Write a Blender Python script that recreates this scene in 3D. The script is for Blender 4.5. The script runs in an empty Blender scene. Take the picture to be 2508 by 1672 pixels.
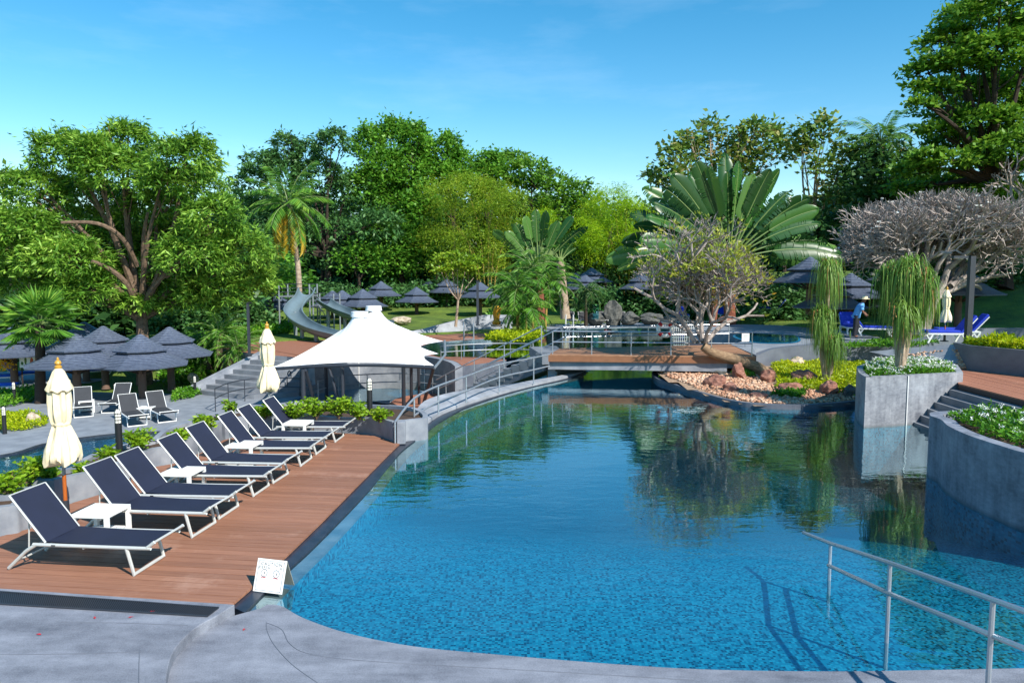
import bpy, bmesh, math, random
import numpy as np
from mathutils import Vector, Matrix, Euler, noise as mnoise
random.seed(7); RS = np.random.RandomState(11)
scene = bpy.context.scene
COL = scene.collection
PI = math.pi
# ------------------------------------------------------------------ camera, sky, sun, exposure
F, CX, CY, HOR, CAMZ = 1811.0, 1254.0, 836.0, 675.0, 3.5      # calibration of the photograph (2508 px wide)
PITCH = math.atan((CY - HOR) / F)
cam_d = bpy.data.cameras.new('camera'); cam = bpy.data.objects.new('camera', cam_d); COL.objects.link(cam)
cam_d.sensor_width = 36.0; cam_d.lens = 36.0 * F / 2508.0; cam_d.clip_end = 3000.0; cam_d.clip_start = 0.05
cam.location = (0, 0, CAMZ); cam.rotation_euler = (PI / 2 - PITCH, 0, 0)
scene.camera = cam
SUN_AZ, SUN_EL = math.radians(137.0), math.radians(41.0)      # sun behind the camera, to the right
world = bpy.data.worlds.new('World'); scene.world = world; world.use_nodes = True
wn, wl = world.node_tree.nodes, world.node_tree.links
bg = wn['Background']
sky = wn.new('ShaderNodeTexSky'); sky.sky_type = 'NISHITA'; sky.sun_disc = False
sky.sun_elevation = SUN_EL; sky.sun_rotation = SUN_AZ; sky.air_density = 1.0; sky.dust_density = 0.15; sky.ozone_density = 1.0
hs = wn.new('ShaderNodeHueSaturation'); hs.inputs['Hue'].default_value = 0.488; hs.inputs['Saturation'].default_value = 1.48; hs.inputs['Value'].default_value = 0.95
tc = wn.new('ShaderNodeTexCoord'); mp = wn.new('ShaderNodeMapping'); mp.inputs['Scale'].default_value = (1.6, 1.0, 7.0); mp.inputs['Rotation'].default_value = (0.0, 0.12, 0.3)
nz = wn.new('ShaderNodeTexNoise'); nz.inputs['Scale'].default_value = 1.7; nz.inputs['Detail'].default_value = 7.0; nz.inputs['Roughness'].default_value = 0.62
rp = wn.new('ShaderNodeValToRGB'); rp.color_ramp.elements[0].position = 0.52; rp.color_ramp.elements[1].position = 0.90
rp.color_ramp.elements[0].color = (0, 0, 0, 1); rp.color_ramp.elements[1].color = (0.12, 0.12, 0.12, 1)
mx = wn.new('ShaderNodeMix'); mx.data_type = 'RGBA'
wl.new(tc.outputs['Generated'], mp.inputs['Vector']); wl.new(mp.outputs['Vector'], nz.inputs['Vector']); wl.new(nz.outputs['Fac'], rp.inputs['Fac'])
wl.new(sky.outputs['Color'], hs.inputs['Color']); wl.new(hs.outputs['Color'], mx.inputs['A']); wl.new(rp.outputs['Color'], mx.inputs['Factor'])
mx.inputs['B'].default_value = (7.6, 8.6, 9.4, 1)               # thin cirrus
wl.new(mx.outputs['Result'], bg.inputs['Color']); bg.inputs['Strength'].default_value = 0.13
sd = bpy.data.lights.new('sun', 'SUN'); sd.energy = 4.5; sd.angle = math.radians(0.55); sd.color = (1.0, 0.945, 0.86)
sun = bpy.data.objects.new('sun', sd); COL.objects.link(sun)
sdir = Vector((math.sin(SUN_AZ) * math.cos(SUN_EL), math.cos(SUN_AZ) * math.cos(SUN_EL), math.sin(SUN_EL)))
sun.rotation_euler = sdir.to_track_quat('Z', 'Y').to_euler(); sun.location = (20, -20, 40)
vs = scene.view_settings; vs.view_transform = 'Standard'; vs.look = 'None'; vs.exposure = 0.60; vs.gamma = 1.0; vs.use_curve_mapping = False
scene.render.engine = 'CYCLES'
cy = scene.cycles; cy.use_denoising = True; cy.max_bounces = 7; cy.diffuse_bounces = 3; cy.glossy_bounces = 3; cy.transmission_bounces = 4; cy.transparent_max_bounces = 8
cy.caustics_reflective = False; cy.caustics_refractive = False; cy.sample_clamp_indirect = 6.0
# ------------------------------------------------------------------ pixel of the photograph -> point of the place
_c, _s = math.cos(PITCH), math.sin(PITCH)
def _ray(px, py):
    x = (px - CX) / F; y = -(py - CY) / F
    return Vector((x, _c + y * _s, -_s + y * _c))
def G(px, py, z=0.0):                                             # on the level z
    r = _ray(px, py); t = (z - CAMZ) / r.z
    return Vector((0, 0, CAMZ)) + r * t
def A(px, py, Y):                                                 # at the distance Y
    r = _ray(px, py)
    return Vector((0, 0, CAMZ)) + r * (Y / r.y)
def G2(px, py, z=0.0):
    p = G(px, py, z); return (p.x, p.y)
# ------------------------------------------------------------------ mesh helpers
def cr(pts, n=6, closed=False):                                   # Catmull-Rom through points
    P = [Vector(p) for p in pts]; m = len(P); out = []
    rng = range(m) if closed else range(m - 1)
    for i in rng:
        if closed: a, b, c_, d = P[(i - 1) % m], P[i], P[(i + 1) % m], P[(i + 2) % m]
        else: a, b, c_, d = P[max(i - 1, 0)], P[i], P[i + 1], P[min(i + 2, m - 1)]
        for k in range(n):
            t = k / n
            out.append(0.5 * ((2 * b) + (c_ - a) * t + (2 * a - 5 * b + 4 * c_ - d) * t * t + (3 * b - a - 3 * c_ + d) * t ** 3))
    if not closed: out.append(P[-1].copy())
    return out
def area2(poly):
    return 0.5 * sum(poly[i][0] * poly[(i + 1) % len(poly)][1] - poly[(i + 1) % len(poly)][0] * poly[i][1] for i in range(len(poly)))
def ccw(poly):
    return list(poly) if area2(poly) > 0 else list(reversed(poly))
def inset(poly, d):                                               # ccw polygon moved inwards by d
    n = len(poly); out = []
    for i in range(n):
        a, b, c_ = Vector(poly[i - 1][:2]), Vector(poly[i][:2]), Vector(poly[(i + 1) % n][:2])
        e1, e2 = (b - a), (c_ - b)
        if e1.length < 1e-6: e1 = e2
        if e2.length < 1e-6: e2 = e1
        e1.normalize(); e2.normalize()
        n1, n2 = Vector((-e1.y, e1.x)), Vector((-e2.y, e2.x)); m_ = n1 + n2
        if m_.length < 1e-4: m_ = n1
        m_.normalize(); k = max(0.5, m_.dot(n1)); q = b + m_ * (d / k); out.append((q.x, q.y))
    return out
def side_off(path, d):                                            # open plan path moved to its left by d
    out = []; n = len(path)
    for i in range(n):
        a = Vector(path[max(i - 1, 0)][:2]); b = Vector(path[min(i + 1, n - 1)][:2]); t = (b - a).normalized()
        dd = d(i / (n - 1)) if callable(d) else d
        out.append((path[i][0] - t.y * dd, path[i][1] + t.x * dd))
    return out
def inside(x, y, poly):
    r = False; n = len(poly); j = n - 1
    for i in range(n):
        xi, yi = poly[i][:2]; xj, yj = poly[j][:2]
        if (yi > y) != (yj > y) and x < (xj - xi) * (y - yi) / (yj - yi + 1e-12) + xi: r = not r
        j = i
    return r
def link(o, parent=None):
    COL.objects.link(o)
    if parent is not None: o.parent = parent
    return o
class MB:
    def __init__(s): s.v = []; s.f = []
    def add(s, v, f):
        k = len(s.v); s.v += [tuple(q) for q in v]; s.f += [tuple(i + k for i in g) for g in f]; return s
    def box(s, c, d, rz=0.0, rot=None):
        hx, hy, hz = d[0] / 2, d[1] / 2, d[2] / 2
        R = rot if rot is not None else Matrix.Rotation(rz, 3, 'Z'); c = Vector(c)
        v = [c + R @ Vector((x, y, z)) for x in (-hx, hx) for y in (-hy, hy) for z in (-hz, hz)]
        return s.add(v, [(0, 1, 3, 2), (4, 6, 7, 5), (0, 4, 5, 1), (2, 3, 7, 6), (0, 2, 6, 4), (1, 5, 7, 3)])
    def beam(s, p, q, w, h):
        p, q = Vector(p), Vector(q); d = q - p; L = d.length; x = d / L
        up = Vector((0, 0, 1)) if abs(x.z) < 0.95 else Vector((1, 0, 0)); y = up.cross(x).normalized(); z = x.cross(y)
        R = Matrix((x, y, z)).transposed(); return s.box((p + q) / 2, (L, w, h), rot=R)
    def tube(s, pts, r, n=8, cap=True):
        P = [Vector(p) for p in pts]; m = len(P); rr = list(r) if hasattr(r, '__len__') else [r] * m
        v = []; f = []; u = None
        for i in range(m):
            t = (P[min(i + 1, m - 1)] - P[max(i - 1, 0)])
            t = t.normalized() if t.length > 1e-9 else Vector((0, 0, 1))
            if u is None: u = t.orthogonal().normalized()
            else:
                u = u - t * u.dot(t); u = u.normalized() if u.length > 1e-6 else t.orthogonal().normalized()
            w = t.cross(u)
            for k in range(n):
                a = 2 * PI * k / n; v.append(P[i] + (u * math.cos(a) + w * math.sin(a)) * rr[i])
        for i in range(m - 1):
            for k in range(n): f.append((i * n + k, i * n + (k + 1) % n, (i + 1) * n + (k + 1) % n, (i + 1) * n + k))
        if cap: f.append(tuple(reversed(range(n)))); f.append(tuple(range((m - 1) * n, m * n)))
        return s.add(v, f)
    def prism(s, poly, z0, z1):
        P = ccw([tuple(q[:2]) for q in poly]); n = len(P)
        a = z0 if callable(z0) else (lambda x, y: z0); b = z1 if callable(z1) else (lambda x, y: z1)
        v = [(x, y, a(x, y)) for x, y in P] + [(x, y, b(x, y)) for x, y in P]
        f = [tuple(reversed(range(n))), tuple(range(n, 2 * n))] + [(i, (i + 1) % n, n + (i + 1) % n, n + i) for i in range(n)]
        return s.add(v, f)
    def sheet(s, poly, z):
        P = ccw([tuple(q[:2]) for q in poly]); return s.add([(x, y, z) for x, y in P], [tuple(range(len(P)))])
    def strip(s, a, b):                                           # quad strip between two equal paths of 3-D points
        n = len(a); return s.add(list(a) + list(b), [(i, i + 1, n + i + 1, n + i) for i in range(n - 1)])
    def lathe(s, prof, n=16, c=(0, 0, 0), mod=None):
        v = []; f = []; m = len(prof)
        for r, z in prof:
            for k in range(n):
                a = 2 * PI * k / n; q = r * (mod(a, z) if mod else 1.0); v.append((c[0] + q * math.cos(a), c[1] + q * math.sin(a), c[2] + z))
        for i in range(m - 1):
            for k in range(n): f.append((i * n + k, i * n + (k + 1) % n, (i + 1) * n + (k + 1) % n, (i + 1) * n + k))
        f.append(tuple(reversed(range(n)))); f.append(tuple(range((m - 1) * n, m * n)))
        return s.add(v, f)
    def rock(s, c, d, sub=2, amp=0.25, seed=0, flat=0.35):
        bm = bmesh.new(); bmesh.ops.create_icosphere(bm, subdivisions=sub, radius=1.0); off = Vector((seed * 7.3, seed * 3.1, seed * 1.7))
        pl = [(Vector((random.gauss(0, 1), random.gauss(0, 1), random.gauss(0, .8))).normalized(), random.uniform(.62, .86)) for _ in range(9)]
        for q in bm.verts:
            p = q.co.copy()
            for nn, dd in pl:
                e = p.dot(nn) - dd
                if e > 0: p -= nn * e * .92
            p *= 1 + amp * mnoise.noise(p * 2.1 + off) * .5
            q.co = p
        bm.verts.index_update(); c = Vector(c); rz = Matrix.Rotation(seed * 1.3, 3, 'Z')
        v = [c + rz @ Vector((q.co.x * d[0], q.co.y * d[1], q.co.z * d[2])) for q in bm.verts]
        f = [tuple(w.index for w in g.verts) for g in bm.faces]; bm.free(); return s.add(v, f)
    def build(s, name, mat, parent=None, smooth=False, bevel=0.0, local=False):
        me = bpy.data.meshes.new(name); off = Vector((0, 0, 0))
        if parent is not None and not local:
            off = parent.location.copy()
            if parent.parent is not None: off = off + parent.parent.location
        if off.length > 0: me.from_pydata([(x - off.x, y - off.y, z - off.z) for x, y, z in s.v], [], s.f)
        else: me.from_pydata(s.v, [], s.f)
        if mat is not None: me.materials.append(mat)
        if smooth:
            me.polygons.foreach_set('use_smooth', [True] * len(me.polygons))
            try: me.set_sharp_from_angle(angle=math.radians(42))
            except Exception: pass
        me.update(); o = bpy.data.objects.new(name, me); link(o, parent)
        if bevel > 0:
            b = o.modifiers.new('bevel', 'BEVEL'); b.width = bevel; b.segments = 2; b.limit_method = 'ANGLE'; b.angle_limit = math.radians(40)
        return o
def np_mesh(name, V, Q, mat, parent=None, smooth=False):          # big meshes: V (n,3), Q (m,4) arrays
    V = np.asarray(V, dtype=np.float32).reshape(-1, 3); Q = np.asarray(Q, dtype=np.int32)
    if parent is not None:
        off = parent.location.copy()
        if parent.parent is not None: off = off + parent.parent.location
        V = V - np.array(off, dtype=np.float32)
    me = bpy.data.meshes.new(name); k = Q.shape[1]
    me.vertices.add(len(V)); me.vertices.foreach_set('co', V.ravel())
    me.loops.add(Q.size); me.loops.foreach_set('vertex_index', Q.ravel())
    me.polygons.add(len(Q)); me.polygons.foreach_set('loop_start', np.arange(0, Q.size, k, dtype=np.int32))
    if smooth: me.polygons.foreach_set('use_smooth', np.ones(len(Q), dtype=bool))
    me.materials.append(mat); me.update(calc_edges=True); me.validate()
    return link(bpy.data.objects.new(name, me), parent)
def tag(o, label=None, cat=None, group=None, kind=None):
    if label: o['label'] = label
    if cat: o['category'] = cat
    if group: o['group'] = group
    if kind: o['kind'] = kind
    return o
def thing(name, label, cat, loc=(0, 0, 0), rz=0.0, group=None):
    o = bpy.data.objects.new(name, None); o.empty_display_size = 0.2; link(o); o.location = loc; o.rotation_euler = (0, 0, rz)
    return tag(o, label, cat, group)
def dup(root, loc, rz=0.0, label=None, scale=None):               # a thing with copies of its parts and sub-parts
    r = root.copy(); COL.objects.link(r); r.location = loc; r.rotation_euler = (0, 0, rz)
    if label: r['label'] = label
    if scale: r.scale = (scale, scale, scale)
    for ch in list(root.children):
        c_ = ch.copy(); COL.objects.link(c_); c_.parent = r
        for g in list(ch.children):
            d = g.copy(); COL.objects.link(d); d.parent = c_
    return r
def struct(o): return tag(o, kind='structure')
# ------------------------------------------------------------------ materials
def lin(r, g, b, k=1.0):
    f = lambda u: (u / 255 / 12.92) if u / 255 <= 0.04045 else ((u / 255 + 0.055) / 1.055) ** 2.4
    return (f(r) * k, f(g) * k, f(b) * k, 1.0)
def nodes(name):
    m = bpy.data.materials.new(name); m.use_nodes = True; return m, m.node_tree.nodes, m.node_tree.links, m.node_tree.nodes['Principled BSDF']
def MT(name, col, rough=0.6, var=0.15, scale=6.0, bump=0.0, bscale=40.0, metal=0.0, col2=None, stretch=None, spec=0.5, detail=5.0, contrast=(0.3, 0.7)):
    m, n, l, b = nodes(name)
    g = n.new('ShaderNodeNewGeometry'); src = g.outputs['Position']
    if stretch:
        mpn = n.new('ShaderNodeMapping'); mpn.inputs['Scale'].default_value = stretch[:3]
        if len(stretch) > 3: mpn.inputs['Rotation'].default_value = (0, 0, stretch[3])
        l.new(src, mpn.inputs['Vector']); src = mpn.outputs['Vector']
    t = n.new('ShaderNodeTexNoise'); t.inputs['Scale'].default_value = scale; t.inputs['Detail'].default_value = detail; t.inputs['Roughness'].default_value = 0.6
    l.new(src, t.inputs['Vector']); r = n.new('ShaderNodeValToRGB'); l.new(t.outputs['Fac'], r.inputs['Fac'])
    c2 = col2 or tuple(min(1, x * (1 + var)) for x in col[:3]) + (1,); c1 = col if col2 else tuple(x * (1 - var) for x in col[:3]) + (1,)
    r.color_ramp.elements[0].color = c1; r.color_ramp.elements[1].color = c2; r.color_ramp.elements[0].position, r.color_ramp.elements[1].position = contrast
    l.new(r.outputs['Color'], b.inputs['Base Color']); b.inputs['Roughness'].default_value = rough; b.inputs['Metallic'].default_value = metal
    b.inputs['Specular IOR Level'].default_value = spec
    if bump:
        t2 = n.new('ShaderNodeTexNoise'); t2.inputs['Scale'].default_value = bscale; t2.inputs['Detail'].default_value = 3.0
        l.new(src, t2.inputs['Vector']); bp = n.new('ShaderNodeBump'); bp.inputs['Strength'].default_value = bump; bp.inputs['Distance'].default_value = 0.02
        l.new(t2.outputs['Fac'], bp.inputs['Height']); l.new(bp.outputs['Normal'], b.inputs['Normal'])
    return m
def LEAF(name, stops, trans=0.28, rough=0.45, spec=0.32, by='island', gain=1.0, tone=0.4):         # colour differs from leaf to leaf
    m, n, l, b = nodes(name)
    g = n.new('ShaderNodeNewGeometry'); r = n.new('ShaderNodeValToRGB'); ns_ = n.new('ShaderNodeTexNoise'); ns_.inputs['Scale'].default_value = 0.55; ns_.inputs['Detail'].default_value = 3.0; l.new(g.outputs['Position'], ns_.inputs['Vector']); mr_ = n.new('ShaderNodeMapRange'); mr_.inputs['From Min'].default_value = .3; mr_.inputs['From Max'].default_value = .7; l.new(ns_.outputs['Fac'], mr_.inputs['Value'])
    mf = n.new('ShaderNodeMix'); mf.data_type = 'FLOAT'; mf.inputs['Factor'].default_value = tone; l.new((n.new('ShaderNodeObjectInfo').outputs['Random'] if by == 'obj' else g.outputs['Random Per Island']), mf.inputs['A']); l.new(mr_.outputs[0], mf.inputs['B']); l.new(mf.outputs['Result'], r.inputs['Fac'])
    e = r.color_ramp.elements
    while len(e) < len(stops): e.new(0.5)
    for i, (p, c_) in enumerate(stops): e[i].position = p; e[i].color = tuple(x * gain for x in c_[:3]) + (1,)
    l.new(r.outputs['Color'], b.inputs['Base Color']); b.inputs['Roughness'].default_value = rough; b.inputs['Specular IOR Level'].default_value = spec
    tr = n.new('ShaderNodeBsdfTranslucent'); hsn = n.new('ShaderNodeHueSaturation'); hsn.inputs['Hue'].default_value = 0.485; hsn.inputs['Value'].default_value = 1.5
    l.new(r.outputs['Color'], hsn.inputs['Color']); l.new(hsn.outputs['Color'], tr.inputs['Color'])
    mxs = n.new('ShaderNodeMixShader'); mxs.inputs[0].default_value = trans
    l.new(b.outputs[0], mxs.inputs[1]); l.new(tr.outputs[0], mxs.inputs[2]); l.new(mxs.outputs[0], n['Material Output'].inputs['Surface'])
    return m
def WATER(name, tint, scale, bump, stretch=(1, 1, 1), absorb=None):
    m, n, l, b = nodes(name); n.remove(b)
    g = n.new('ShaderNodeNewGeometry'); mpn = n.new('ShaderNodeMapping'); mpn.inputs['Scale'].default_value = stretch; l.new(g.outputs['Position'], mpn.inputs['Vector'])
    t = n.new('ShaderNodeTexNoise'); t.inputs['Scale'].default_value = scale; t.inputs['Detail'].default_value = 3.0; t.inputs['Roughness'].default_value = 0.5; t.inputs['Distortion'].default_value = 0.6
    l.new(mpn.outputs['Vector'], t.inputs['Vector'])
    t3 = n.new('ShaderNodeTexNoise'); t3.inputs['Scale'].default_value = scale * 0.23; t3.inputs['Detail'].default_value = 2.0; l.new(mpn.outputs['Vector'], t3.inputs['Vector'])
    t4 = n.new('ShaderNodeTexNoise'); t4.inputs['Scale'].default_value = 0.16; t4.inputs['Detail'].default_value = 1.0; l.new(g.outputs['Position'], t4.inputs['Vector'])
    r4 = n.new('ShaderNodeMapRange'); r4.inputs['From Min'].default_value = 0.38; r4.inputs['From Max'].default_value = 0.62; r4.inputs['To Min'].default_value = 0.35; r4.inputs['To Max'].default_value = 1.0
    l.new(t4.outputs['Fac'], r4.inputs['Value'])
    ad = n.new('ShaderNodeMath'); ad.operation = 'MULTIPLY_ADD'; ad.inputs[1].default_value = 2.2; l.new(t3.outputs['Fac'], ad.inputs[0]); l.new(t.outputs['Fac'], ad.inputs[2])
    mu = n.new('ShaderNodeMath'); mu.operation = 'MULTIPLY'; l.new(ad.outputs[0], mu.inputs[0]); l.new(r4.outputs[0], mu.inputs[1])
    bp = n.new('ShaderNodeBump'); bp.inputs['Strength'].default_value = bump; bp.inputs['Distance'].default_value = 0.05; l.new(mu.outputs[0], bp.inputs['Height'])
    dt_ = n.new('ShaderNodeVectorMath'); dt_.operation = 'DOT_PRODUCT'; l.new(g.outputs['Incoming'], dt_.inputs[0]); l.new(bp.outputs['Normal'], dt_.inputs[1])
    ab_ = n.new('ShaderNodeMath'); ab_.operation = 'ABSOLUTE'; l.new(dt_.outputs['Value'], ab_.inputs[0]); om = n.new('ShaderNodeMath'); om.operation = 'SUBTRACT'; om.use_clamp = True; om.inputs[0].default_value = 1.0; l.new(ab_.outputs[0], om.inputs[1])
    pw = n.new('ShaderNodeMath'); pw.operation = 'POWER'; pw.inputs[1].default_value = 2.6; l.new(om.outputs[0], pw.inputs[0]); fr = n.new('ShaderNodeMath'); fr.operation = 'MULTIPLY_ADD'; fr.inputs[1].default_value = 0.92; fr.inputs[2].default_value = 0.06; l.new(pw.outputs[0], fr.inputs[0])
    gl = n.new('ShaderNodeBsdfGlossy'); gl.inputs['Roughness'].default_value = 0.012; gl.inputs['Color'].default_value = (.74, .95, 1, 1); l.new(bp.outputs['Normal'], gl.inputs['Normal'])
    tr = n.new('ShaderNodeBsdfTransparent'); tr.inputs['Color'].default_value = tint
    mxs = n.new('ShaderNodeMixShader'); l.new(fr.outputs[0], mxs.inputs[0]); l.new(tr.outputs[0], mxs.inputs[1]); l.new(gl.outputs[0], mxs.inputs[2])
    l.new(mxs.outputs[0], n['Material Output'].inputs['Surface'])
    if absorb: va = n.new('ShaderNodeVolumeAbsorption'); va.inputs['Color'].default_value = absorb; va.inputs['Density'].default_value = 1.0; l.new(va.outputs[0], n['Material Output'].inputs['Volume'])
    return m
def MOSAIC(name, size, cols, axes=(1, 1, 0)):                                     # small glass tiles with grout
    m, n, l, b = nodes(name)
    g = n.new('ShaderNodeNewGeometry'); w = n.new('ShaderNodeTexNoise'); w.inputs['Scale'].default_value = 5.0; w.inputs['Detail'].default_value = 1.0
    l.new(g.outputs['Position'], w.inputs['Vector'])
    sb = n.new('ShaderNodeVectorMath'); sb.operation = 'SUBTRACT'; sb.inputs[1].default_value = (.5, .5, .5); l.new(w.outputs['Color'], sb.inputs[0])
    sc = n.new('ShaderNodeVectorMath'); sc.operation = 'SCALE'; sc.inputs['Scale'].default_value = 0.035; l.new(sb.outputs[0], sc.inputs[0])
    ad = n.new('ShaderNodeVectorMath'); ad.operation = 'ADD'; l.new(g.outputs['Position'], ad.inputs[0]); l.new(sc.outputs[0], ad.inputs[1])
    dv = n.new('ShaderNodeVectorMath'); dv.operation = 'SCALE'; dv.inputs['Scale'].default_value = 1.0 / size; l.new(ad.outputs[0], dv.inputs[0])
    if axes == 'wall':
        s3 = n.new('ShaderNodeSeparateXYZ'); l.new(dv.outputs[0], s3.inputs[0]); a3 = n.new('ShaderNodeMath'); a3.operation = 'MULTIPLY_ADD'; a3.inputs[1].default_value = .8; l.new(s3.outputs[1], a3.inputs[0]); l.new(s3.outputs[0], a3.inputs[2]); mk = n.new('ShaderNodeCombineXYZ'); l.new(a3.outputs[0], mk.inputs[0]); l.new(s3.outputs[2], mk.inputs[1])
    else: mk = n.new('ShaderNodeVectorMath'); mk.operation = 'MULTIPLY'; mk.inputs[1].default_value = axes; l.new(dv.outputs[0], mk.inputs[0])
    fl = n.new('ShaderNodeVectorMath'); fl.operation = 'FLOOR'; l.new(mk.outputs[0], fl.inputs[0])
    wn_ = n.new('ShaderNodeTexWhiteNoise'); l.new(fl.outputs[0], wn_.inputs['Vector'])
    r = n.new('ShaderNodeValToRGB'); r.color_ramp.interpolation = 'CONSTANT'; l.new(wn_.outputs['Value'], r.inputs['Fac']); e = r.color_ramp.elements
    while len(e) < len(cols): e.new(0.5)
    for i, (p, c_) in enumerate(cols): e[i].position = p; e[i].color = c_
    fc = n.new('ShaderNodeVectorMath'); fc.operation = 'FRACTION'; l.new(mk.outputs[0], fc.inputs[0]); sx = n.new('ShaderNodeSeparateXYZ'); l.new(fc.outputs[0], sx.inputs[0])
    mn = n.new('ShaderNodeMath'); mn.operation = 'MINIMUM'; l.new(sx.outputs[0], mn.inputs[0]); l.new(sx.outputs[1], mn.inputs[1])
    gt = n.new('ShaderNodeMath'); gt.operation = 'GREATER_THAN'; gt.inputs[1].default_value = 0.12; l.new(mn.outputs[0], gt.inputs[0])
    mxn = n.new('ShaderNodeMix'); mxn.data_type = 'RGBA'; mxn.inputs['A'].default_value = lin(58, 120, 150); l.new(gt.outputs[0], mxn.inputs['Factor']); l.new(r.outputs['Color'], mxn.inputs['B'])
    l.new(mxn.outputs['Result'], b.inputs['Base Color']); b.inputs['Roughness'].default_value = 0.5; b.inputs['Specular IOR Level'].default_value = 0.1
    return m
M = {}
M['concrete'] = MT('grey_concrete', lin(122, 126, 132), 0.75, 0.0, 1.6, 0.12, 60, col2=lin(164, 168, 174))
M['pave'] = MT('foreground_concrete', lin(96, 100, 110), 0.7, 0.0, 1.1, 0.15, 120, col2=lin(146, 150, 160), stretch=(0.6, 2.4, 1.0, 0.15), contrast=(0.25, 0.75))
def PAVE():
    m, n, l, b = nodes('foreground_concrete'); g = n.new('ShaderNodeNewGeometry')
    mpn = n.new('ShaderNodeMapping'); mpn.inputs['Scale'].default_value = (.6, 2.2, 1); mpn.inputs['Rotation'].default_value = (0, 0, .15); l.new(g.outputs['Position'], mpn.inputs['Vector'])
    def nz_(sc, de, ro, src): t = n.new('ShaderNodeTexNoise'); t.inputs['Scale'].default_value = sc; t.inputs['Detail'].default_value = de; t.inputs['Roughness'].default_value = ro; l.new(src, t.inputs['Vector']); return t.outputs['Fac']
    a = nz_(1.3, 6, .65, mpn.outputs['Vector']); c_ = nz_(70, 4, .8, g.outputs['Position']); d = nz_(4.5, 6, .7, g.outputs['Position'])
    m1 = n.new('ShaderNodeMath'); m1.operation = 'MULTIPLY_ADD'; m1.inputs[1].default_value = .8; l.new(c_, m1.inputs[0]); l.new(a, m1.inputs[2]); m2 = n.new('ShaderNodeMath'); m2.operation = 'MULTIPLY_ADD'; m2.inputs[1].default_value = .5; l.new(d, m2.inputs[0]); l.new(m1.outputs[0], m2.inputs[2])
    r = n.new('ShaderNodeValToRGB'); e = r.color_ramp.elements; e[0].position = .72; e[0].color = lin(74, 78, 88); e[1].position = 1.32; e[1].color = lin(158, 162, 172); dv_ = n.new('ShaderNodeMath'); dv_.operation = 'MULTIPLY'; dv_.inputs[1].default_value = .635; l.new(m2.outputs[0], dv_.inputs[0]); e[0].position = .50; e[1].position = .96
    l.new(dv_.outputs[0], r.inputs['Fac']); l.new(r.outputs['Color'], b.inputs['Base Color']); b.inputs['Roughness'].default_value = .72; bp = n.new('ShaderNodeBump'); bp.inputs['Strength'].default_value = .35; bp.inputs['Distance'].default_value = .01; l.new(c_, bp.inputs['Height']); l.new(bp.outputs['Normal'], b.inputs['Normal']); return m
M['pave'] = PAVE()
def WALLM(name, c1, c2, c3):                                       # trowel marks, damp streaks and a mineral line above the water
    m, n, l, b = nodes(name); g = n.new('ShaderNodeNewGeometry')
    def nz_(sc, de, ro, stretch): mpn = n.new('ShaderNodeMapping'); mpn.inputs['Scale'].default_value = stretch; l.new(g.outputs['Position'], mpn.inputs['Vector']); t = n.new('ShaderNodeTexNoise'); t.inputs['Scale'].default_value = sc; t.inputs['Detail'].default_value = de; t.inputs['Roughness'].default_value = ro; l.new(mpn.outputs['Vector'], t.inputs['Vector']); return t.outputs['Fac']
    a = nz_(1.8, 7, .68, (1, 1, 1)); s = nz_(2.2, 5, .6, (3.2, 3.2, .25)); h = nz_(9, 5, .7, (1, 1, 2.2))
    m1 = n.new('ShaderNodeMath'); m1.operation = 'MULTIPLY_ADD'; m1.inputs[1].default_value = .5; l.new(s, m1.inputs[0]); l.new(a, m1.inputs[2]); m2 = n.new('ShaderNodeMath'); m2.operation = 'MULTIPLY_ADD'; m2.inputs[1].default_value = .45; l.new(h, m2.inputs[0]); l.new(m1.outputs[0], m2.inputs[2])
    dv_ = n.new('ShaderNodeMath'); dv_.operation = 'MULTIPLY'; dv_.inputs[1].default_value = .51; l.new(m2.outputs[0], dv_.inputs[0]); r = n.new('ShaderNodeValToRGB'); e = r.color_ramp.elements; e[0].position = .38; e[0].color = c1; e[1].position = .63; e[1].color = c2; l.new(dv_.outputs[0], r.inputs['Fac'])
    sx = n.new('ShaderNodeSeparateXYZ'); l.new(g.outputs['Position'], sx.inputs[0]); mr = n.new('ShaderNodeMapRange'); mr.inputs['From Min'].default_value = .015; mr.inputs['From Max'].default_value = .07; mr.inputs['To Min'].default_value = .8; mr.inputs['To Max'].default_value = 0; l.new(sx.outputs[2], mr.inputs['Value']); ad = n.new('ShaderNodeMath'); ad.operation = 'MULTIPLY'; l.new(mr.outputs[0], ad.inputs[0]); l.new(h, ad.inputs[1])
    mxn = n.new('ShaderNodeMix'); mxn.data_type = 'RGBA'; l.new(ad.outputs[0], mxn.inputs['Factor']); l.new(r.outputs['Color'], mxn.inputs['A']); mxn.inputs['B'].default_value = c3
    l.new(mxn.outputs['Result'], b.inputs['Base Color']); b.inputs['Roughness'].default_value = .62; bp = n.new('ShaderNodeBump'); bp.inputs['Strength'].default_value = .18; bp.inputs['Distance'].default_value = .02; l.new(dv_.outputs[0], bp.inputs['Height']); l.new(bp.outputs['Normal'], b.inputs['Normal']); return m
M['tubwall'] = WALLM('weathered_planter_concrete', lin(98, 102, 110), lin(172, 176, 181), lin(66, 70, 66)); M['tubwall2'] = WALLM('weathered_round_planter', lin(92, 98, 110), lin(156, 162, 174), lin(56, 60, 62))
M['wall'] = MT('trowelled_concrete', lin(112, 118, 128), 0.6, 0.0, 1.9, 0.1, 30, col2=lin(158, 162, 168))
M['dwall'] = MT('dark_and_shaded_concrete', lin(84, 90, 102), 0.6, 0.0, 1.6, 0.1, 30, col2=lin(112, 118, 128))  # darker concrete; on terrace block and garden wall it carries painted shade
M['path'] = MT('grey_path', lin(116, 122, 130), 0.8, 0.0, 2.0, 0.08, 50, col2=lin(142, 148, 155))
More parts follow.
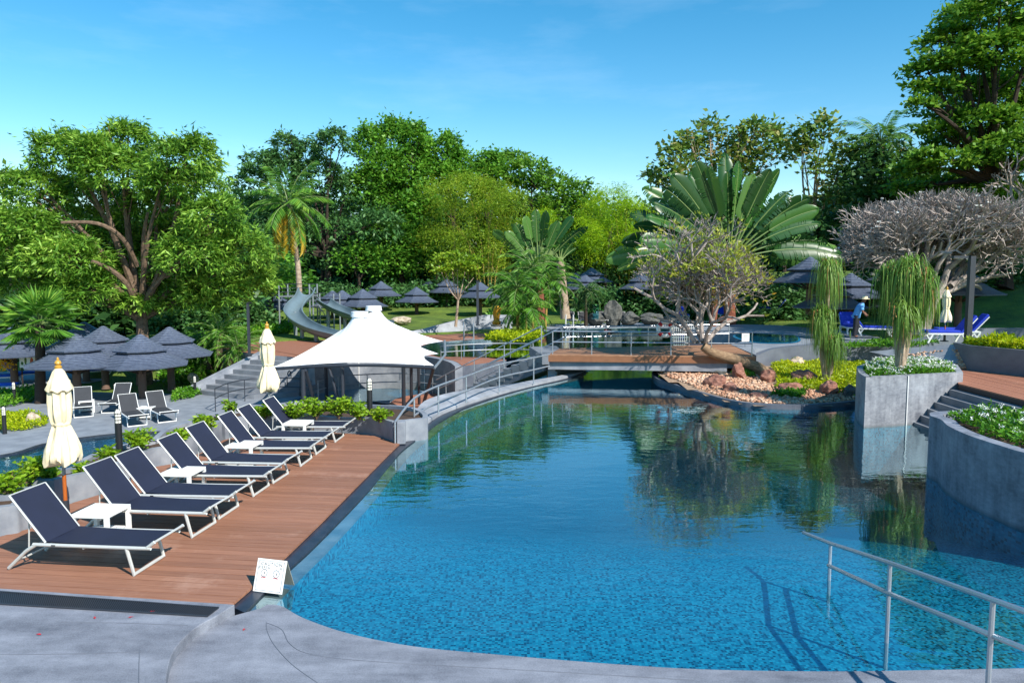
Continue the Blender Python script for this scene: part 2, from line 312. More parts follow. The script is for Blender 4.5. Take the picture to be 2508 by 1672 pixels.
M['step'] = MT('stair_concrete', lin(108, 112, 118), 0.75, 0.0, 2.2, 0.1, 50, col2=lin(132, 136, 142))
M['gutter'] = MT('dark_gutter_tile', lin(34, 40, 52), 0.35, 0.0, 5, 0.06, 60, col2=lin(52, 58, 70))
M['ledge'] = MT('wet_ledge', lin(70, 72, 66), 0.5, 0.0, 2.2, 0.2, 30, col2=lin(136, 138, 136))
M['clear'] = nodes('clear_side')[0]
def PLANK(name, c1, c2, c3, rz):
    m, n, l, b = nodes(name)
    g = n.new('ShaderNodeNewGeometry'); mpn = n.new('ShaderNodeMapping'); mpn.vector_type = 'TEXTURE'; mpn.inputs['Rotation'].default_value = (0, 0, rz); l.new(g.outputs['Position'], mpn.inputs['Vector'])
    mp2 = n.new('ShaderNodeMapping'); mp2.inputs['Scale'].default_value = (0.7, 26.0, 1.0); l.new(mpn.outputs['Vector'], mp2.inputs['Vector'])
    t = n.new('ShaderNodeTexNoise'); t.inputs['Scale'].default_value = 2.2; t.inputs['Detail'].default_value = 6.0; l.new(mp2.outputs['Vector'], t.inputs['Vector'])
    t2 = n.new('ShaderNodeTexNoise'); t2.inputs['Scale'].default_value = 0.9; t2.inputs['Detail'].default_value = 6.0; t2.inputs['Roughness'].default_value = .7; l.new(g.outputs['Position'], t2.inputs['Vector'])
    r = n.new('ShaderNodeValToRGB'); r.color_ramp.elements[0].color = c1; r.color_ramp.elements[1].color = c2; r.color_ramp.elements[0].position = .3; r.color_ramp.elements[1].position = .7; l.new(t.outputs['Fac'], r.inputs['Fac'])
    rr = n.new('ShaderNodeValToRGB'); rr.color_ramp.elements[0].color = (0, 0, 0, 1); rr.color_ramp.elements[1].color = (.55, .55, .55, 1); rr.color_ramp.elements[0].position = .55; rr.color_ramp.elements[1].position = .78; l.new(t2.outputs['Fac'], rr.inputs['Fac'])
    mxn = n.new('ShaderNodeMix'); mxn.data_type = 'RGBA'; l.new(rr.outputs['Color'], mxn.inputs['Factor']); l.new(r.outputs['Color'], mxn.inputs['A']); mxn.inputs['B'].default_value = c3
    hv = n.new('ShaderNodeHueSaturation'); mr = n.new('ShaderNodeMapRange'); mr.inputs['To Min'].default_value = .86; mr.inputs['To Max'].default_value = 1.13
    oi = n.new('ShaderNodeObjectInfo'); l.new(oi.outputs['Random'], mr.inputs['Value']); l.new(mr.outputs[0], hv.inputs['Value']); l.new(mxn.outputs['Result'], hv.inputs['Color'])
    l.new(hv.outputs['Color'], b.inputs['Base Color']); b.inputs['Roughness'].default_value = .62; b.inputs['Specular IOR Level'].default_value = .3
    sx = n.new('ShaderNodeSeparateXYZ'); l.new(mpn.outputs['Vector'], sx.inputs[0]); ws = n.new('ShaderNodeMath'); ws.operation = 'SINE'; mm = n.new('ShaderNodeMath'); mm.operation = 'MULTIPLY'; mm.inputs[1].default_value = 2 * PI / .024
    l.new(sx.outputs[1], mm.inputs[0]); l.new(mm.outputs[0], ws.inputs[0]); bp = n.new('ShaderNodeBump'); bp.inputs['Strength'].default_value = .3; bp.inputs['Distance'].default_value = .004; l.new(ws.outputs[0], bp.inputs['Height']); l.new(bp.outputs['Normal'], b.inputs['Normal'])
    return m
BOARD_RZ = math.radians(-7)
M['deck'] = PLANK('brown_composite_board', lin(136, 94, 74), lin(162, 116, 92), lin(206, 170, 150), BOARD_RZ)
M['deck2'] = PLANK('brown_terrace_board', lin(146, 96, 74), lin(168, 116, 92), lin(186, 142, 120), BOARD_RZ)
M['bridgewood'] = PLANK('bridge_board', lin(142, 102, 76), lin(168, 126, 96), lin(182, 146, 118), 0.0)
M['fascia'] = MT('bridge_fascia', lin(140, 94, 64), 0.6, 0.15, 5)
TILES = [(0.0, lin(24, 130, 160)), (0.40, lin(44, 154, 182)), (0.64, lin(14, 94, 122)), (0.84, lin(6, 54, 76))]
M['mosaic'] = MOSAIC('pool_mosaic', 0.030, TILES); M['mosaic_wall'] = MOSAIC('pool_wall_mosaic', 0.042, TILES, 'wall')
M['mosaic2'] = MOSAIC('lower_pool_mosaic', 0.05, [(0.0, lin(10, 96, 130)), (0.4, lin(20, 118, 150)), (0.7, lin(6, 70, 104)), (0.85, lin(4, 44, 66))])
M['water'] = WATER('pool_water', (0.85, 0.97, 1.0, 1), 3.4, 0.085, (0.8, 1.6, 1), (0.20, 0.79, 0.80, 1)); M['water3'] = WATER('still_water', (0.6, 0.9, 1.0, 1), 3.4, 0.06)
M['water2'] = WATER('rippled_water', (0.6, 0.92, 1.0, 1), 5.0, 0.24, (0.8, 1.4, 1))
M['steel'] = MT('brushed_steel', lin(176, 182, 188), 0.32, 0.06, 20, metal=0.6)
M['dsteel'] = MT('dark_steel', lin(64, 68, 76), 0.42, 0.1, 20, metal=0.4)
M['galv'] = MT('galvanised_tube', lin(140, 148, 154), 0.45, 0.1, 15, metal=0.4)
M['whitepaint'] = MT('white_powder_coat', lin(232, 232, 228), 0.45, 0.03, 8)
M['alu'] = MT('pale_aluminium', lin(196, 198, 194), 0.4, 0.04, 10, metal=0.15)
M['sling'] = MT('navy_sling', lin(26, 32, 54), 0.75, 0.14, 3.0, 0.1, 500)
M['sling2'] = MT('black_sling', lin(50, 52, 56), 0.8, 0.14, 3.0, 0.1, 400)
M['cream'] = MT('cream_canvas', lin(226, 208, 168), 0.85, 0.0, 7, 0.1, 80, col2=lin(246, 232, 202))
M['wood'] = MT('orange_wood', lin(176, 92, 32), 0.5, 0.2, 30, stretch=(6, 6, .6))
M['gold'] = MT('varnished_finial', lin(190, 146, 60), 0.4, 0.1, 20)
M['black'] = MT('black_metal', lin(26, 28, 32), 0.5, 0.1, 10)
M['lampglass'] = MT('frosted_lamp', lin(235, 232, 220), 0.3, 0.02, 5)
M['tent'] = MT('white_membrane', lin(244, 245, 248), 0.6, 0.02, 1.5)
M['shingle'] = MT('slate_shingle', lin(78, 88, 108), 0.5, 0.0, 9.0, 0.1, 40, col2=lin(106, 116, 134))
M['column'] = MT('ribbed_column', lin(104, 82, 70), 0.85, 0.15, 4, 0.3, 20, stretch=(1, 1, 9))
M['tanbark'] = MT('tan_bark', lin(108, 84, 62), 0.9, 0.0, 5, 1.0, 18, col2=lin(168, 140, 110), stretch=(1.5, 4, 4))
M['bluecushion'] = MT('blue_cushion', lin(16, 84, 190), 0.85, 0.12, 5)
M['royalcushion'] = MT('royal_blue_cushion', lin(24, 56, 176), 0.85, 0.12, 5)
M['whiteplastic'] = MT('white_plastic', lin(222, 224, 222), 0.4, 0.03, 5)
M['slide'] = MT('grey_slide', lin(104, 122, 130), 0.35, 0.15, 1.5)
M['rock'] = MT('red_sandstone', lin(96, 54, 46), 0.9, 0.0, 7, 1.0, 30, col2=lin(176, 128, 108), detail=9, stretch=(1, 1, 2.2))
M['sand'] = MT('sandy_bed', lin(130, 104, 82), 0.95, 0.0, 14, 0.8, 40, col2=lin(186, 160, 134))
M['paleRock'] = MT('pale_rock', lin(140, 118, 96), 0.9, 0.0, 7, 1.0, 26, col2=lin(214, 200, 178))
M['greyrock'] = MT('grey_rock', lin(56, 60, 60), 0.9, 0.0, 7, 1.0, 26, col2=lin(116, 116, 110), detail=9)
M['pebble'] = LEAF('cream_pebble', [(0, lin(140, 96, 74)), (.4, lin(182, 138, 110)), (.8, lin(208, 176, 148)), (1, lin(230, 214, 196))], 0.0, .8)
M['stone'] = LEAF('ashlar_stone', [(0, lin(126, 104, 82)), (.5, lin(168, 144, 116)), (1, lin(196, 178, 150))], 0.0, .9)
M['mortar'] = MT('mortar', lin(84, 78, 70), 0.95, 0.1, 20)
M['rubble'] = MT('rubble_wall', lin(110, 112, 110), 0.9, 0.0, 3, 0.8, 7, col2=lin(168, 168, 160))
M['soil'] = MT('soil', lin(74, 56, 42), 0.95, 0.25, 10, 0.6, 30)
def LAWN():
    m, n, l, b = nodes('lawn')
    g = n.new('ShaderNodeNewGeometry'); t = n.new('ShaderNodeTexNoise'); t.inputs['Scale'].default_value = .5; t.inputs['Detail'].default_value = 8; t.inputs['Roughness'].default_value = .75; l.new(g.outputs['Position'], t.inputs['Vector'])
    r = n.new('ShaderNodeValToRGB'); e = r.color_ramp.elements; e[0].position = .3; e[0].color = lin(46, 74, 22); e[1].position = .7; e[1].color = lin(122, 146, 44); l.new(t.outputs['Fac'], r.inputs['Fac'])
    l.new(r.outputs['Color'], b.inputs['Base Color']); b.inputs['Roughness'].default_value = .95
    t2 = n.new('ShaderNodeTexNoise'); t2.inputs['Scale'].default_value = 14; t2.inputs['Detail'].default_value = 4; l.new(g.outputs['Position'], t2.inputs['Vector'])
    bp = n.new('ShaderNodeBump'); bp.inputs['Strength'].default_value = .9; bp.inputs['Distance'].default_value = .12; l.new(t2.outputs['Fac'], bp.inputs['Height']); l.new(bp.outputs['Normal'], b.inputs['Normal']); return m
M['lawn'] = LAWN()
M['red'] = MT('red_band', lin(190, 24, 30), 0.5, 0.05, 5)
M['white'] = MT('white_face', lin(240, 240, 236), 0.5, 0.01, 5)
M['ink'] = MT('grey_print', lin(96, 100, 104), 0.6, 0.05, 5)
M['redink'] = MT('red_print', lin(186, 40, 48), 0.6, 0.05, 5)
M['signside'] = MT('sign_underside', lin(150, 150, 138), 0.6, 0.05, 5)
M['bark'] = MT('brown_bark', lin(78, 62, 50), 0.9, 0.0, 6, 0.8, 20, col2=lin(132, 110, 90))
M['palebark'] = MT('pale_bark', lin(136, 116, 96), 0.9, 0.0, 6, 0.5, 20, col2=lin(186, 168, 146))
M['greybark'] = MT('grey_branch', lin(120, 108, 102), 0.85, 0.0, 5, 0.3, 25, col2=lin(178, 166, 158))
M['darkbark'] = MT('dark_bark', lin(58, 46, 38), 0.9, 0.2, 6, 0.5, 20)
M['redfibre'] = MT('red_brown_palm_trunk', lin(96, 48, 34), 0.9, 0.0, 8, 0.8, 14, col2=lin(150, 92, 66))
M['cane'] = MT('yellow_cane', lin(160, 136, 62), 0.6, 0.2, 8)
LV = {}
LV['mango'] = LEAF('mango_leaf', [(0, lin(34, 64, 18)), (.35, lin(72, 112, 34)), (.75, lin(116, 150, 54)), (.96, lin(150, 176, 80)), (1, lin(186, 160, 60))], .3, gain=1.50)
LV['bluegreen'] = LEAF('bluish_leaf', [(0, lin(40, 72, 38)), (.5, lin(62, 100, 52)), (1, lin(92, 128, 70))], .28, gain=1.50)
LV['bright'] = LEAF('bright_leaf', [(0, lin(44, 82, 24)), (.5, lin(76, 122, 36)), (1, lin(112, 152, 52))], .3, gain=1.50)
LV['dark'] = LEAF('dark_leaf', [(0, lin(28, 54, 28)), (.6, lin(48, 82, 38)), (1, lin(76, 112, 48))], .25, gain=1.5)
LV['bamboo'] = LEAF('bamboo_leaf', [(0, lin(66, 96, 18)), (.5, lin(110, 140, 32)), (.9, lin(150, 160, 50)), (1, lin(176, 140, 52))], .3, gain=1.45)
LV['bamboo2'] = LEAF('lime_bamboo_leaf', [(0, lin(76, 116, 14)), (.5, lin(124, 160, 22)), (1, lin(170, 186, 40))], .35, gain=1.40)
LV['teak'] = LEAF('bronze_leaf', [(0, lin(52, 86, 30)), (.45, lin(92, 124, 48)), (.75, lin(128, 142, 70)), (.93, lin(176, 156, 110)), (1, lin(150, 88, 64))], .25, gain=1.25)
LV['rain'] = LEAF('layered_leaf', [(0, lin(40, 72, 22)), (.5, lin(74, 114, 32)), (1, lin(114, 146, 48))], .3, gain=1.60)
LV['palm'] = LEAF('palm_leaf', [(0, lin(40, 78, 22)), (.6, lin(74, 118, 36)), (1, lin(128, 156, 60))], .25, gain=1.45)
LV['yellowpalm'] = LEAF('yellowing_frond', [(0, lin(150, 142, 40)), (.6, lin(196, 166, 44)), (1, lin(206, 140, 40))], .3)
LV['paddle'] = LEAF('paddle_leaf', [(0, lin(32, 70, 30)), (.6, lin(56, 104, 42)), (1, lin(96, 136, 62))], .22, .35, .5, 'obj', gain=1.0, tone=0.0)
LV['stalk'] = LEAF('pale_stalk', [(0, lin(92, 122, 62)), (1, lin(138, 160, 98))], .1)
LV['plumeria'] = LEAF('plumeria_leaf', [(0, lin(84, 104, 34)), (.5, lin(124, 138, 48)), (.85, lin(156, 154, 60)), (1, lin(200, 130, 40))], .3, gain=1.40)
LV['pony'] = LEAF('ponytail_leaf', [(0, lin(60, 96, 34)), (.6, lin(104, 140, 56)), (1, lin(156, 178, 96))], .25, gain=1.12)
LV['dry'] = LEAF('dry_leaf', [(0, lin(134, 96, 54)), (1, lin(180, 138, 84))], .2)
LV['lime'] = LEAF('lime_cover', [(0, lin(90, 120, 10)), (.5, lin(150, 172, 16)), (1, lin(206, 208, 34))], .3)
LV['cover'] = LEAF('green_cover', [(0, lin(44, 92, 18)), (.6, lin(84, 140, 30)), (1, lin(130, 172, 50))], .25)
LV['shrub'] = LEAF('shrub_leaf', [(0, lin(72, 112, 20)), (.5, lin(124, 162, 30)), (1, lin(176, 196, 60))], .3)
LV['petal'] = LEAF('white_petal', [(0, lin(226, 228, 220)), (1, lin(246, 246, 244))], .2)
LV['yellowflower'] = LEAF('yellow_bloom', [(0, lin(214, 160, 16)), (1, lin(240, 200, 40))], .3)
# ================================================================== the setting
def smooth(x, a, b):
    t = min(1.0, max(0.0, (x - a) / (b - a))); return t * t * (3 - 2 * t)
LOW = -1.45
def lerp_tab(x, tab):
    if x <= tab[0][0]: return tab[0][1]
    for (a, b), (c_, d) in zip(tab, tab[1:]):
        if x <= c_: return b + (d - b) * (x - a) / (c_ - a)
    return tab[-1][1]
BACK = [(-60, 46), (-24, 42), (-21, 34.5), (-15, 33.5), (-14, 37.5), (-9, 40), (-6, 42.5), (-2, 44), (2, 48), (6, 56), (14, 56), (15, 30), (16, 25), (60, 25)]
def terrain(x, y):
    z = -1.62; yb = lerp_tab(x, BACK); w = 6.0 if x < -14.5 else (1.0 if x < 14 else 2.0)
    z += smooth(y, yb, yb + w) * 1.66
    z += smooth(y, 52, 75) * 0.9
    z += smooth(x, 12.5, 15.5) * smooth(y, 25, 29) * 0.80
    z += smooth(x, 19, 30) * smooth(y, 30, 44) * 2.2
    if y > 30: z += 0.1 * mnoise.noise((x * .15, y * .15, 0))
    return z
xs = np.unique(np.concatenate([np.linspace(-700, -60, 9), np.arange(-60, 60.1, 1.0), np.linspace(60, 700, 9)]))
ys = np.unique(np.concatenate([np.linspace(-60, -8, 5), np.arange(-8, 90.1, 1.0), np.linspace(90, 1500, 12)]))
V = [(x, y, terrain(x, y)) for y in ys for x in xs]; nx = len(xs)
Q = [(j * nx + i, j * nx + i + 1, (j + 1) * nx + i + 1, (j + 1) * nx + i) for j in range(len(ys) - 1) for i in range(nx - 1)]
struct(np_mesh('ground', V, Q, M['lawn'], smooth=True))
# ---- main pool: weir crest traced on the water level, then the far pool and the hidden right side
CREST = [(600, 1504), (660, 1442), (714, 1391), (761, 1348), (840, 1269), (905, 1200), (945, 1150), (985, 1105), (1029, 1071), (1074, 1036), (1123, 1008), (1144, 998), (1225, 970), (1307, 947), (1368, 934), (1411, 923), (1440, 911)]
crest = [(p.x, p.y) for p in cr([G(*q, 0.0) for q in CREST], 4)]
farpool = [G2(*q, 0.0) for q in [(1470, 893), (1420, 885), (1300, 876), (1180, 874), (1075, 873), (1035, 862), (1030, 848), (1060, 838), (1130, 833), (1240, 826), (1300, 812), (1400, 804), (1560, 800), (1700, 803), (1800, 815)]]
poolpoly = crest + farpool + [(13.5, 33.0), (14.0, 22.0), (14.0, 4.2)]
near_edge = [G2(*q, 0.0) for q in [(2700, 1640), (2508, 1643), (2132, 1650), (1920, 1650), (1706, 1645), (1493, 1632), (1226, 1610), (1013, 1589), (853, 1557), (745, 1520), (690, 1490), (655, 1486)]]
near_s = [(p.x, p.y) for p in cr([Vector((a, b, 0)) for a, b in near_edge], 5)]
pool = ccw(crest + farpool + [(13.5, 33.0), (14.0, 22.0), (14.0, near_s[0][1])] + near_s)
struct(MB().prism(pool, -1.56, 0.0).build('pool_water', M['water']))
# floor of the pool: a shallow beach in front, deeper behind
def pf(x, y):
    yn = lerp_tab(x, sorted((a, b) for a, b in near_s)); d = max(0.0, y - yn)
    return -0.26 - 1.20 * smooth(d, 2.4, 9.0)
gx = np.arange(-5.5, 14.6, 0.25); gy = np.arange(3.8, 62.0, 0.25); keep = {}; V = []; Q = []
P2 = inset(pool, -0.22)
ins = [[inside(x + .125, y + .125, P2) for x in gx] for y in gy]
def vid(i, j):
    if (i, j) not in keep: keep[(i, j)] = len(V); V.append((gx[i], gy[j], pf(gx[i], gy[j])))
    return keep[(i, j)]
for j in range(len(gy) - 1):
    for i in range(len(gx) - 1):
        if ins[j][i]: Q.append((vid(i, j), vid(i + 1, j), vid(i + 1, j + 1), vid(i, j + 1)))
struct(np_mesh('pool_floor', V, Q, M['mosaic'], smooth=True))
# ---- brown deck of single boards
DECK = [(-330, 1416), (0, 1440), (566, 1480), (609, 1443), (704, 1357), (790, 1274), (853, 1210), (917, 1146), (954, 1109), (987, 1077), (965, 1083), (917, 1067), (853, 1061), (770, 1058), (600, 1064), (545, 1078), (500, 1105), (429, 1134), (371, 1144), (300, 1180), (248, 1209), (149, 1240), (76, 1293), (0, 1313), (-330, 1330)]
deckpoly = ccw([G2(*q, 0.06) for q in DECK])
def clip_half(poly, a, b, c_):                                    # keep a*x + b*y <= c
    out = []; n = len(poly)
    for i in range(n):
        p, q = poly[i], poly[(i + 1) % n]; dp = a * p[0] + b * p[1] - c_; dq = a * q[0] + b * q[1] - c_
        if dp <= 0: out.append(p)
        if dp * dq < 0:
            t = dp / (dp - dq); out.append((p[0] + (q[0] - p[0]) * t, p[1] + (q[1] - p[1]) * t))
    return out
def boards(name, poly, z, mat, rz, w=0.14, gap=0.010, th=0.03, base=-0.2, basemat=None):
    body = struct(MB().prism(inset(ccw(poly), 0.015), base, z - th - 0.004).build(name, basemat or M['black']))
    nx_, ny_ = -math.sin(rz), math.cos(rz); h = [p[0] * nx_ + p[1] * ny_ for p in poly]; k = math.floor(min(h) / w)
    while k * w < max(h):
        lo, hi = k * w + gap / 2, (k + 1) * w - gap / 2; q = clip_half(clip_half(poly, nx_, ny_, hi), -nx_, -ny_, -lo)
        if len(q) >= 3 and abs(area2(q)) > 0.01: MB().prism(q, z - th, z + random.uniform(-.0015, .0015)).build('board', mat, body)
        k += 1
    return body
boards('wooden_deck', deckpoly, 0.06, M['deck'], BOARD_RZ, base=-1.6)
# ---- gutter, submerged ledge and concrete curb along the infinity edge
gut_out_px = [(566, 1480), (609, 1443), (704, 1357), (790, 1274), (853, 1210), (917, 1146), (954, 1109), (987, 1077)]
gut_out = [G2(*q, 0.04) for q in gut_out_px]
curb_in_px = [(997, 1073), (1074, 1016), (1142, 989), (1225, 963), (1307, 942), (1364, 929), (1405, 918), (1436, 907)]
curb_in = [(p.x, p.y) for p in cr([G(*q, 0.06) for q in curb_in_px], 5)]
inner = [(p.x, p.y) for p in cr([G(*q, 0.0) for q in CREST], 4)]
struct(MB().prism(gut_out + curb_in + inner[::-1], -1.62, 0.022).build('pool_gutter', M['gutter']))
ledge_in = side_off(inner, -0.18)
struct(MB().prism([(x, y) for x, y in side_off(inner, 0.06)] + ledge_in[::-1], -.06, -0.022).build('pool_ledge', M['ledge'])); struct(MB().prism([(x, y) for x, y in side_off(inner, 0.05)] + side_off(inner, -.17)[::-1], -1.62, -0.058).build('pool_wall', M['mosaic_wall']))
cw = side_off(curb_in, lambda t: 0.12 + 0.60 * smooth(t, 0, .22) * (1 - smooth(t, .25, .9)))
curb = MB(); nC = len(curb_in)
a0 = [Vector((x, y, -1.62)) for x, y in curb_in]; a1 = [Vector((x, y, 0.10)) for x, y in curb_in]
zt = [0.12 + 0.16 * math.sin(PI * min(1, (i / nC) * 1.9)) ** 2 for i in range(nC)]
b1 = [Vector((x, y, zt[i])) for i, (x, y) in enumerate(cw)]; b0 = [Vector((x, y, -1.62)) for x, y in cw]
curb.strip(a0, a1); curb.strip(a1, b1); curb.strip(b1, b0); curb.add([a0[0], a1[0], b1[0], b0[0]], [(0, 1, 2, 3)])
tag(curb.build('pool_curb', M['concrete'], smooth=True), 'pale concrete curb sweeping along the infinity edge under the steel rail', 'curb')
tag(MB().box(G(981, 1060, 0.27) + Vector((0, .12, 0)), (0.17, 0.30, 0.46), rz=.1).build('concrete_pillar', M['wall'], bevel=.01), 'short concrete pillar where the deck meets the pool curb', 'pillar')
# ---- concrete in the foreground
fore = near_s + [G2(640, 1488, .03), G2(575, 1506, .03), (-3.15, 6.9), (-3.4, 2.0), (14.0, 1.5)]
struct(MB().prism(fore, -0.6, 0.03).build('pavement', M['pave']))
slab_edge = cr([G(575, 1479, .13), G(535, 1504, .13), G(478, 1537, .13), G(430, 1585, .13), G(410, 1640, .13), G(404, 1720, .13), G(404, 1900, .13)], 5)
grate_o = [G2(*q, .13) for q in [(-200, 1432), (-200, 1468), (0, 1478), (510, 1508), (540, 1486), (0, 1447)]]
slab = [(p.x, p.y) for p in slab_edge] + [(-3.6, 2.0), (-9.5, 2.0), G2(-400, 1412, .13)]
slab_ob = struct(MB().prism(slab, -0.6, 0.13).build('raised_pavement', M['pave'], bevel=.008))
for k, (jp, jz, par) in enumerate([([(652, 1523), (655, 1545), (672, 1578), (715, 1625), (780, 1672), (820, 1700)], .034, None), ([(652, 1523), (690, 1540), (710, 1575), (760, 1600), (900, 1617), (1300, 1640), (1700, 1664)], .034, None), ([(342, 1592), (340, 1640), (340, 1720)], .134, slab_ob), ([(0, 1601), (200, 1599), (340, 1594)], .134, slab_ob), ([(150, 1522), (300, 1524), (460, 1530)], .134, slab_ob)]):
    pts = cr([G(*q, jz) for q in jp], 6); pa = par or bpy.data.objects['pavement']
    MB().tube([Vector((p.x, p.y, jz - .0035)) for p in pts], 0.0040, 6).build('expansion_joint', M['dwall'], pa)
# drain grate set into the raised pavement
gt = thing('drain_grate', 'black slatted drain grate let into the raised concrete beside the deck', 'drain grate', G(300, 1475, .13))
gA, gB = G(-200, 1434, .135), G(536, 1488, .135); gA2, gB2 = G(-200, 1467, .135), G(508, 1509, .135)
MB().prism([gA, gB, gB2, gA2], .125, .1345).build('channel', M['black'], gt)
sl = MB(); n_s = 150
for i in range(n_s + 1):
    t = i / n_s; p = gA.lerp(gB, t); q = gA2.lerp(gB2, t); sl.beam(Vector((p.x, p.y, .139)), Vector((q.x, q.y, .139)), .006, .008)
so = sl.build('slats', M['dsteel'], gt); so['kind'] = 'stuff'
for a, b in ((gA, gB), (gA2, gB2)): MB().beam(Vector((a.x, a.y, .140)), Vector((b.x, b.y, .140)), .014, .012).build('rail', M['dsteel'], gt)
# ---- planter between deck and lower pool: two swinging walls
def planter(name, label, inner_px, z_in, width, top, matl, soil_z=None):
    path = cr([G(*q, z_in) for q in inner_px], 5); a = [(p.x, p.y) for p in path]
    b = side_off(a, width); n = len(b); poly = ccw(a + b[::-1])
    base = Vector((sum(p[0] for p in poly) / len(poly), sum(p[1] for p in poly) / len(poly), LOW)); root = thing(name, label, 'planter', base)
    zt_ = top if callable(top) else (lambda x, y: top)
    ins_ = inset(poly, 0.11); mb = MB(); m = len(poly)
    P, I = poly, ins_
    for i in range(m):
        j = (i + 1) % m; sdz = (lambda x, y: zt_(x, y) - .10)
        mb.add([(*P[i], -1.62), (*P[j], -1.62), (*P[j], zt_(*P[j])), (*P[i], zt_(*P[i]))], [(0, 1, 2, 3)])
        mb.add([(*P[i], zt_(*P[i])), (*P[j], zt_(*P[j])), (*I[j], zt_(*P[j])), (*I[i], zt_(*P[i]))], [(0, 1, 2, 3)])
        mb.add([(*I[i], zt_(*P[i])), (*I[j], zt_(*P[j])), (*I[j], sdz(*P[j])), (*I[i], sdz(*P[i]))], [(0, 1, 2, 3)])
    o = mb.build('wall', matl, root); bmx = bmesh.new(); bmx.from_mesh(o.data); bmesh.ops.remove_doubles(bmx, verts=bmx.verts, dist=1e-4); bmx.to_mesh(o.data); bmx.free()
    o.data.polygons.foreach_set('use_smooth', [True] * len(o.data.polygons)); o.data.set_sharp_from_angle(angle=math.radians(50))
    MB().add([(*q, zt_(*q) - .07) for q in ins_], [tuple(range(m))]).build('soil', M['soil'], root)
    return root, ins_
wav = lambda x, y: 0.42 + 0.05 * math.sin(y * 1.3 + .5)
PLA, insA = planter('planter', 'curved grey concrete planter wall behind the nearest lounger', [(-330, 1329), (0, 1312), (60, 1298), (105, 1276), (118, 1255)], 0.05, lambda t: .55 + .15 * t, wav, M['wall'])
PLB, insB = planter('planter', 'long wavy concrete planter between the loungers and the lower pool', [(136, 1243), (160, 1233), (248, 1208), (300, 1180), (371, 1144), (429, 1133), (500, 1104), (545, 1077)], 0.05, lambda t: .62 + .25 * math.sin(t * 9) ** 2, wav, M['wall'])
PLC, insC = planter('planter', 'concrete planter of bright shrubs at the far end of the deck before the tent', [(552, 1075), (600, 1063), (700, 1059), (770, 1057), (853, 1060), (917, 1066), (962, 1082)], 0.05, lambda t: .8 + .9 * math.sin(t * PI), lambda x, y: 0.43 + .05 * math.sin(x * 2.1), M['wall'])
# ---- lower terrace, lower pool
lowpath = [G2(*q, LOW) for q in [(-700, 1100), (-300, 1140), (0, 1112), (107, 1084), (214, 1067), (303, 1058), (393, 1054), (450, 1052)]]
lp = [(p.x, p.y) for p in cr([Vector((a, b, 0)) for a, b in lowpath], 5)]
walk_out = [G2(*q, LOW) for q in [(560, 1020), (640, 990), (700, 968), (690, 950), (590, 955), (470, 960), (380, 965), (250, 960), (150, 957), (0, 990), (-700, 1040)]]
struct(MB().prism(lp + [(-9.2, 22.6), (-7.5, 22.0)] + walk_out, -1.7, LOW).build('lower_path', M['path']))
lowwater = lp + [(-9.2, 22.6), (-6.0, 19.5), (-4.6, 17.6), (-5.5, 10.0), (-24, 10.0)]
struct(MB().sheet(lowwater, -1.50).build('lower_pool_water', M['water2']))
struct(MB().sheet(inset(ccw(lowwater), -.3), -1.605).build('lower_pool_floor', M['mosaic2']))
edge = side_off(lp, -0.16)
struct(MB().prism(lp + edge[::-1], -1.75, -1.462).build('lower_pool_edge', M['gutter']))
# far path with blue loungers, bed edge
struct(MB().prism([G2(*q, LOW) for q in [(-400, 990), (0, 955), (90, 938), (300, 925), (430, 935), (470, 915), (300, 905), (100, 905), (-400, 930)]], -1.7, LOW - .012).build('garden_path', M['path']))
# ---- curved stairs up to the slide terrace
st = thing('curved_stairs', 'broad curved grey concrete stairs climbing to the slide terrace', 'stairs', G(600, 950, LOW))
SL = [G(462, 962, LOW), G(652, 868, -0.02)]; SRt = [G(800, 962, LOW), G(800, 868, -0.02)]
N_ST = 8
for k in range(N_ST):
    t0, t1 = k / N_ST, 1.0; z1 = LOW + (k + 1) * (1.43 / N_ST)
    def row(t):
        a = SL[0].lerp(SL[1], t); b = SRt[0].lerp(SRt[1], t); c_ = (a + b) / 2 + Vector((.4, -1.1 * (1 - t) - .5, 0)); return cr([a, c_, b], 8)
    fr, bk = row(t0), row(min(1.0, t0 + 1.9 / N_ST))
    MB().prism([(p.x, p.y) for p in fr] + [(p.x, p.y) for p in bk][::-1], -1.7, z1).build('step', M['step'], st)
sw = MB(); a = G(452, 968, LOW); b = G(648, 866, .02); d2 = Vector((-.32, .1, 0))
sw.add([a + Vector((0, 0, -.2)), b + Vector((0, 0, -1.6)), b + Vector((0, 0, .08)), a + Vector((0, 0, .14)), a + d2 + Vector((0, 0, -.2)), b + d2 + Vector((0, 0, -1.6)), b + d2 + Vector((0, 0, .08)), a + d2 + Vector((0, 0, .14))], [(0, 1, 2, 3), (7, 6, 5, 4), (3, 2, 6, 7), (0, 3, 7, 4), (1, 5, 6, 2)])
sw.build('side_wall', M['wall'], st)
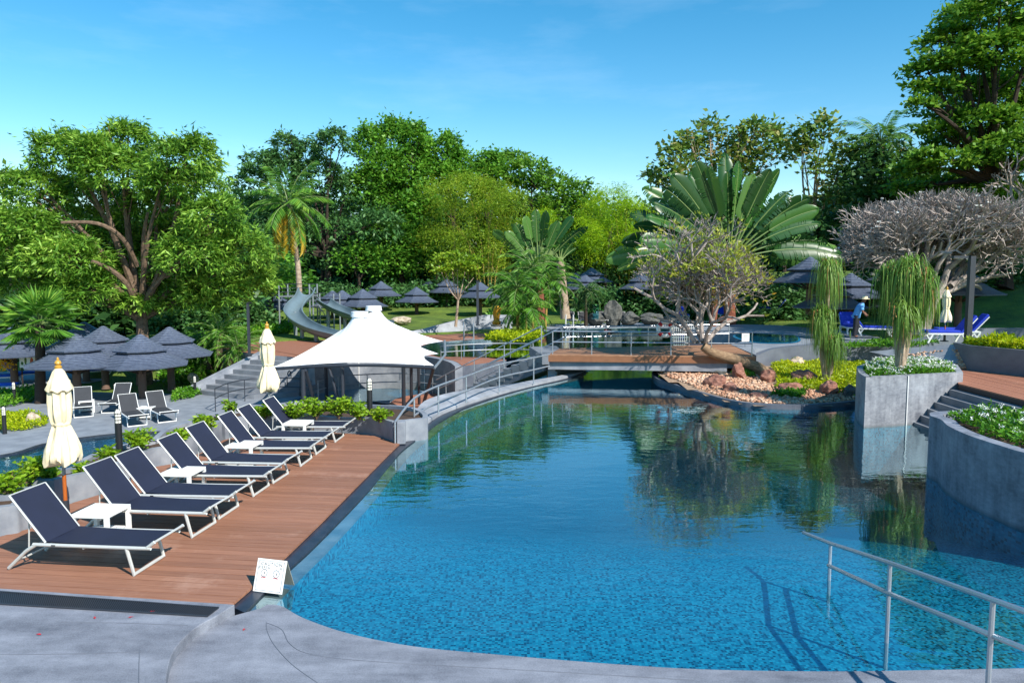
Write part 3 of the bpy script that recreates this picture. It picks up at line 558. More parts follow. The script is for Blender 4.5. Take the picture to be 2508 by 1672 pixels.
# ---- retaining wall behind the tent, slide terrace, deck strips round the far pool
RW = [(p.x, p.y) for p in cr([G(*q, LOW) for q in [(772, 962), (800, 955), (880, 947), (960, 946), (1040, 952), (1095, 968), (1115, 985)]], 6)]
rw = thing('retaining_wall', 'smooth curved grey retaining wall behind the white tent', 'wall', (RW[10][0], RW[10][1], LOW))
MB().prism(RW + side_off(RW, .3)[::-1], -1.7, -0.02).build('wall', M['wall'], rw, smooth=True)
for i in (12, 24):
    MB().box((RW[i][0], RW[i][1] - .01, -.75), (.03, .03, 1.44)).build('joint', M['whitepaint'], rw)
rwb = side_off(RW, .28)
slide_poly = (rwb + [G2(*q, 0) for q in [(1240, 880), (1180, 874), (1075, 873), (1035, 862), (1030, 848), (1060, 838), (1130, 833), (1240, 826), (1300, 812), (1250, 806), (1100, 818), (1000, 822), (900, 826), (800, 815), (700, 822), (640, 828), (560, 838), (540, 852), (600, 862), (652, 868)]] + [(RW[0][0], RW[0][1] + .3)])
struct(MB().prism(slide_poly, -1.7, -0.03).build('terrace_block', M['dwall'])); struct(MB().prism(slide_poly, -0.028, -0.010).build('slide_terrace', M['deck2']))  # shade on the block's side face is put into its dark colour
struct(MB().prism([G2(*q, LOW) for q in [(470, 968), (800, 968), (1000, 1000), (1100, 1000), (1095, 975), (1040, 957), (960, 950), (880, 952), (772, 966)]] + [G2(1120, 1010, LOW), G2(960, 1060, LOW), G2(700, 1060, LOW), G2(560, 1030, LOW)], -1.7, LOW - .006).build('tent_terrace', M['path']))
kp = [(p.x, p.y) for p in cr([G(*q, LOW) for q in [(720, 985), (790, 962), (900, 953), (1000, 955), (1060, 968), (1000, 978), (860, 985)]], 6, True)]
struct(MB().sheet(kp, LOW + .02).build('tent_pool_water', M['water2'])); struct(MB().sheet(inset(ccw(kp), -.12), LOW + .004).build('tent_pool_floor', M['mosaic2']))
ld = [(p.x, p.y) for p in cr([G(*q, LOW) for q in [(940, 1030), (960, 985), (1010, 970), (1080, 968), (1130, 985), (1110, 1010), (1050, 1030)]], 6, True)]
boards('round_deck', ccw(ld), LOW + .05, M['deck2'], 0.2, w=.16, base=-1.7)
# ---- stairs from the lower terrace to the bridge
BZ = 0.85
T = G(1332, 866, BZ); B0 = G(1090, 981, -1.23); dv = Vector((T.x - B0.x, T.y - B0.y, 0)); nst = 13
perp = Vector((-dv.y, dv.x, 0)).normalized(); perp = perp if perp.y > 0 else -perp; ax = dv.normalized(); W_ST = 1.9
bs = thing('bridge_stairs', 'grey concrete stairs with saw-tooth side climbing to the footbridge', 'stairs', B0)
rise = (BZ + 1.23) / nst; tread = dv.length / nst
for k in range(-1, nst):
    p = B0 + ax * (tread * k); q = p + ax * (tread * 1.12); z1 = -1.23 + rise * (k + 1)
    MB().prism([(p.x, p.y), (q.x, q.y), (q.x + perp.x * W_ST, q.y + perp.y * W_ST), (p.x + perp.x * W_ST, p.y + perp.y * W_ST)], z1 - rise - .16, z1 - .001 * (k % 2)).build('step', M['step'], bs)
sb = MB(); a = Vector((B0.x, B0.y, -1.23 - .02)) - ax * tread; b = Vector((T.x, T.y, BZ - .04)); dn = Vector((0, 0, -.34)); e = perp * (W_ST - .02); i0 = perp * .02
sb.add([a + i0 + dn * .5, b + i0 + dn * .5, b + i0 + dn * 1.6, a + i0 + dn * 1.2, a + e + dn * .5, b + e + dn * .5, b + e + dn * 1.6, a + e + dn * 1.2], [(0, 3, 2, 1), (4, 5, 6, 7), (0, 1, 5, 4), (3, 7, 6, 2), (0, 4, 7, 3), (1, 2, 6, 5)])
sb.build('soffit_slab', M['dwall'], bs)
# landing and abutment at the left end of the bridge
land = [G2(1328, 868, BZ), G2(1345, 868, BZ), G2(1371, 853, BZ), G2(1362, 846, BZ), G2(1296, 848, BZ)]
struct(MB().prism(land, BZ - .34, BZ - .012).build('bridge_landing', M['step']))
ab = MB(); pa = G(1352, 924, .02); ab.prism([(pa.x - .14, pa.y), (pa.x + .12, pa.y), (pa.x + .12, pa.y + .9), (pa.x - .14, pa.y + .9)], -1.6, BZ - .30); ab.prism([(pa.x + .3, pa.y + 1.6), (pa.x + 1.25, pa.y + 1.6), (pa.x + 1.25, pa.y + 2.6), (pa.x + .3, pa.y + 2.6)], -1.6, BZ - .3)
tag(ab.build('bridge_pier', M['wall']), 'concrete pier standing in the water under the bridge end by the stairs', 'pier')
# ---- bridge
NL, NR, FR, FL = G(1343, 868, BZ), G(1851, 873, BZ), G(1789, 843, BZ), G(1371, 853, BZ)
br = thing('footbridge', 'low footbridge with brown boards on a grey concrete beam over the pool', 'bridge', (NL + FR) / 2)
nb = 16
for k in range(nb):
    a, b = NL.lerp(FL, k / nb), NR.lerp(FR, k / nb); c_, d = NL.lerp(FL, (k + .96) / nb), NR.lerp(FR, (k + .96) / nb)
    MB().prism([a, b, d, c_], BZ - .04, BZ).build('board', M['bridgewood'], br)
MB().prism([NL, NR, NR + Vector((-.01, .06, 0)), NL + Vector((.01, .06, 0))], BZ - .24, BZ - .045).build('fascia', M['fascia'], br)
i1 = Vector((0, .14, 0)); MB().prism([NL + i1, NR + i1 + Vector((-.9, 0, 0)), FR - i1, FL - i1], BZ - .52, BZ - .06).build('beam', M['wall'], br)
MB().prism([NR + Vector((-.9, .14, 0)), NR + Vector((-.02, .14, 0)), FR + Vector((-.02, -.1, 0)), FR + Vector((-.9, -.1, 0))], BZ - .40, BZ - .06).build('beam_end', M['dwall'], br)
# stone abutment under the right end
sa = thing('stone_abutment', 'small wall of tan stone blocks under the bridge on the island', 'wall', G(1760, 915, .1))
sA, sB = G(1724, 918, .1), G(1812, 914, .1); dS = (sB - sA); LS = Vector((dS.x, dS.y, 0)).length; uS = Vector((dS.x, dS.y, 0)).normalized()
MB().prism([sA + Vector((0, .03, 0)), sB + Vector((0, .03, 0)), sB + Vector((0, 1.4, 0)), sA + Vector((0, 1.4, 0))], -.4, BZ - .53).build('core', M['mortar'], sa)
z = 0.0
while z < .32:
    h = random.uniform(.06, .10); x = 0.0
    while x < LS - .02:
        w = min(random.uniform(.10, .24), LS - x); p = sA + uS * (x + w / 2)
        MB().box((p.x, p.y + .01, z + h / 2), (w - .014, .07 + random.uniform(0, .03), h - .014), rz=math.atan2(uS.y, uS.x)).build('stone', M['stone'], sa); x += w
    z += h
# ---- island: curb, bed
ISL = [(1596, 912), (1608, 926), (1642, 938), (1727, 964), (1802, 982), (1876, 989), (1961, 991), (2046, 986), (2110, 980)]
isl_f = cr([G(*q, .12) for q in ISL], 6); isl = [(p.x, p.y) for p in isl_f] + [G2(*q, .12) for q in [(2200, 940), (2180, 893), (2000, 884), (1852, 886), (1780, 893), (1700, 894), (1640, 896), (1608, 901)]]
isl = ccw(isl); ir = thing('island_planter', 'dark curved concrete curb round the pebble island', 'planter', G(1850, 950, 0))
ii = inset(isl, .12); rim = MB(); m = len(isl)
for i in range(m):
    j = (i + 1) % m
    rim.add([(*isl[i], -1.3), (*isl[j], -1.3), (*isl[j], .12), (*isl[i], .12)], [(0, 1, 2, 3)]); rim.add([(*isl[i], .12), (*isl[j], .12), (*ii[j], .12), (*ii[i], .12)], [(0, 1, 2, 3)]); rim.add([(*ii[i], .12), (*ii[j], .12), (*ii[j], 0), (*ii[i], 0)], [(0, 1, 2, 3)])
rim.build('curb', M['dwall'], ir); Pf = inset(isl, -.012); MB().add([(*q, -1.3) for q in Pf] + [(*q, -.03) for q in Pf] + [(*q, -.03) for q in isl], [(i, (i + 1) % m, m + (i + 1) % m, m + i) for i in range(m)] + [(m + i, m + (i + 1) % m, 2 * m + (i + 1) % m, 2 * m + i) for i in range(m)]).build('tiled_foot', M['mosaic_wall'], ir)
def islz(x, y):
    e = G2(1850, 986, .12); return .07 + .15 * smooth(y, e[1] - .3, e[1] + 5.5)
gxs = np.arange(min(p[0] for p in ii), max(p[0] for p in ii) + .3, .3); gys = np.arange(min(p[1] for p in ii), max(p[1] for p in ii) + .3, .3)
V = [(x, y, islz(x, y)) for y in gys for x in gxs]; nx = len(gxs); Pi = inset(isl, .02)
Q = [(j * nx + i, j * nx + i + 1, (j + 1) * nx + i + 1, (j + 1) * nx + i) for j in range(len(gys) - 1) for i in range(nx - 1) if inside(gxs[i] + .15, gys[j] + .15, Pi)]
np_mesh('soil', V, Q, M['sand'], ir)
# ---- right-hand planters, stairs and terrace
ZT = 1.18
box_top = [(p.x, p.y) for p in cr([G(*q, ZT) for q in [(2098, 897), (2104, 912), (2121, 923)]], 6)] + [G2(2180, 921, ZT), G2(2359, 912, ZT), G2(2345, 893, ZT), G2(2260, 882, ZT), G2(2150, 880, ZT)]
box_top = ccw(box_top)
def tub(name, label, poly, z0, z1, matl, rimw=.14, seam=None):
    base = Vector((sum(p[0] for p in poly) / len(poly), sum(p[1] for p in poly) / len(poly), z0)); root = thing(name, label, 'planter', base)
    I = inset(poly, rimw); m = len(poly); mb = MB()
    for i in range(m):
        j = (i + 1) % m
        mb.add([(*poly[i], z0), (*poly[j], z0), (*poly[j], z1), (*poly[i], z1), (*I[i], z1), (*I[j], z1), (*I[i], z1 - .15), (*I[j], z1 - .15)], [(0, 1, 2, 3), (3, 2, 5, 4), (4, 5, 7, 6)])
    if z0 < -1: P_ = inset(poly, -.012); MB().add([(*q, z0) for q in P_] + [(*q, -.03) for q in P_] + [(*q, -.03) for q in poly], [(i, (i + 1) % m, m + (i + 1) % m, m + i) for i in range(m)] + [(m + i, m + (i + 1) % m, 2 * m + (i + 1) % m, 2 * m + i) for i in range(m)]).build('tiled_foot', M['mosaic_wall'], root, smooth=True)
    o = mb.build('wall', matl, root); b_ = bmesh.new(); b_.from_mesh(o.data); bmesh.ops.remove_doubles(b_, verts=b_.verts, dist=1e-4); b_.to_mesh(o.data); b_.free()
    o.data.polygons.foreach_set('use_smooth', [True] * len(o.data.polygons)); o.data.set_sharp_from_angle(angle=math.radians(35))
    MB().add([(*q, z1 - .1) for q in I], [tuple(range(m))]).build('soil', M['soil'], root)
    return root, I
PB, insPB = tub('planter', 'tall grey concrete planter of white flowers beside the steps', box_top, -1.3, ZT, M['tubwall'])
q = G(2225, 919, ZT); q0 = Vector((q.x, q.y - .004, 0)); MB().box((q0.x, q0.y, .45), (.022, .02, 1.44)).build('joint', M['whitepaint'], PB)
near_base = [G2(*q, 0.0) for q in [(2508, 1299), (2442, 1272), (2362, 1234), (2314, 1202), (2297, 1180)]]
nb_s = [(p.x, p.y) for p in cr([Vector((10.5, 6.9, 0)), Vector((8.6, 7.3, 0)), Vector((7.45, 8.7, 0))] + [Vector((a, b, 0)) for a, b in near_base] + [Vector((7.30, 12.75, 0)), Vector((7.7, 13.1, 0)), Vector((9.2, 13.2, 0)), Vector((12, 12.9, 0)), Vector((13.5, 11.0, 0)), Vector((12.8, 8.6, 0))], 7, True)]
PN, insPN = tub('planter', 'big round concrete planter of white flowers nearest the camera', ccw(nb_s), -1.3, 1.08, M['tubwall2'], .2)
RZ = 0.95
Lb, Lt = G(2222, 1027, .06), G(2348, 939, RZ); rdir = (G(2508, 979, RZ) - Lt); rdir.z = 0; rdir.normalize()
rs = thing('pool_steps', 'dark concrete steps rising from the water to the right terrace', 'stairs', Lb); NS = 6
for k in range(NS + 1):
    t0 = k / NS; z1 = .06 + (RZ - .06) * t0; p = Vector((Lb.x, Lb.y, 0)).lerp(Vector((Lt.x, Lt.y, 0)), t0); up = (Vector((Lt.x, Lt.y, 0)) - Vector((Lb.x, Lb.y, 0))).normalized(); q = p + up * .75
    if k < NS: MB().prism([p - rdir * .02, p + rdir * 6.5, q + rdir * 6.5, q - rdir * .02], -1.3, z1 - (.004 if k == 0 else 0)).build('step', M['step'], rs)
tb = [Lt - rdir * .02, Lt + rdir * 9, G(2900, 950, RZ), G(2508, 921, RZ), G(2371, 905, RZ), G(2318, 903, RZ), G(2345, 915, RZ)]
boards('right_terrace', ccw([(p.x, p.y) for p in tb]), RZ, M['deck2'], math.atan2(rdir.y, rdir.x), base=-.5)
# planter wall at the back of that terrace, with a bank of stones in front of its end
bw = [G(2371, 906, RZ), G(2508, 922, RZ), G(2800, 955, RZ)]; zW = 1.62
wb = [(p.x, p.y) for p in bw] + [(bw[2].x + .5, bw[2].y + 2.2), (bw[1].x + .3, bw[1].y + 1.8), (bw[0].x + .1, bw[0].y + .9)]
PR, insPR = tub('planter', 'low dark planter wall with lime shrubs on the right terrace', ccw(wb), .2, zW, M['dwall'], .12)
sp = MB(); s0, s1, s2, s3 = G(2318, 903, RZ) + Vector((0, 0, .02)), G(2372, 905, RZ) + Vector((0, 0, .02)), Vector((bw[0].x + .1, bw[0].y + .9, zW - .05)), Vector((G(2318, 903, RZ).x - .9, G(2318, 903, RZ).y + 2.6, 1.16))
sp.add([s0, s1, s2, s3], [(0, 1, 2, 3)]); tag(sp.build('pebble_bank', M['concrete']), 'sloping pale concrete bank at the end of the dark planter wall', 'bank')
# wavy wall and path behind
WV = [(1852, 889), (1900, 887), (2000, 886), (2066, 886), (2118, 887), (2167, 890), (2206, 890), (2254, 884), (2303, 876), (2365, 868), (2459, 866), (2600, 866)]
WT = [.62, .86, 1.0, 1.1, 1.12, 1.02, 1.02, 1.14, 1.26, 1.36, 1.38, 1.38]
wp = cr([G(a, b, .35) + Vector((0, 0, t - .35)) for (a, b), t in zip(WV, WT)], 5); wv = MB()
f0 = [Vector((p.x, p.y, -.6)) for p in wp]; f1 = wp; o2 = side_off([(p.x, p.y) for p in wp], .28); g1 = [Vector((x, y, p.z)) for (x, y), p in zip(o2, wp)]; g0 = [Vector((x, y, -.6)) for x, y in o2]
wv.strip(f0, f1); wv.strip(f1, g1); wv.strip(g1, g0); tag(wv.build('garden_wall', M['dwall'], smooth=True), 'long wavy concrete garden wall, coloured dark for shade, behind the island and ponytail palms', 'wall')  # wall stands in shade, painted in with the darker concrete
rp_ = [(p.x, p.y + .27) for p in wp[:44]] + [G2(2250, 838, .86), G2(2100, 833, .86), G2(1960, 826, .86), G2(1830, 832, .86), G2(1790, 842, .86), G2(1852, 868, .86)]
struct(MB().prism(rp_, -.6, .84).build('garden_path', M['path']))
w3 = [(p.x, p.y) for p in cr([G(*q, .86) for q in [(1850, 838), (1935, 839), (1955, 830), (1930, 817), (1850, 815), (1800, 822)]], 5, True)]
struct(MB().sheet(w3, .875).build('upper_pool_water', M['water3'])); struct(MB().sheet(inset(ccw(w3), -.1), .853).build('upper_pool_floor', M['mosaic2']))
far_r = [G2(*q, .9) for q in [(1690, 806), (1800, 812), (1960, 820), (2100, 833), (2160, 826), (2050, 806), (1900, 795), (1760, 792)]]
struct(MB().prism(far_r, -.6, .88).build('pool_terrace', M['path']))
struct(MB().prism([G2(*q, .03) for q in [(1300, 812), (1400, 804), (1560, 800), (1700, 803), (1800, 806), (1780, 794), (1560, 790), (1350, 795), (1250, 806)]], -.6, .05).build('far_path', M['path']))
# curved wall and lawn bank behind the far pool
lw = cr([G(985, 822, 0), G(1040, 818, 0), G(1120, 813, 0), G(1190, 808, 0), G(1255, 808, 0)], 6); lwz = [.08, .3, .72, .95, .95]
lwm = MB(); hz = [lerp_tab(i / (len(lw) - 1) * 4, list(enumerate(lwz))) for i in range(len(lw))]
a0 = [Vector((p.x, p.y, -.3)) for p in lw]; a1 = [Vector((p.x, p.y + .5, hz[i])) for i, p in enumerate(lw)]; a2 = [p + Vector((-.1, .5, -.02)) for p in a1]; a3 = [p + Vector((-.5, 7, -.45)) for p in a2]
lwm.strip(a0, a1); lwm.strip(a1, a2); tag(lwm.build('garden_wall', M['concrete'], smooth=True), 'pale sloping concrete wall below the lawn behind the far pool', 'wall')
lb = MB(); lb.strip(a2, a3); struct(lb.build('lawn', M['lawn'], smooth=True))
# ================================================================== things
# ---- sling loungers on the deck
def make_lounger(label, sling, frame, group):
    t = thing('sun_lounger', label, 'sun lounger', group=group); W = .58; h = W / 2; r = .021
    def sd(y): return [(-1.25, y, .32), (.10, y, .335), (.18, y, .35), (.27, y, .415)]
    fm = MB()
    for y in (-h, h):
        fm.tube(cr(sd(y), 3), r, 8)
    for x, z in ((-1.24, .30), (-.62, .30), (-.08, .305)): fm.tube([(x, -h, z), (x, h, z)], .014, 6)
    fm.tube([(.27, -h, .415), (.27, h, .415)], .014, 6)
    fm.build('side_frame', frame, t, smooth=True, local=True)
    for y in (-h, h):
        MB().tube([(-1.22, y, .315), (-1.34, y, .24), (-1.58, y, .02)], .022, 8).build('rear_leg', frame, t, smooth=True, local=True)
    MB().tube([(-.08, -h, .325), (0, -h, .02), (0, h, .02), (-.08, h, .325)], .022, 8).build('front_leg', frame, t, local=True)
    MB().tube([(-1.5, -h, .095), (-1.5, h, .095)], .012, 6).build('rear_crossbar', frame, t, local=True)
    n = 10; seat = MB(); prof = cr([(-1.12, 0, .35), (-.5, 0, .338), (.08, 0, .345), (.17, 0, .362), (.265, 0, .43)], 4)
    top = []; bot = []
    for p in prof:
        for j in range(5):
            y = -h + .02 + (W - .04) * j / 4; s = -.012 * (1 - (2 * j / 4 - 1) ** 2); top.append((p.x, y, p.z + s + .006)); bot.append((p.x, y, p.z + s - .004))
    m = len(prof); f = []
    for i in range(m - 1):
        for j in range(4): f.append((i * 5 + j, (i + 1) * 5 + j, (i + 1) * 5 + j + 1, i * 5 + j + 1)); k = m * 5; f.append((k + i * 5 + j + 1, k + (i + 1) * 5 + j + 1, k + (i + 1) * 5 + j, k + i * 5 + j))
    seat.add(top + bot, f); seat.build('seat', sling, t, smooth=True, local=True)
    a, b = Vector((-1.10, 0, .345)), Vector((-1.53, 0, .885)); u = (b - a).normalized(); nrm = Vector((u.z, 0, -u.x)); bp = MB()
    for s in (.006, -.006):
        pass
    pts = [a + Vector((0, y, 0)) + nrm * s for s in (.008, -.004) for y in (-h + .02, h - .02)] + [b + Vector((0, y, 0)) + nrm * s for s in (.008, -.004) for y in (-h + .02, h - .02)]
    bp.add(pts, [(0, 1, 5, 4), (3, 2, 6, 7), (0, 4, 6, 2), (1, 3, 7, 5), (4, 5, 7, 6), (0, 2, 3, 1)])
    back = bp.build('backrest', sling, t, local=True)
    bf = MB()
    for y in (-h + .01, h - .01): bf.tube([a + Vector((0, y, 0)), b + Vector((0, y, 0))], .013, 6)
    bf.tube([b + Vector((0, -h + .01, 0)), b + Vector((0, h - .01, 0))], .011, 6)
    bf.build('back_frame', frame, t, local=True)
    for y in (-h + .06, h - .06): MB().tube([a.lerp(b, .5) + Vector((-.02, y, 0)), (-1.36, y, .24)], .009, 6).build('back_stay', frame, t, local=True)
    MB().box((-.98, -h - .02, .325), (.05, .006, .012)).build('frame_plug', M['black'], t, local=True)
    return t
spots = [((920, 1485), -7), ((1315, 1225), -8), ((1500, 1098), -6.5), ((1735, 942), -6), ((1875, 853), -6), ((2060, 736), -4.5), ((2165, 655), -5), ((2298, 570), -4)]
labs = ['navy sling lounger nearest the camera, at the deck edge by the grate', 'navy sling lounger just behind the first white side table', 'navy sling lounger third from the camera, before the second white table',
        'navy sling lounger fourth from the camera, right behind the second white table', 'navy sling lounger fifth from the camera, before the third white table', 'navy sling lounger sixth from the camera, right behind the third white table',
        'navy sling lounger seventh from the camera, beside the farther closed parasol', 'navy sling lounger farthest along the deck, against the shrub planter']
proto = None
for i, (q, a) in enumerate(spots):
    p = G(q[0] / 2.8, 880 + q[1] / 2.8, .06); rz = math.radians(a); off = Matrix.Rotation(rz, 3, 'Z') @ Vector((0, .29, 0)); loc = Vector((p.x, p.y, .06)) + off
    if proto is None:
        proto = make_lounger(labs[0], M['sling'], M['alu'], 'navy loungers lined up on the deck'); proto.location = loc; proto.rotation_euler.z = rz
    else:
        o = dup(proto, loc, rz + math.radians(random.uniform(-1.2, 1.2)), labs[i]); o.scale = (random.uniform(.985, 1.015), 1, random.uniform(.975, 1.03))
# ---- white side tables
def make_table(label, S=.5, Hh=.42, group='white side tables between the loungers'):
    t = thing('side_table', label, 'side table', group=group); h = S / 2 - .025
    MB().box((0, 0, Hh - .02), (S, S, .04)).build('table_top', M['whitepaint'], t, bevel=.004, local=True)
    for x in (-h, h):
        for y in (-h, h): MB().box((x, y, (Hh - .04) / 2), (.05, .05, Hh - .041)).build('leg', M['whitepaint'], t, local=True)
    for s in (-1, 1):
        MB().box((0, s * h, .10), (S - .102, .035, .05)).build('stretcher', M['whitepaint'], t, local=True); MB().box((s * h, 0, .10), (.035, S - .102, .05)).build('stretcher', M['whitepaint'], t, local=True)
    for i in range(4): MB().box((-.15 + .1 * i, 0, .128), (.07, S - .08, .012)).build('shelf_slat', M['whitepaint'], t, local=True)
    return t
TT = [[(487, 1062), (640, 985), (885, 988), (750, 1075)], [(1085, 783), (1215, 727), (1398, 730), (1305, 795)], [(1540, 597), (1630, 548), (1800, 550), (1725, 605)], [(1928, 445), (2000, 405), (2152, 410), (2090, 452)]]
tl = ['white square side table between the first two navy loungers', 'white square side table between the third and fourth navy loungers', 'white square side table between the fifth and sixth navy loungers', 'white square side table between the last two navy loungers on the deck']
tp = None
for k, c4 in enumerate(TT):
    P4 = [G(x / 2.8, 880 + y / 2.8, .48) for x, y in c4]; c_ = sum(P4, Vector()) / 4
    if tp is None: tp = make_table(tl[0]); tp.location = (c_.x, c_.y, .06); tp.rotation_euler.z = math.radians(-5)
    else: dup(tp, (c_.x, c_.y, .06), math.radians(-5), tl[k])
# ---- closed cream parasols
def make_parasol(label, Hh=2.32):
    t = thing('closed_parasol', label, 'parasol', group='closed cream parasols'); k = Hh / 2.32
    MB().lathe([(.16, 0), (.16, .03), (.05, .05), (.045, .3)], 16).build('base_sleeve', M['dsteel'], t, smooth=True, local=True)
    MB().lathe([(.026, .25), (.026, .66)], 12).build('wooden_pole', M['wood'], t, smooth=True, local=True)
    MB().lathe([(.022, .655), (.022, .95)], 12).build('metal_pole', M['galv'], t, smooth=True, local=True)
    fo = lambda a, z: 1 + .13 * math.cos(8 * a + .6 * math.sin(3 * z)) + .06 * math.cos(17 * a + z * 5)
    def hem(a, z): return fo(a, z)
    n = 64; V = []; f = []
    prof = [(.05, .80), (.20, .86), (.215, .93), (.20, 1.05), (.155, 1.20), (.11, 1.34), (.098, 1.38), (.112, 1.42), (.135, 1.55), (.14, 1.7), (.13, 1.85), (.125, 1.98), (.05, 2.10)]
    for i, (r, z) in enumerate(prof):
        for j in range(n):
            a = 2 * PI * j / n; w = fo(a, z) if r > .06 else 1; zz = z + (.045 * math.cos(4 * a) + .02 * math.cos(9 * a) if i in (1, 2) else 0); V.append((r * w * math.cos(a), r * w * math.sin(a), zz))
    for i in range(len(prof) - 1):
        for j in range(n): f.append((i * n + j, i * n + (j + 1) % n, (i + 1) * n + (j + 1) % n, (i + 1) * n + j))
    MB().add(V, f).build('canopy', M['cream'], t, smooth=True, local=True)
    V = []; f = []; prof = [(.165, 1.855), (.17, 1.87), (.13, 1.97), (.075, 2.12), (.035, 2.17)]
    for i, (r, z) in enumerate(prof):
        for j in range(n):
            a = 2 * PI * j / n; w = 1 + .07 * math.cos(8 * a) * (1 - i / 5); V.append((r * w * math.cos(a), r * w * math.sin(a), z + (.02 * math.cos(8 * a) if i < 2 else 0)))
    for i in range(len(prof) - 1):
        for j in range(n): f.append((i * n + j, i * n + (j + 1) % n, (i + 1) * n + (j + 1) % n, (i + 1) * n + j))
    MB().add(V, f).build('vent_flap', M['cream'], t, smooth=True, local=True)
    MB().lathe([(.105, 1.365), (.118, 1.38), (.118, 1.405), (.108, 1.42)], 32, mod=lambda a, z: 1 + .05 * math.cos(8 * a)).build('tie_band', M['cream'], t, smooth=True, local=True)
    MB().lathe([(.045, 2.165), (.05, 2.19), (.03, 2.205), (.045, 2.235), (.035, 2.265), (.014, 2.28), (.018, 2.30), (.004, 2.32)], 16).build('finial', M['gold'], t, smooth=True, local=True)
    return t
pu = make_parasol('closed cream parasol beside the two nearest navy loungers'); pu.location = G(163, 1275, .06); pu.location.z = .06
u2 = G(661, 1048, .06); dup(pu, (u2.x, u2.y, .06), .4, 'closed cream parasol before the tent, by the farther loungers', 2.42 / 2.32)
# ---- caution sign, folded card on the wet edge
sg = thing('caution_sign', 'white folded caution sign standing on the wet pool corner', 'sign', G(655, 1440, .03))
bl, brr, tl_, tr_ = G(619, 1446, .03), G(690, 1455, .03), A(633, 1353, 8.02), A(705, 1360, 7.9)
ux = (brr - bl).normalized(); wS = (brr - bl).length; bl = Vector((bl.x, bl.y, .03)); hz_ = .33
ny = Vector((-ux.y, ux.x, 0)); apex0 = bl + ny * .12 + Vector((0, 0, hz_)); back0 = bl + ny * .25
def fr(u, v, e=0.0):                                               # a point of the front face, e proud of it
    p = bl + ux * (u * wS) + (apex0 - bl) * v; nn = ux.cross((apex0 - bl).normalized()).normalized(); nn = nn if nn.y < 0 else -nn
    return p + nn * e
fm = MB(); fm.add([fr(0, 0), fr(1, 0), fr(1, 1), fr(0, 1), fr(0, 0, -.008), fr(1, 0, -.008), fr(1, 1, -.008), fr(0, 1, -.008)], [(0, 1, 2, 3), (7, 6, 5, 4), (0, 3, 7, 4), (1, 5, 6, 2), (0, 4, 5, 1), (3, 2, 6, 7)])
fm.build('front_panel', M['white'], sg)
bm_ = MB(); q0, q1, q2, q3 = back0, back0 + ux * wS, apex0 + ux * wS, apex0; e_ = ny * .007; bm_.add([q0, q1, q2 - Vector((0, 0, .006)), q3 - Vector((0, 0, .006)), q0 + e_, q1 + e_, q2 + e_, q3 + e_], [(3, 2, 1, 0), (4, 5, 6, 7), (0, 4, 7, 3), (1, 2, 6, 5), (0, 1, 5, 4), (3, 7, 6, 2)]); bm_.build('back_panel', M['signside'], sg)
bd = MB()
for (u0, v0, u1, v1) in ((.06, .05, .94, .06), (.06, .94, .94, .95), (.06, .05, .075, .95), (.925, .05, .94, .95)): bd.add([fr(u0, v0, .0015), fr(u1, v0, .0015), fr(u1, v1, .0015), fr(u0, v1, .0015)], [(0, 1, 2, 3)])
bd.build('border_line', M['ink'], sg)
def text_on(parent, txt, u, v, size, mat, name='lettering'):
    cu = bpy.data.curves.new(name, 'FONT'); cu.body = txt; cu.size = size; cu.align_x = 'CENTER'; cu.align_y = 'CENTER'; cu.space_character = 1.25
    o = bpy.data.objects.new(name, cu); cu.materials.append(mat); link(o, parent)
    X = ux; Y = (apex0 - bl).normalized(); Z = X.cross(Y); R = Matrix((X, Y, Z)).transposed().to_4x4()
    bpy.context.view_layer.update(); me = bpy.data.meshes.new_from_object(o.evaluated_get(bpy.context.evaluated_depsgraph_get())); bpy.data.objects.remove(o); o = link(bpy.data.objects.new(name, me), parent)
    o.matrix_local = Matrix.Translation(fr(u, v, .002) - parent.location) @ R
    return o
text_on(sg, 'CAUTION', .5, .85, .05, M['black']); text_on(sg, 'DEPTH: 1.1 M.', .5, .735, .04, M['black'])
for u in (.29, .71):
    ci = MB(); n = 24
    ring = [(math.cos(2 * PI * i / n), math.sin(2 * PI * i / n)) for i in range(n)]; ra, rb, asp = .115, .098, wS / (apex0 - bl).length
    ci.add([fr(u + x * ra, .575 + y * ra * asp, .002) for x, y in ring] + [fr(u + x * rb, .575 + y * rb * asp, .002) for x, y in ring], [(i, (i + 1) % n, n + (i + 1) % n, n + i) for i in range(n)]); ci.build('warning_circle', M['ink'], sg)
    fg = MB(); fg.add([fr(u - .01, .60, .002), fr(u + .03, .61, .002), fr(u + .02, .56, .002), fr(u + .05, .53, .002), fr(u, .55, .002), fr(u - .03, .53, .002), fr(u, .57, .002)], [(0, 1, 2, 3, 4, 5, 6)]); fg.build('pictogram', M['ink'], sg)
    for du, w2 in ((-.055, .05), (.0, .035), (.05, .055)): MB().add([fr(u + du - w2 / 2, .43, .002), fr(u + du + w2 / 2, .43, .002), fr(u + du + w2 / 2, .455, .002), fr(u + du - w2 / 2, .455, .002)], [(0, 1, 2, 3)]).build('red_print', M['redink'], sg)
for v, w in ((.34, .6), (.27, .4), (.19, .2)):
    lm = MB(); lm.add([fr(.5 - w / 2, v, .0015), fr(.5 + w / 2, v, .0015), fr(.5 + w / 2, v + .008, .0015), fr(.5 - w / 2, v + .008, .0015)], [(0, 1, 2, 3)]); lm.build('small_print', M['signside'], sg)
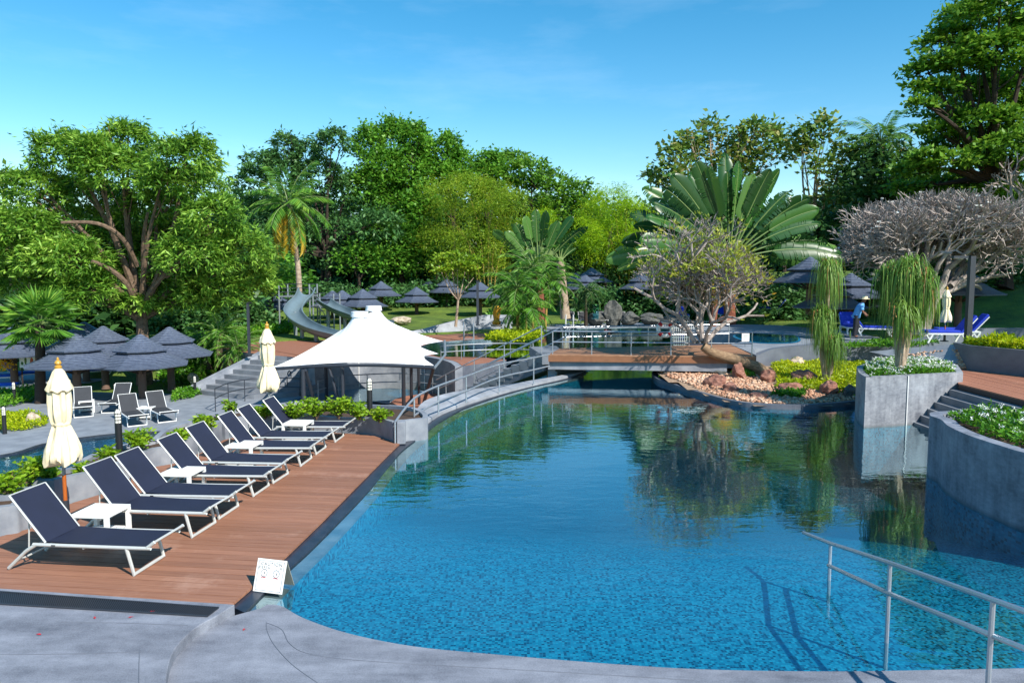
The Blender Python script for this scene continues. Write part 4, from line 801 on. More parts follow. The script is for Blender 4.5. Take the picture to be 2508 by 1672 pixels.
# ---- steel rails
def railing(label, posts, rails, r=.024, mat=None, name='handrail', rp_=None):
    mat = mat or M['steel']; t = thing(name, label, 'railing', posts[0][0])
    for a, b in posts: MB().tube([a, b], rp_ or r * .85, 8).build('post', mat, t, smooth=True)
    for p in rails: MB().tube(p, r, 8).build('rail', mat, t, smooth=True)
    return t
p1, p2 = G(2025, 1420, 0), G(2165, 1572, 0); t1, t2 = A(2034, 1330, p1.y), A(2180, 1378, p2.y); m1, m2 = A(2029, 1386, p1.y), A(2173, 1451, p2.y)
dt = (t2 - t1) / (p2.y - p1.y); Y3, Y4 = 5.55, 3.6
e0 = A(1968, 1304, 8.85); ex = lambda q, s, Y: Vector((q.x + s.x * (Y - q.y), Y, q.z + s.z * (Y - q.y)))
t3 = A(2432, 1468, Y3); t4 = ex(t3, (t3 - t2) / (t3.y - t2.y), Y4); m3 = A(2432, 1556, Y3); m4 = ex(m3, (m3 - m2) / (m3.y - m2.y), Y4)
railing('steel handrail sloping down into the near corner of the pool', [(Vector((t1.x, p1.y, -.5)), t1), (Vector((t2.x, p2.y, -.4)), t2), (Vector((t3.x, Y3, .0)), t3), (Vector((t4.x, Y4, 0)), t4)], [[e0, t1, t2, t3, t4], [A(2029, 1384, p1.y - .01), m2, m3, m4]], .024)
PA = [(968, 1085, .06), (1015, 1050, .12), (1074, 1014, .22), (1142, 985, .24), (1223, 960, .12), (1307, 940, .1)]
pb = [G(a, b, c_) for a, b, c_ in PA]; ptp = [Vector((p.x, p.y, z)) for p, z in zip(pb, (.52, .80, .90, .92, .93, .93))]
ptp[0].z = .50
endA = G(1346, 931, .1); endA = Vector((endA.x, endA.y + .1, .94)); mid = lambda P, d: [q - Vector((0, 0, d)) for q in P]
railing('steel railing along the curved infinity edge of the pool', [(a, b) for a, b in zip(pb, ptp)], [cr(ptp + [endA], 4), cr(mid(ptp[1:] + [endA], .38), 4)], .024)
def stair_rail(off, label):
    o = perp * off; pts = []; posts = []
    for k in (0, 4, 8, 12.6):
        b_ = B0 + ax * (tread * k) + o; zb = -1.23 + rise * (k + .5); b_ = Vector((b_.x, b_.y, zb)); posts.append((b_, b_ + Vector((0, 0, .92)))); pts.append(b_ + Vector((0, 0, .92)))
    s = pts[0] - ax * .5 + Vector((0, 0, -.25))
    return railing(label, posts, [cr([s] + pts, 3), cr([s + Vector((0, 0, -.35))] + mid(pts, .42), 3)], .022)
stair_rail(.06, 'steel railing on the pool side of the bridge stairs'); stair_rail(W_ST - .06, 'steel railing on the garden side of the bridge stairs')
def edge_rail(a, b, n, label, z, h=.78, inn=.1, lead=None):
    d = (b - a); posts = []; top = []
    for k in range(n):
        p = a.lerp(b, k / (n - 1)) + Vector((0, inn, 0)); p.z = z; posts.append((p, p + Vector((0, 0, h)))); top.append(p + Vector((0, 0, h)))
    return railing(label, posts, [(lead or []) + top, mid(top, .36)], .022)
edge_rail(NL + Vector((.15, 0, 0)), NR + Vector((-.1, 0, 0)), 6, 'steel railing on the near side of the footbridge', BZ)
edge_rail(FL + Vector((.1, -.2, 0)), FR + Vector((-.1, -.2, 0)), 5, 'steel railing on the far side of the footbridge', BZ)
def ground_rail(px, z, h, label, mat=None, name='handrail'):
    b_ = [G(*q, z) for q in px]; top = [p + Vector((0, 0, h)) for p in b_]
    return railing(label, list(zip(b_, top)), [cr(top, 4), cr(mid(top, h * .42), 4)], .022, mat, name)
ground_rail([(528, 1008), (560, 992), (600, 982), (660, 976), (740, 978)], LOW, .85, 'dark curved railing at the foot of the curved stairs', M['dsteel'])
ground_rail([(780, 985), (830, 972), (900, 966), (980, 963), (1060, 968), (1110, 976)], LOW, .85, 'steel railing round the small pool under the tent', M['galv'])
ground_rail([(1080, 884), (1130, 880), (1190, 877), (1250, 876), (1300, 877)], 0, .62, 'thin steel railing along the near edge of the far pool', M['galv'])
# pool ladders
def ladder(px, z, label, s=1.0, mat=None):
    p = G(*px, z); t = thing('pool_ladder', label, 'ladder', p)
    for dx in (-.24 * s, .24 * s):
        MB().tube(cr([p + Vector((dx, .5, 0)), p + Vector((dx, .42, .75 * s)), p + Vector((dx, .1, .9 * s)), p + Vector((dx, -.12, .6 * s)), p + Vector((dx, -.16, -.5))], 4), .024, 8).build('rail', mat or M['steel'], t, smooth=True)
    for z_ in (.05, .3): MB().box(p + Vector((0, -.14, z_ - .2)), (.46 * s, .07, .025)).build('tread', mat or M['steel'], t)
ladder((1148, 833), 0, 'bright steel pool ladder at the back of the far pool', 1.1)
ladder((1395, 805), .03, 'white pool ladder at the far bank behind the bridge', 1.0, M['whiteplastic'])
# steep short ladder rails by the tent steps
ladder((722, 968), LOW, 'dark ladder by the tent poles near the curved stairs', 1.1, M['dsteel'])
# ---- roofed sunshades
NSD = 8
def roof_mesh(r0, z0, r1, z1, courses, sag=0.04):
    mb = MB(); rows = []
    for i in range(courses):
        for e, s in ((0, .012), (1, .0)):
            t = (i + e) / courses; r = r0 + (r1 - r0) * t; z = z0 + (z1 - z0) * t - sag * math.sin(PI * t); rows.append((r + (0.012 if e == 0 else -.004), z + (.018 if e == 0 else .0)))
    rows = [(r0 - .02, z0 - .045)] + rows
    for r, z in rows: pass
    v = []; f = []; n = NSD
    for r, z in rows:
        for k in range(n): a = 2 * PI * (k + .5) / n; v.append((r * math.cos(a), r * math.sin(a), z))
    for i in range(len(rows) - 1):
        for k in range(n): f.append((i * n + k, i * n + (k + 1) % n, (i + 1) * n + (k + 1) % n, (i + 1) * n + k))
    f.append(tuple(range((len(rows) - 1) * n, len(rows) * n))); f.append(tuple(reversed(range(n))))
    return mb.add(v, f)
def make_gazebo(label):
    t = thing('shingled_sunshade', label, 'gazebo', group='slate roofed sunshades')
    roof_mesh(1.85, 1.60, .90, 2.10, 10).build('lower_roof', M['shingle'], t, local=True)
    roof_mesh(1.07, 2.20, .05, 2.82, 8).build('upper_roof', M['shingle'], t, local=True)
    MB().lathe([(.84, 2.0), (.84, 2.18)], 20).build('roof_collar', M['black'], t, local=True)
    MB().lathe([(.19, 0), (.155, .06), (.15, .9), (.145, 1.75), (.3, 2.0)], 16, mod=lambda a, z: 1 + .02 * math.cos(8 * a)).build('column', M['column'], t, smooth=True, local=True)
    for k in range(5):
        a = 2 * PI * k / 5; MB().beam((.12 * math.cos(a), .12 * math.sin(a), 1.25), (1.2 * math.cos(a), 1.2 * math.sin(a), 1.66), .05, .07).build('brace', M['darkbark'], t, local=True)
    return t
GZ = [  # apex x, apex y, half width of the lower roof (photograph pixels), label
 (182, 815, 116, 'grey shingled sunshade, front and leftmost of the near cluster'), (343, 817, 113, 'grey shingled sunshade in the middle front of the near cluster'), (414, 799, 104, 'grey shingled sunshade at the right of the near cluster, before the mango trunk'),
 (252, 797, 102, 'grey shingled sunshade at the back of the near cluster, between the front two'), (205, 787, 96, 'dark sunshade farthest back in the near cluster beside the fan palm'), (28, 800, 100, 'sunshade half hidden behind the fan palm'),
 (382, 755, 70, 'small far sunshade seen behind the mango trunk'), (489, 755, 66, 'small far sunshade showing above the cycads'),
 (669, 715, 62, 'grey sunshade left of the water slide'), (814, 711, 58, 'far sunshade just right of the slide platform'), (838, 710, 62, 'far sunshade second from the slide platform'), (888, 707, 63, 'far sunshade right behind the tent peaks'),
 (933, 688, 53, 'highest far sunshade above the tent peaks, under dark trees'), (1020, 702, 55, 'far sunshade standing on the lawn right of the tent'), (1051, 686, 48, 'shaded sunshade behind the lawn, left of the slim yellow tree'), (1094, 682, 50, 'far sunshade behind the slim yellow tree'),
 (1176, 690, 56, 'shadowed dark sunshade behind the lawn lamp post'), (1369, 682, 50, 'far sunshade left of the trio behind the areca palm'), (1410, 668, 52, 'far sunshade in the trio, left one behind the small palm'), (1431, 670, 56, 'far sunshade in the trio, front one above the small palm'), (1450, 655, 52, 'far sunshade in the trio, highest at the back'),
 (1572, 668, 58, 'far sunshade seen through the left of the leaning frangipani'), (1640, 690, 50, 'far sunshade seen through the middle of the leaning frangipani'), (1735, 690, 58, 'far sunshade behind the red palm trunk'),
 (1505, 688, 46, 'far sunshade at the left fringe of the leaning frangipani'), (1685, 674, 46, 'far sunshade between the frangipani and the red palm trunk'), (1880, 668, 64, 'shaded far sunshade between the red trunk and the left ponytail palm'), (1985, 628, 92, 'large shaded sunshade behind the left ponytail palm'), (2085, 668, 88, 'sunshade between the two ponytail palms, farther back'), (2036, 690, 92, 'striped sunshade directly behind the left ponytail palm'), (2190, 690, 88, 'sunshade behind the crown of the big ponytail palm'),
 (2207, 632, 80, 'sunshade high among the bare frangipani branches'), (2352, 652, 100, 'large sunshade behind the black lamp post, under the bare frangipani')]
gproto = None
for (px, py, hw, lab) in GZ:
    Y = 1.85 * F / hw; ap = A(px, py, Y); loc = (ap.x, Y, ap.z - 2.84); rz = random.uniform(0, .6)
    if gproto is None: gproto = make_gazebo(lab); gproto.location = loc; gproto.rotation_euler.z = rz
    else: dup(gproto, loc, rz, lab)
# ---- white tent
tn = thing('tensile_tent', 'white stretched tent with two peaks on dark steel legs', 'tent', G(870, 1000, LOW))
LC, RC, RM, RB, BL = A(667, 899, 27.0), A(1063, 895, 25.8), A(1074, 866, 27.8), A(1086, 835, 30.5), A(770, 858, 33.0)
Pk1, Pk2 = A(881, 766, 27.6), A(915, 752, 30.2); corners = [LC, RC, RM, RB, BL]; sag_in = [.10, .32, .30, .14, .2]
edgep = []
for i, c_ in enumerate(corners):
    d = corners[(i + 1) % 5]; cen = (Pk1 + Pk2) / 2; K = 18 if i in (0, 3, 4) else 8
    for k in range(K):
        t = k / K; p = c_.lerp(d, t); s = math.sin(PI * t); inw = Vector((cen.x - p.x, cen.y - p.y, 0)).normalized(); L_ = (d - c_).length
        edgep.append(p + inw * (sag_in[i] * s * (L_ if i in (1, 2) else L_ * .35)) + Vector((0, 0, (.12 if i == 0 else .05) * s)))
NE = len(edgep); inn = []
dd = Vector((Pk2.x - Pk1.x, Pk2.y - Pk1.y, 0)).normalized()
for p in edgep:
    c1 = (p - Pk1); c2 = (p - Pk2); d1, d2_ = Vector((c1.x, c1.y)).length, Vector((c2.x, c2.y)).length; w = d1 ** 3 / (d1 ** 3 + d2_ ** 3); cpt = Pk1.lerp(Pk2, w)
    out = Vector((p.x - cpt.x, p.y - cpt.y, 0)).normalized(); inn.append(cpt + out * .30 - Vector((0, 0, .45 * 4 * w * (1 - w))))
NR_ = 14; V = []; f = []
for r in range(NR_ + 1):
    t = r / NR_
    for a, b in zip(inn, edgep):
        p = a.lerp(b, t); z = a.z + (b.z - a.z) * (1 - (1 - t) ** 1.22); V.append((p.x, p.y, z))
for r in range(NR_):
    for k in range(NE): f.append((r * NE + k, r * NE + (k + 1) % NE, (r + 1) * NE + (k + 1) % NE, (r + 1) * NE + k))
f.append(tuple(range(NE)))
mem = MB().add(V, f).build('membrane', M['tent'], tn, smooth=True)
for k in range(0, NE, 5): MB().tube([Vector(V[r * NE + k]) + Vector((0, 0, .004)) for r in range(NR_ + 1)], .006, 4).build('seam', M['lampglass'], mem)
for Pk in (Pk1, Pk2): MB().lathe([(.34, -.14), (.315, .0), (.315, .05), (.26, .055)], 20, c=Pk).build('peak_cap', M['tent'], tn, smooth=True)
dz = Vector((0, 0, -.10)); front = cr([LC + dz * .6, LC.lerp(RC, .33) + Vector((0, 0, .02)), LC.lerp(RC, .66) + Vector((0, 0, .03)), RC + dz * .8], 8)
MB().tube(front, .055, 10).build('front_pipe', M['dsteel'], tn, smooth=True)
MB().tube([RC + dz, RM + Vector((.25, 0, -.05)), RB + Vector((.05, 0, 0))], .05, 10).build('side_pipe', M['galv'], tn, smooth=True)
MB().tube([BL + dz, LC.lerp(BL, .5) + dz, LC + dz], .05, 10).build('back_pipe', M['dsteel'], tn, smooth=True)
for (x0, y0, Y0, x1, y1, Y1, rr) in [(742, 905, 26.6, 744, 990, 26.6, .075), (748, 906, 26.6, 772, 975, 28, .06), (798, 900, 29, 800, 975, 29.5, .075), (806, 902, 27, 836, 985, 27, .06), (838, 900, 26.7, 841, 988, 26.7, .06), (988, 900, 26, 989, 1004, 26.6, .07), (1007, 902, 27.5, 1008, 992, 28, .06), (1025, 902, 27.5, 1027, 992, 28, .055), (1062, 900, 25.8, 1035, 995, 27.6, .065)]:
    a, b = A(x0, y0, Y0), A(x1, y1, Y1); b.z = LOW; MB().tube([a, b], rr, 10).build('leg', M['dsteel'], tn, smooth=True)
# ---- water slides with tower
def chute(name, label, pts, w=.46, supports=()):
    C = cr(pts, 6); n = len(C); t = thing(name, label, 'water slide', (pts[-1].x, pts[-1].y, 0)); K = 12; rows = [[], []]
    for i, p in enumerate(C):
        tg = (C[min(i + 1, n - 1)] - C[max(i - 1, 0)]); tg.z = 0; tg.normalize(); sdv = Vector((-tg.y, tg.x, 0))
        for q, sc_ in ((0, 1.0), (1, 1.09)):
            for k in range(K + 1):
                a = PI * k / K; rows[q].append(p + sdv * (math.cos(a) * w * sc_) + Vector((0, 0, (1 - math.sin(a)) * w * .98 - (sc_ - 1) * .3)))
    f = []; m = K + 1; off = len(rows[0])
    for i in range(n - 1):
        for k in range(K): f.append((i * m + k, i * m + k + 1, (i + 1) * m + k + 1, (i + 1) * m + k)); f.append((off + i * m + k, off + (i + 1) * m + k, off + (i + 1) * m + k + 1, off + i * m + k + 1))
        for k in (0, K): f.append((i * m + k, (i + 1) * m + k, off + (i + 1) * m + k, off + i * m + k))
    MB().add(rows[0] + rows[1], f).build('chute', M['slide'], t, smooth=True)
    for k in (0, K): MB().tube([rows[1][i * m + k] for i in range(n)], .035, 6).build('rim', M['slide'], t, smooth=True)
    for s in supports:
        p = C[int(s * (n - 1))]; MB().tube([(p.x, p.y, -.1), (p.x, p.y, p.z)], .11, 10).build('support', M['galv'], t, smooth=True)
    return t
chute('water_slide', 'grey S-shaped water slide curling down behind the tent', [A(752, 722, 45), A(744, 740, 44), A(727, 757, 43), A(718, 776, 42), A(732, 797, 41), A(758, 813, 40), A(792, 826, 39), A(840, 838, 38)], .46, (.35, .62, .8))
chute('water_slide', 'second grey slide disappearing behind the tent peak', [A(793, 748, 45), A(810, 760, 44.5), A(832, 771, 44), A(860, 782, 43), A(900, 796, 42), A(950, 806, 41)], .46, (.15, .5))
tw = thing('slide_tower', 'galvanised slide tower with railed platforms and stairs', 'tower', A(740, 820, 46))
pz = A(752, 726, 45.5).z
for (x0, x1, y0, y1, zp, nm) in [(690, 764, 45.4, 47.2, pz, 'platform'), (772, 822, 45.4, 47.0, A(795, 750, 45).z, 'platform')]:
    xa, xb = A(x0, 700, 46).x, A(x1, 700, 46).x; MB().box(((xa + xb) / 2, (y0 + y1) / 2, zp), (xb - xa, y1 - y0, .08)).build(nm, M['galv'], tw)
    for x in (xa, xb):
        for y in (y0, y1): MB().tube([(x, y, 0), (x, y, zp + .75)], .05, 8).build('post', M['galv'], tw)
    for h in (.25, .5, .75):
        MB().tube([(xa, y0, zp + h), (xa, y1, zp + h), (xb, y1, zp + h)], .022, 6).build('guard_rail', M['dsteel'], tw)
        if nm == 'platform': MB().tube([(xa, y0, zp + h), (xa + (xb - xa) * .3, y0, zp + h)], .022, 6).build('guard_rail', M['dsteel'], tw)
for h in (.3, .75): MB().tube([A(758, 701, 46) + Vector((0, 0, h - .75)), A(782, 732, 45.2) + Vector((0, 0, h - .75)), A(800, 760, 45) + Vector((0, 0, h - .75))], .022, 6).build('stair_rail', M['galv'], tw)
for k in range(7):
    p = A(762, 722, 46).lerp(A(812, 800, 45), k / 6); MB().box(p, (.3, .8, .04)).build('stair_tread', M['galv'], tw)
# ---- lamp posts and bollards
def lamp_post(px, py0, py1, z, w, label, arm=True):
    b_ = G(px, py1, z); top = A(px, py0, b_.y); t = thing('lamp_post', label, 'lamp post', b_); h = top.z - z
    MB().box(b_ + Vector((0, 0, h / 2)), (w, w, h)).build('post', M['dsteel'], t); MB().box(b_ + Vector((0, 0, .02)), (w * 1.8, w * 1.8, .04)).build('base_plate', M['black'], t)
    if arm: MB().box(top + Vector((-.2, 0, -.03)), (.42, w * .9, .07)).build('lamp_head', M['dsteel'], t); MB().box(top + Vector((-.24, 0, -.071)), (.26, w * .6, .012)).build('lens', M['lampglass'], t)
    else: MB().box(top + Vector((0, 0, .02)), (w * 1.6, w * 1.6, .05)).build('lamp_head', M['black'], t)
lamp_post(2368, 627, 868, 1.2, .15, 'tall square dark lamp post with a short arm, right of the ponytail palms')
lamp_post(1170, 688, 796, .9, .12, 'slim grey lamp post on the lawn behind the far pool', False)
lamp_post(611, 742, 872, -.02, .10, 'dark lamp post at the top of the curved stairs', False)
def bollard(p, h, label):
    t = thing('bollard_light', label, 'bollard light', p, group='black bollard lights'); r = h * .072
    MB().lathe([(r, 0), (r, h * .7)], 16, c=p).build('post', M['black'], t, smooth=True)
    MB().lathe([(r * .86, h * .7), (r * .9, h * .86), (r * .8, h * .95), (r * .45, h * .995), (0.002, h)], 16, c=p).build('lamp', M['lampglass'], t, smooth=True)
    cg = MB()
    for k in (.76, .83, .9): cg.lathe([(r * 1.0, h * k), (r * 1.0, h * (k + .012))], 16, c=p)
    for k in range(6):
        a = PI * k / 3; cg.tube([p + Vector((r * math.cos(a), r * math.sin(a), h * .7)), p + Vector((r * .96 * math.cos(a), r * .96 * math.sin(a), h * .93)), p + Vector((r * .4 * math.cos(a), r * .4 * math.sin(a), h * 1.005))], r * .07, 5)
    cg.build('cage', M['black'], t)
bollard(G(293, 1112, .38), .80, 'black bollard light in the planter behind the second lounger'); bollard(G(906, 1020, .38), .86, 'black bollard light among the shrubs before the tent')
bollard(G(12, 1062, LOW), .86, 'black bollard light in the yellow-green bed at the left edge'); bollard(G(36, 990, LOW), .86, 'black bollard light behind the left flower bed, before the blue loungers'); bollard(G(478, 968, LOW), .80, 'black bollard light beside the foot of the curved stairs'); bollard(G(284, 990, LOW), .8, 'black bollard light in shade beneath the near sunshades')
# ---- lifebuoy on the bridge rail
lbp = A(1629, 806, 26.6); lbz = thing('lifebuoy', 'white lifebuoy with red bands hanging on the bridge railing', 'lifebuoy', lbp); R_, r_ = .245, .075
for k in range(4):
    for nm, a0, a1, mt, rr in (('float_section', 45 + 90 * k + 13, 45 + 90 * (k + 1) - 13, M['white'], r_), ('red_band', 45 + 90 * k - 13, 45 + 90 * k + 13, M['red'], r_ * 1.04)):
        pts = [lbp + Vector((R_ * math.cos(math.radians(a)), 0, R_ * math.sin(math.radians(a)))) for a in np.linspace(a0, a1, 9)]; MB().tube(pts, rr, 12).build(nm, mt, lbz, smooth=True)
MB().tube([lbp + Vector((.33 * math.cos(a), .02, .33 * math.sin(a))) for a in np.linspace(.2, 2.9, 10)], .01, 6).build('rope', M['cream'], lbz)
# notice on the bridge end
nt = thing('notice_board', 'small white notice at the right end of the footbridge', 'notice', G(1826, 868, BZ)); np_ = A(1826, 826, 27.6)
MB().box(np_, (.28, .02, .30)).build('panel', M['white'], nt); MB().tube([(np_.x, np_.y + .015, BZ - .1), (np_.x, np_.y + .015, np_.z)], .02, 6).build('post', M['galv'], nt)
for k in range(5): MB().box(np_ + Vector((0, -.0115, .10 - .045 * k)), (.2 - .03 * (k % 2), .002, .012)).build('print_line', M['ink'], nt)
# ---- rocks on the island
RK = [(1685, 922, 36, 26, 'rock', 'reddish boulder at the left tip of the pebble island'), (1755, 950, 44, 24, 'rock', 'purple-red split boulder in the pebbles, left of the square one'), (1812, 934, 34, 28, 'rock', 'upright square red boulder beside the frangipani root'),
      (1795, 960, 36, 18, 'rock', 'low brown boulder in front of the pebbles below the square rock'), (1884, 940, 30, 26, 'rock', 'red boulder leaning against the frangipani base'), (1976, 944, 58, 24, 'rock', 'long saddle-shaped red boulder in the yellow shrubs'),
      (1944, 962, 54, 17, 'rock', 'flat pinkish boulder below the saddle-shaped one'), (2033, 966, 40, 26, 'rock', 'pointed red boulder at the right end of the island'), (1860, 972, 44, 10, 'rock', 'flat slab rock at the front of the pebbles'),
      (1953, 905, 32, 18, 'paleRock', 'pale pink rock above the yellow shrubs by the dark wall'), (1766, 926, 46, 8, 'greyrock', 'thin dark slab behind the purple boulder'), (2085, 970, 26, 20, 'greyrock', 'dark wet rock beside the tall planter')]
for k, (px, py, w, h, mt, lab) in enumerate(RK):
    p = G(px, py, .12); zz = islz(p.x, p.y); s = p.y / F; tag(MB().rock((p.x, p.y + w * s * .3, zz + h * s * .45), (w * s * .66, w * s * .54, h * s * .95), 4, .55, k + 1).build('boulder', M[mt]), lab, 'rock', 'boulders on the pebble island')
RK2 = [(84, 1040, 40, 30, LOW, 'pale boulder in the yellow-green bed at the left edge'), (473, 935, 34, 20, LOW + .1, 'cream boulder beside the foot of the curved stairs'), (585, 893, 32, 13, -.7, 'cream boulder on the grass beside the stair wall'), (1775, 790, 40, 16, 1.0, 'brown boulder at the foot of the red palm trunk'), (985, 790, 60, 14, .2, 'pale stone heap on the lawn behind the tent'), (1268, 775, 60, 10, .6, 'pale low rocks behind the lawn lamp post')]
for k, (px, py, w, h, z, lab) in enumerate(RK2):
    p = G(px, py, z); s = p.y / F; tag(MB().rock((p.x, p.y, z + h * s * .4), (w * s * .5, w * s * .4, h * s * .7), 3, .3, k + 20).build('boulder', M['paleRock'] if k != 3 else M['rock']), lab, 'rock')
bm0 = bmesh.new(); bmesh.ops.create_icosphere(bm0, subdivisions=1, radius=1.0); IV = np.array([v.co[:] for v in bm0.verts]); IF = np.array([[v.index for v in f.verts] for f in bm0.faces]); bm0.free()
def pebbles(name, pts, size, label, flat=.6):
    n = len(pts); P = np.array(pts); s = RS.uniform(.6, 1.3, (n, 1, 1)) * size; a = RS.uniform(0, 6.28, n); c_, s_ = np.cos(a), np.sin(a)
    R = np.zeros((n, 3, 3)); R[:, 0, 0] = c_; R[:, 0, 1] = -s_; R[:, 1, 0] = s_; R[:, 1, 1] = c_; R[:, 2, 2] = 1
    sc_ = np.stack([RS.uniform(.8, 1.4, n), RS.uniform(.7, 1.0, n), RS.uniform(.5, .8, n)], 1)[:, None, :]
    V = np.einsum('nij,nvj->nvi', R, IV[None] * sc_) * s + P[:, None, :]; V += RS.normal(0, .08, V.shape) * s
    Fc = (IF[None] + (np.arange(n) * len(IV))[:, None, None]).reshape(-1, 3)
    return tag(np_mesh(name, V.reshape(-1, 3), Fc, M['pebble']), label, kind='stuff')
pts = []; front_poly = ccw([G2(*q, .12) for q in [(1612, 916), (1640, 931), (1727, 958), (1802, 977), (1876, 984), (1961, 986), (2046, 981), (2100, 975), (2060, 958), (1990, 955), (1930, 950), (1880, 945), (1840, 920), (1790, 918), (1720, 915), (1620, 905)]])
bx0, bx1 = min(p[0] for p in front_poly), max(p[0] for p in front_poly); by0, by1 = min(p[1] for p in front_poly), max(p[1] for p in front_poly)
while len(pts) < 3200:
    x, y = random.uniform(bx0, bx1), random.uniform(by0, by1)
    if inside(x, y, front_poly): pts.append((x, y, islz(x, y) + random.uniform(.0, .05)))
pebbles('gravel', pts, .052, 'cream pebbles covering the front of the island')
pts = []
for k in range(420):
    u, v = random.uniform(.25, 1), random.random() ** 1.5 * .75; p = s0.lerp(s1, u).lerp(s3.lerp(s2, u), v); pts.append((p.x, p.y, p.z + .02))
pebbles('gravel', pts, .055, 'cream stones on the bank at the end of the dark planter wall')
# fallen leaves
for k, (px, py, z) in enumerate([(320, 1511, .135), (372, 1497, .135), (598, 1541, .034), (95, 1553, .135), (232, 1512, .135)]):
    p = G(px, py, z); a = random.uniform(0, 6); mb = MB(); d = Vector((math.cos(a), math.sin(a), 0)); e = Vector((-d.y, d.x, 0))
    mb.add([p - d * .026, p - d * .006 + e * .012 + Vector((0, 0, .006)), p + d * .03 + Vector((0, 0, .004)), p - d * .006 - e * .012 + Vector((0, 0, .008))], [(0, 1, 2, 3)])
    tag(mb.build('fallen_leaf', M['redink']), ['dry red leaf on the raised concrete left of the corner', 'dry red leaf beside the end of the drain grate', 'dry red leaf on the smooth concrete before the caution sign', 'dry red leaf on the raised concrete at the far left', 'dry red leaf on the raised concrete below the grate'][k], 'leaf', 'fallen red leaves')
# ---- black loungers and table under the sunshades
bl0 = make_lounger('black sling lounger facing the lower pool, left of the small white table', M['sling2'], M['whitepaint'], 'black loungers by the lower pool'); p = G(333, 1045, LOW); bl0.location = (p.x, p.y + .1, LOW); bl0.rotation_euler.z = math.radians(-52)
p = G(410, 1034, LOW); dup(bl0, (p.x, p.y, LOW), math.radians(-50), 'black sling lounger facing the lower pool, right of the small white table')
p = G(205, 1022, LOW); dup(bl0, (p.x, p.y, LOW), math.radians(-60), 'black lounger in the shade left of the bollard and parasol')
p = G(270, 1012, LOW); dup(bl0, (p.x, p.y, LOW), math.radians(-80), 'black lounger deep in the shade of the middle sunshade')
p = G(360, 1025, LOW); st2 = dup(tp, (p.x, p.y, LOW), .1, 'small white table between the two black loungers'); p = G(213, 1008, LOW); dup(tp, (p.x, p.y, LOW), .5, 'small white table in the shade left of the black loungers')
# ---- cushioned loungers
def make_blue(label, cush, group):
    t = thing('cushioned_lounger', label, 'sun lounger', group=group)
    MB().box((-.15, 0, .30), (1.3, .6, .05)).build('frame', M['whiteplastic'], t, local=True)
    for x in (-.7, .42):
        for y in (-.27, .27): MB().beam((x - .08, y, .28), (x + .06, y, 0), .05, .05).build('leg', M['whiteplastic'], t, local=True); MB().beam((x + .12, y, .28), (x + .0, y, .1), .04, .04).build('leg_brace', M['whiteplastic'], t, local=True)
    MB().box((-.02, 0, .37), (1.05, .56, .09)).build('seat_cushion', cush, t, bevel=.03, local=True)
    MB().box((-.78, 0, .60), (.75, .56, .09), rot=Matrix.Rotation(math.radians(52), 3, 'Y')).build('back_cushion', cush, t, bevel=.03, local=True)
    MB().beam((-.6, 0, .30), (-1.03, 0, .82), .58, .03).build('back_frame', M['whiteplastic'], t, local=True)
    return t
bp0 = None
for (px, py, z, rz, col_, lab) in [(20, 938, LOW, 20, 'b', 'sky-blue cushioned lounger at the left edge, behind the black bollard'), (72, 930, LOW, 25, 'b', 'sky-blue cushioned lounger second from the left edge'), (10, 962, LOW, 10, 'b', 'sky-blue lounger end cut off by the left edge, nearest its row'), (180, 925, LOW, 15, 'b', 'sky-blue lounger seen under the leftmost sunshade'), (245, 922, LOW, 20, 'b', 'sky-blue lounger seen under the middle near sunshade'), (528, 850, -.9, 100, 'b', 'small sky-blue lounger among the cycads'),
                               (2085, 818, 1.0, -100, 'r', 'royal-blue lounger with raised back left of the worker'), (2150, 822, 1.0, -20, 'r', 'royal-blue mattress lounger right beside the worker'), (2300, 838, 1.3, 175, 'r', 'royal-blue lounger by the black lamp post, in front'), (2330, 832, 1.3, 165, 'r', 'royal-blue lounger with raised back by the lamp post, behind'),
                               (1880, 768, 1.2, 160, 'r', 'royal-blue lounger in the far row left of the ponytail palm, first'), (1925, 764, 1.2, 160, 'r', 'royal-blue lounger in the far row left of the ponytail palm, second'), (1965, 762, 1.2, 160, 'r', 'royal-blue lounger in the far row left of the ponytail palm, third'), (1675, 782, .3, -90, 'r', 'royal-blue lounger behind the leaning frangipani fork'), (1770, 780, .5, -90, 'r', 'royal-blue lounger behind the red palm trunk')]:
    p = G(px, py, z); mt = M['bluecushion'] if col_ == 'b' else M['royalcushion']
    if bp0 is None or col_ == 'r' and bp0[1] == 'b':
        o = make_blue(lab, mt, 'sky-blue loungers at the left' if col_ == 'b' else 'royal-blue loungers across the pool'); o.location = (p.x, p.y, z); o.rotation_euler.z = math.radians(rz); bp0 = (o, col_)
    else: dup(bp0[0], (p.x, p.y, z), math.radians(rz), lab)
for (px, py, lab) in [(1432, 797, 'navy lounger on the far bank, second from the left'), (1478, 797, 'navy lounger with raised back on the far bank by the fountain'), (1402, 797, 'navy lounger on the far bank, leftmost of its row'), (1530, 797, 'navy lounger on the far bank, rightmost of its row')]:
    p = G(px, py, .06); dup(bl0, (p.x, p.y, .06), math.radians(-88), lab)
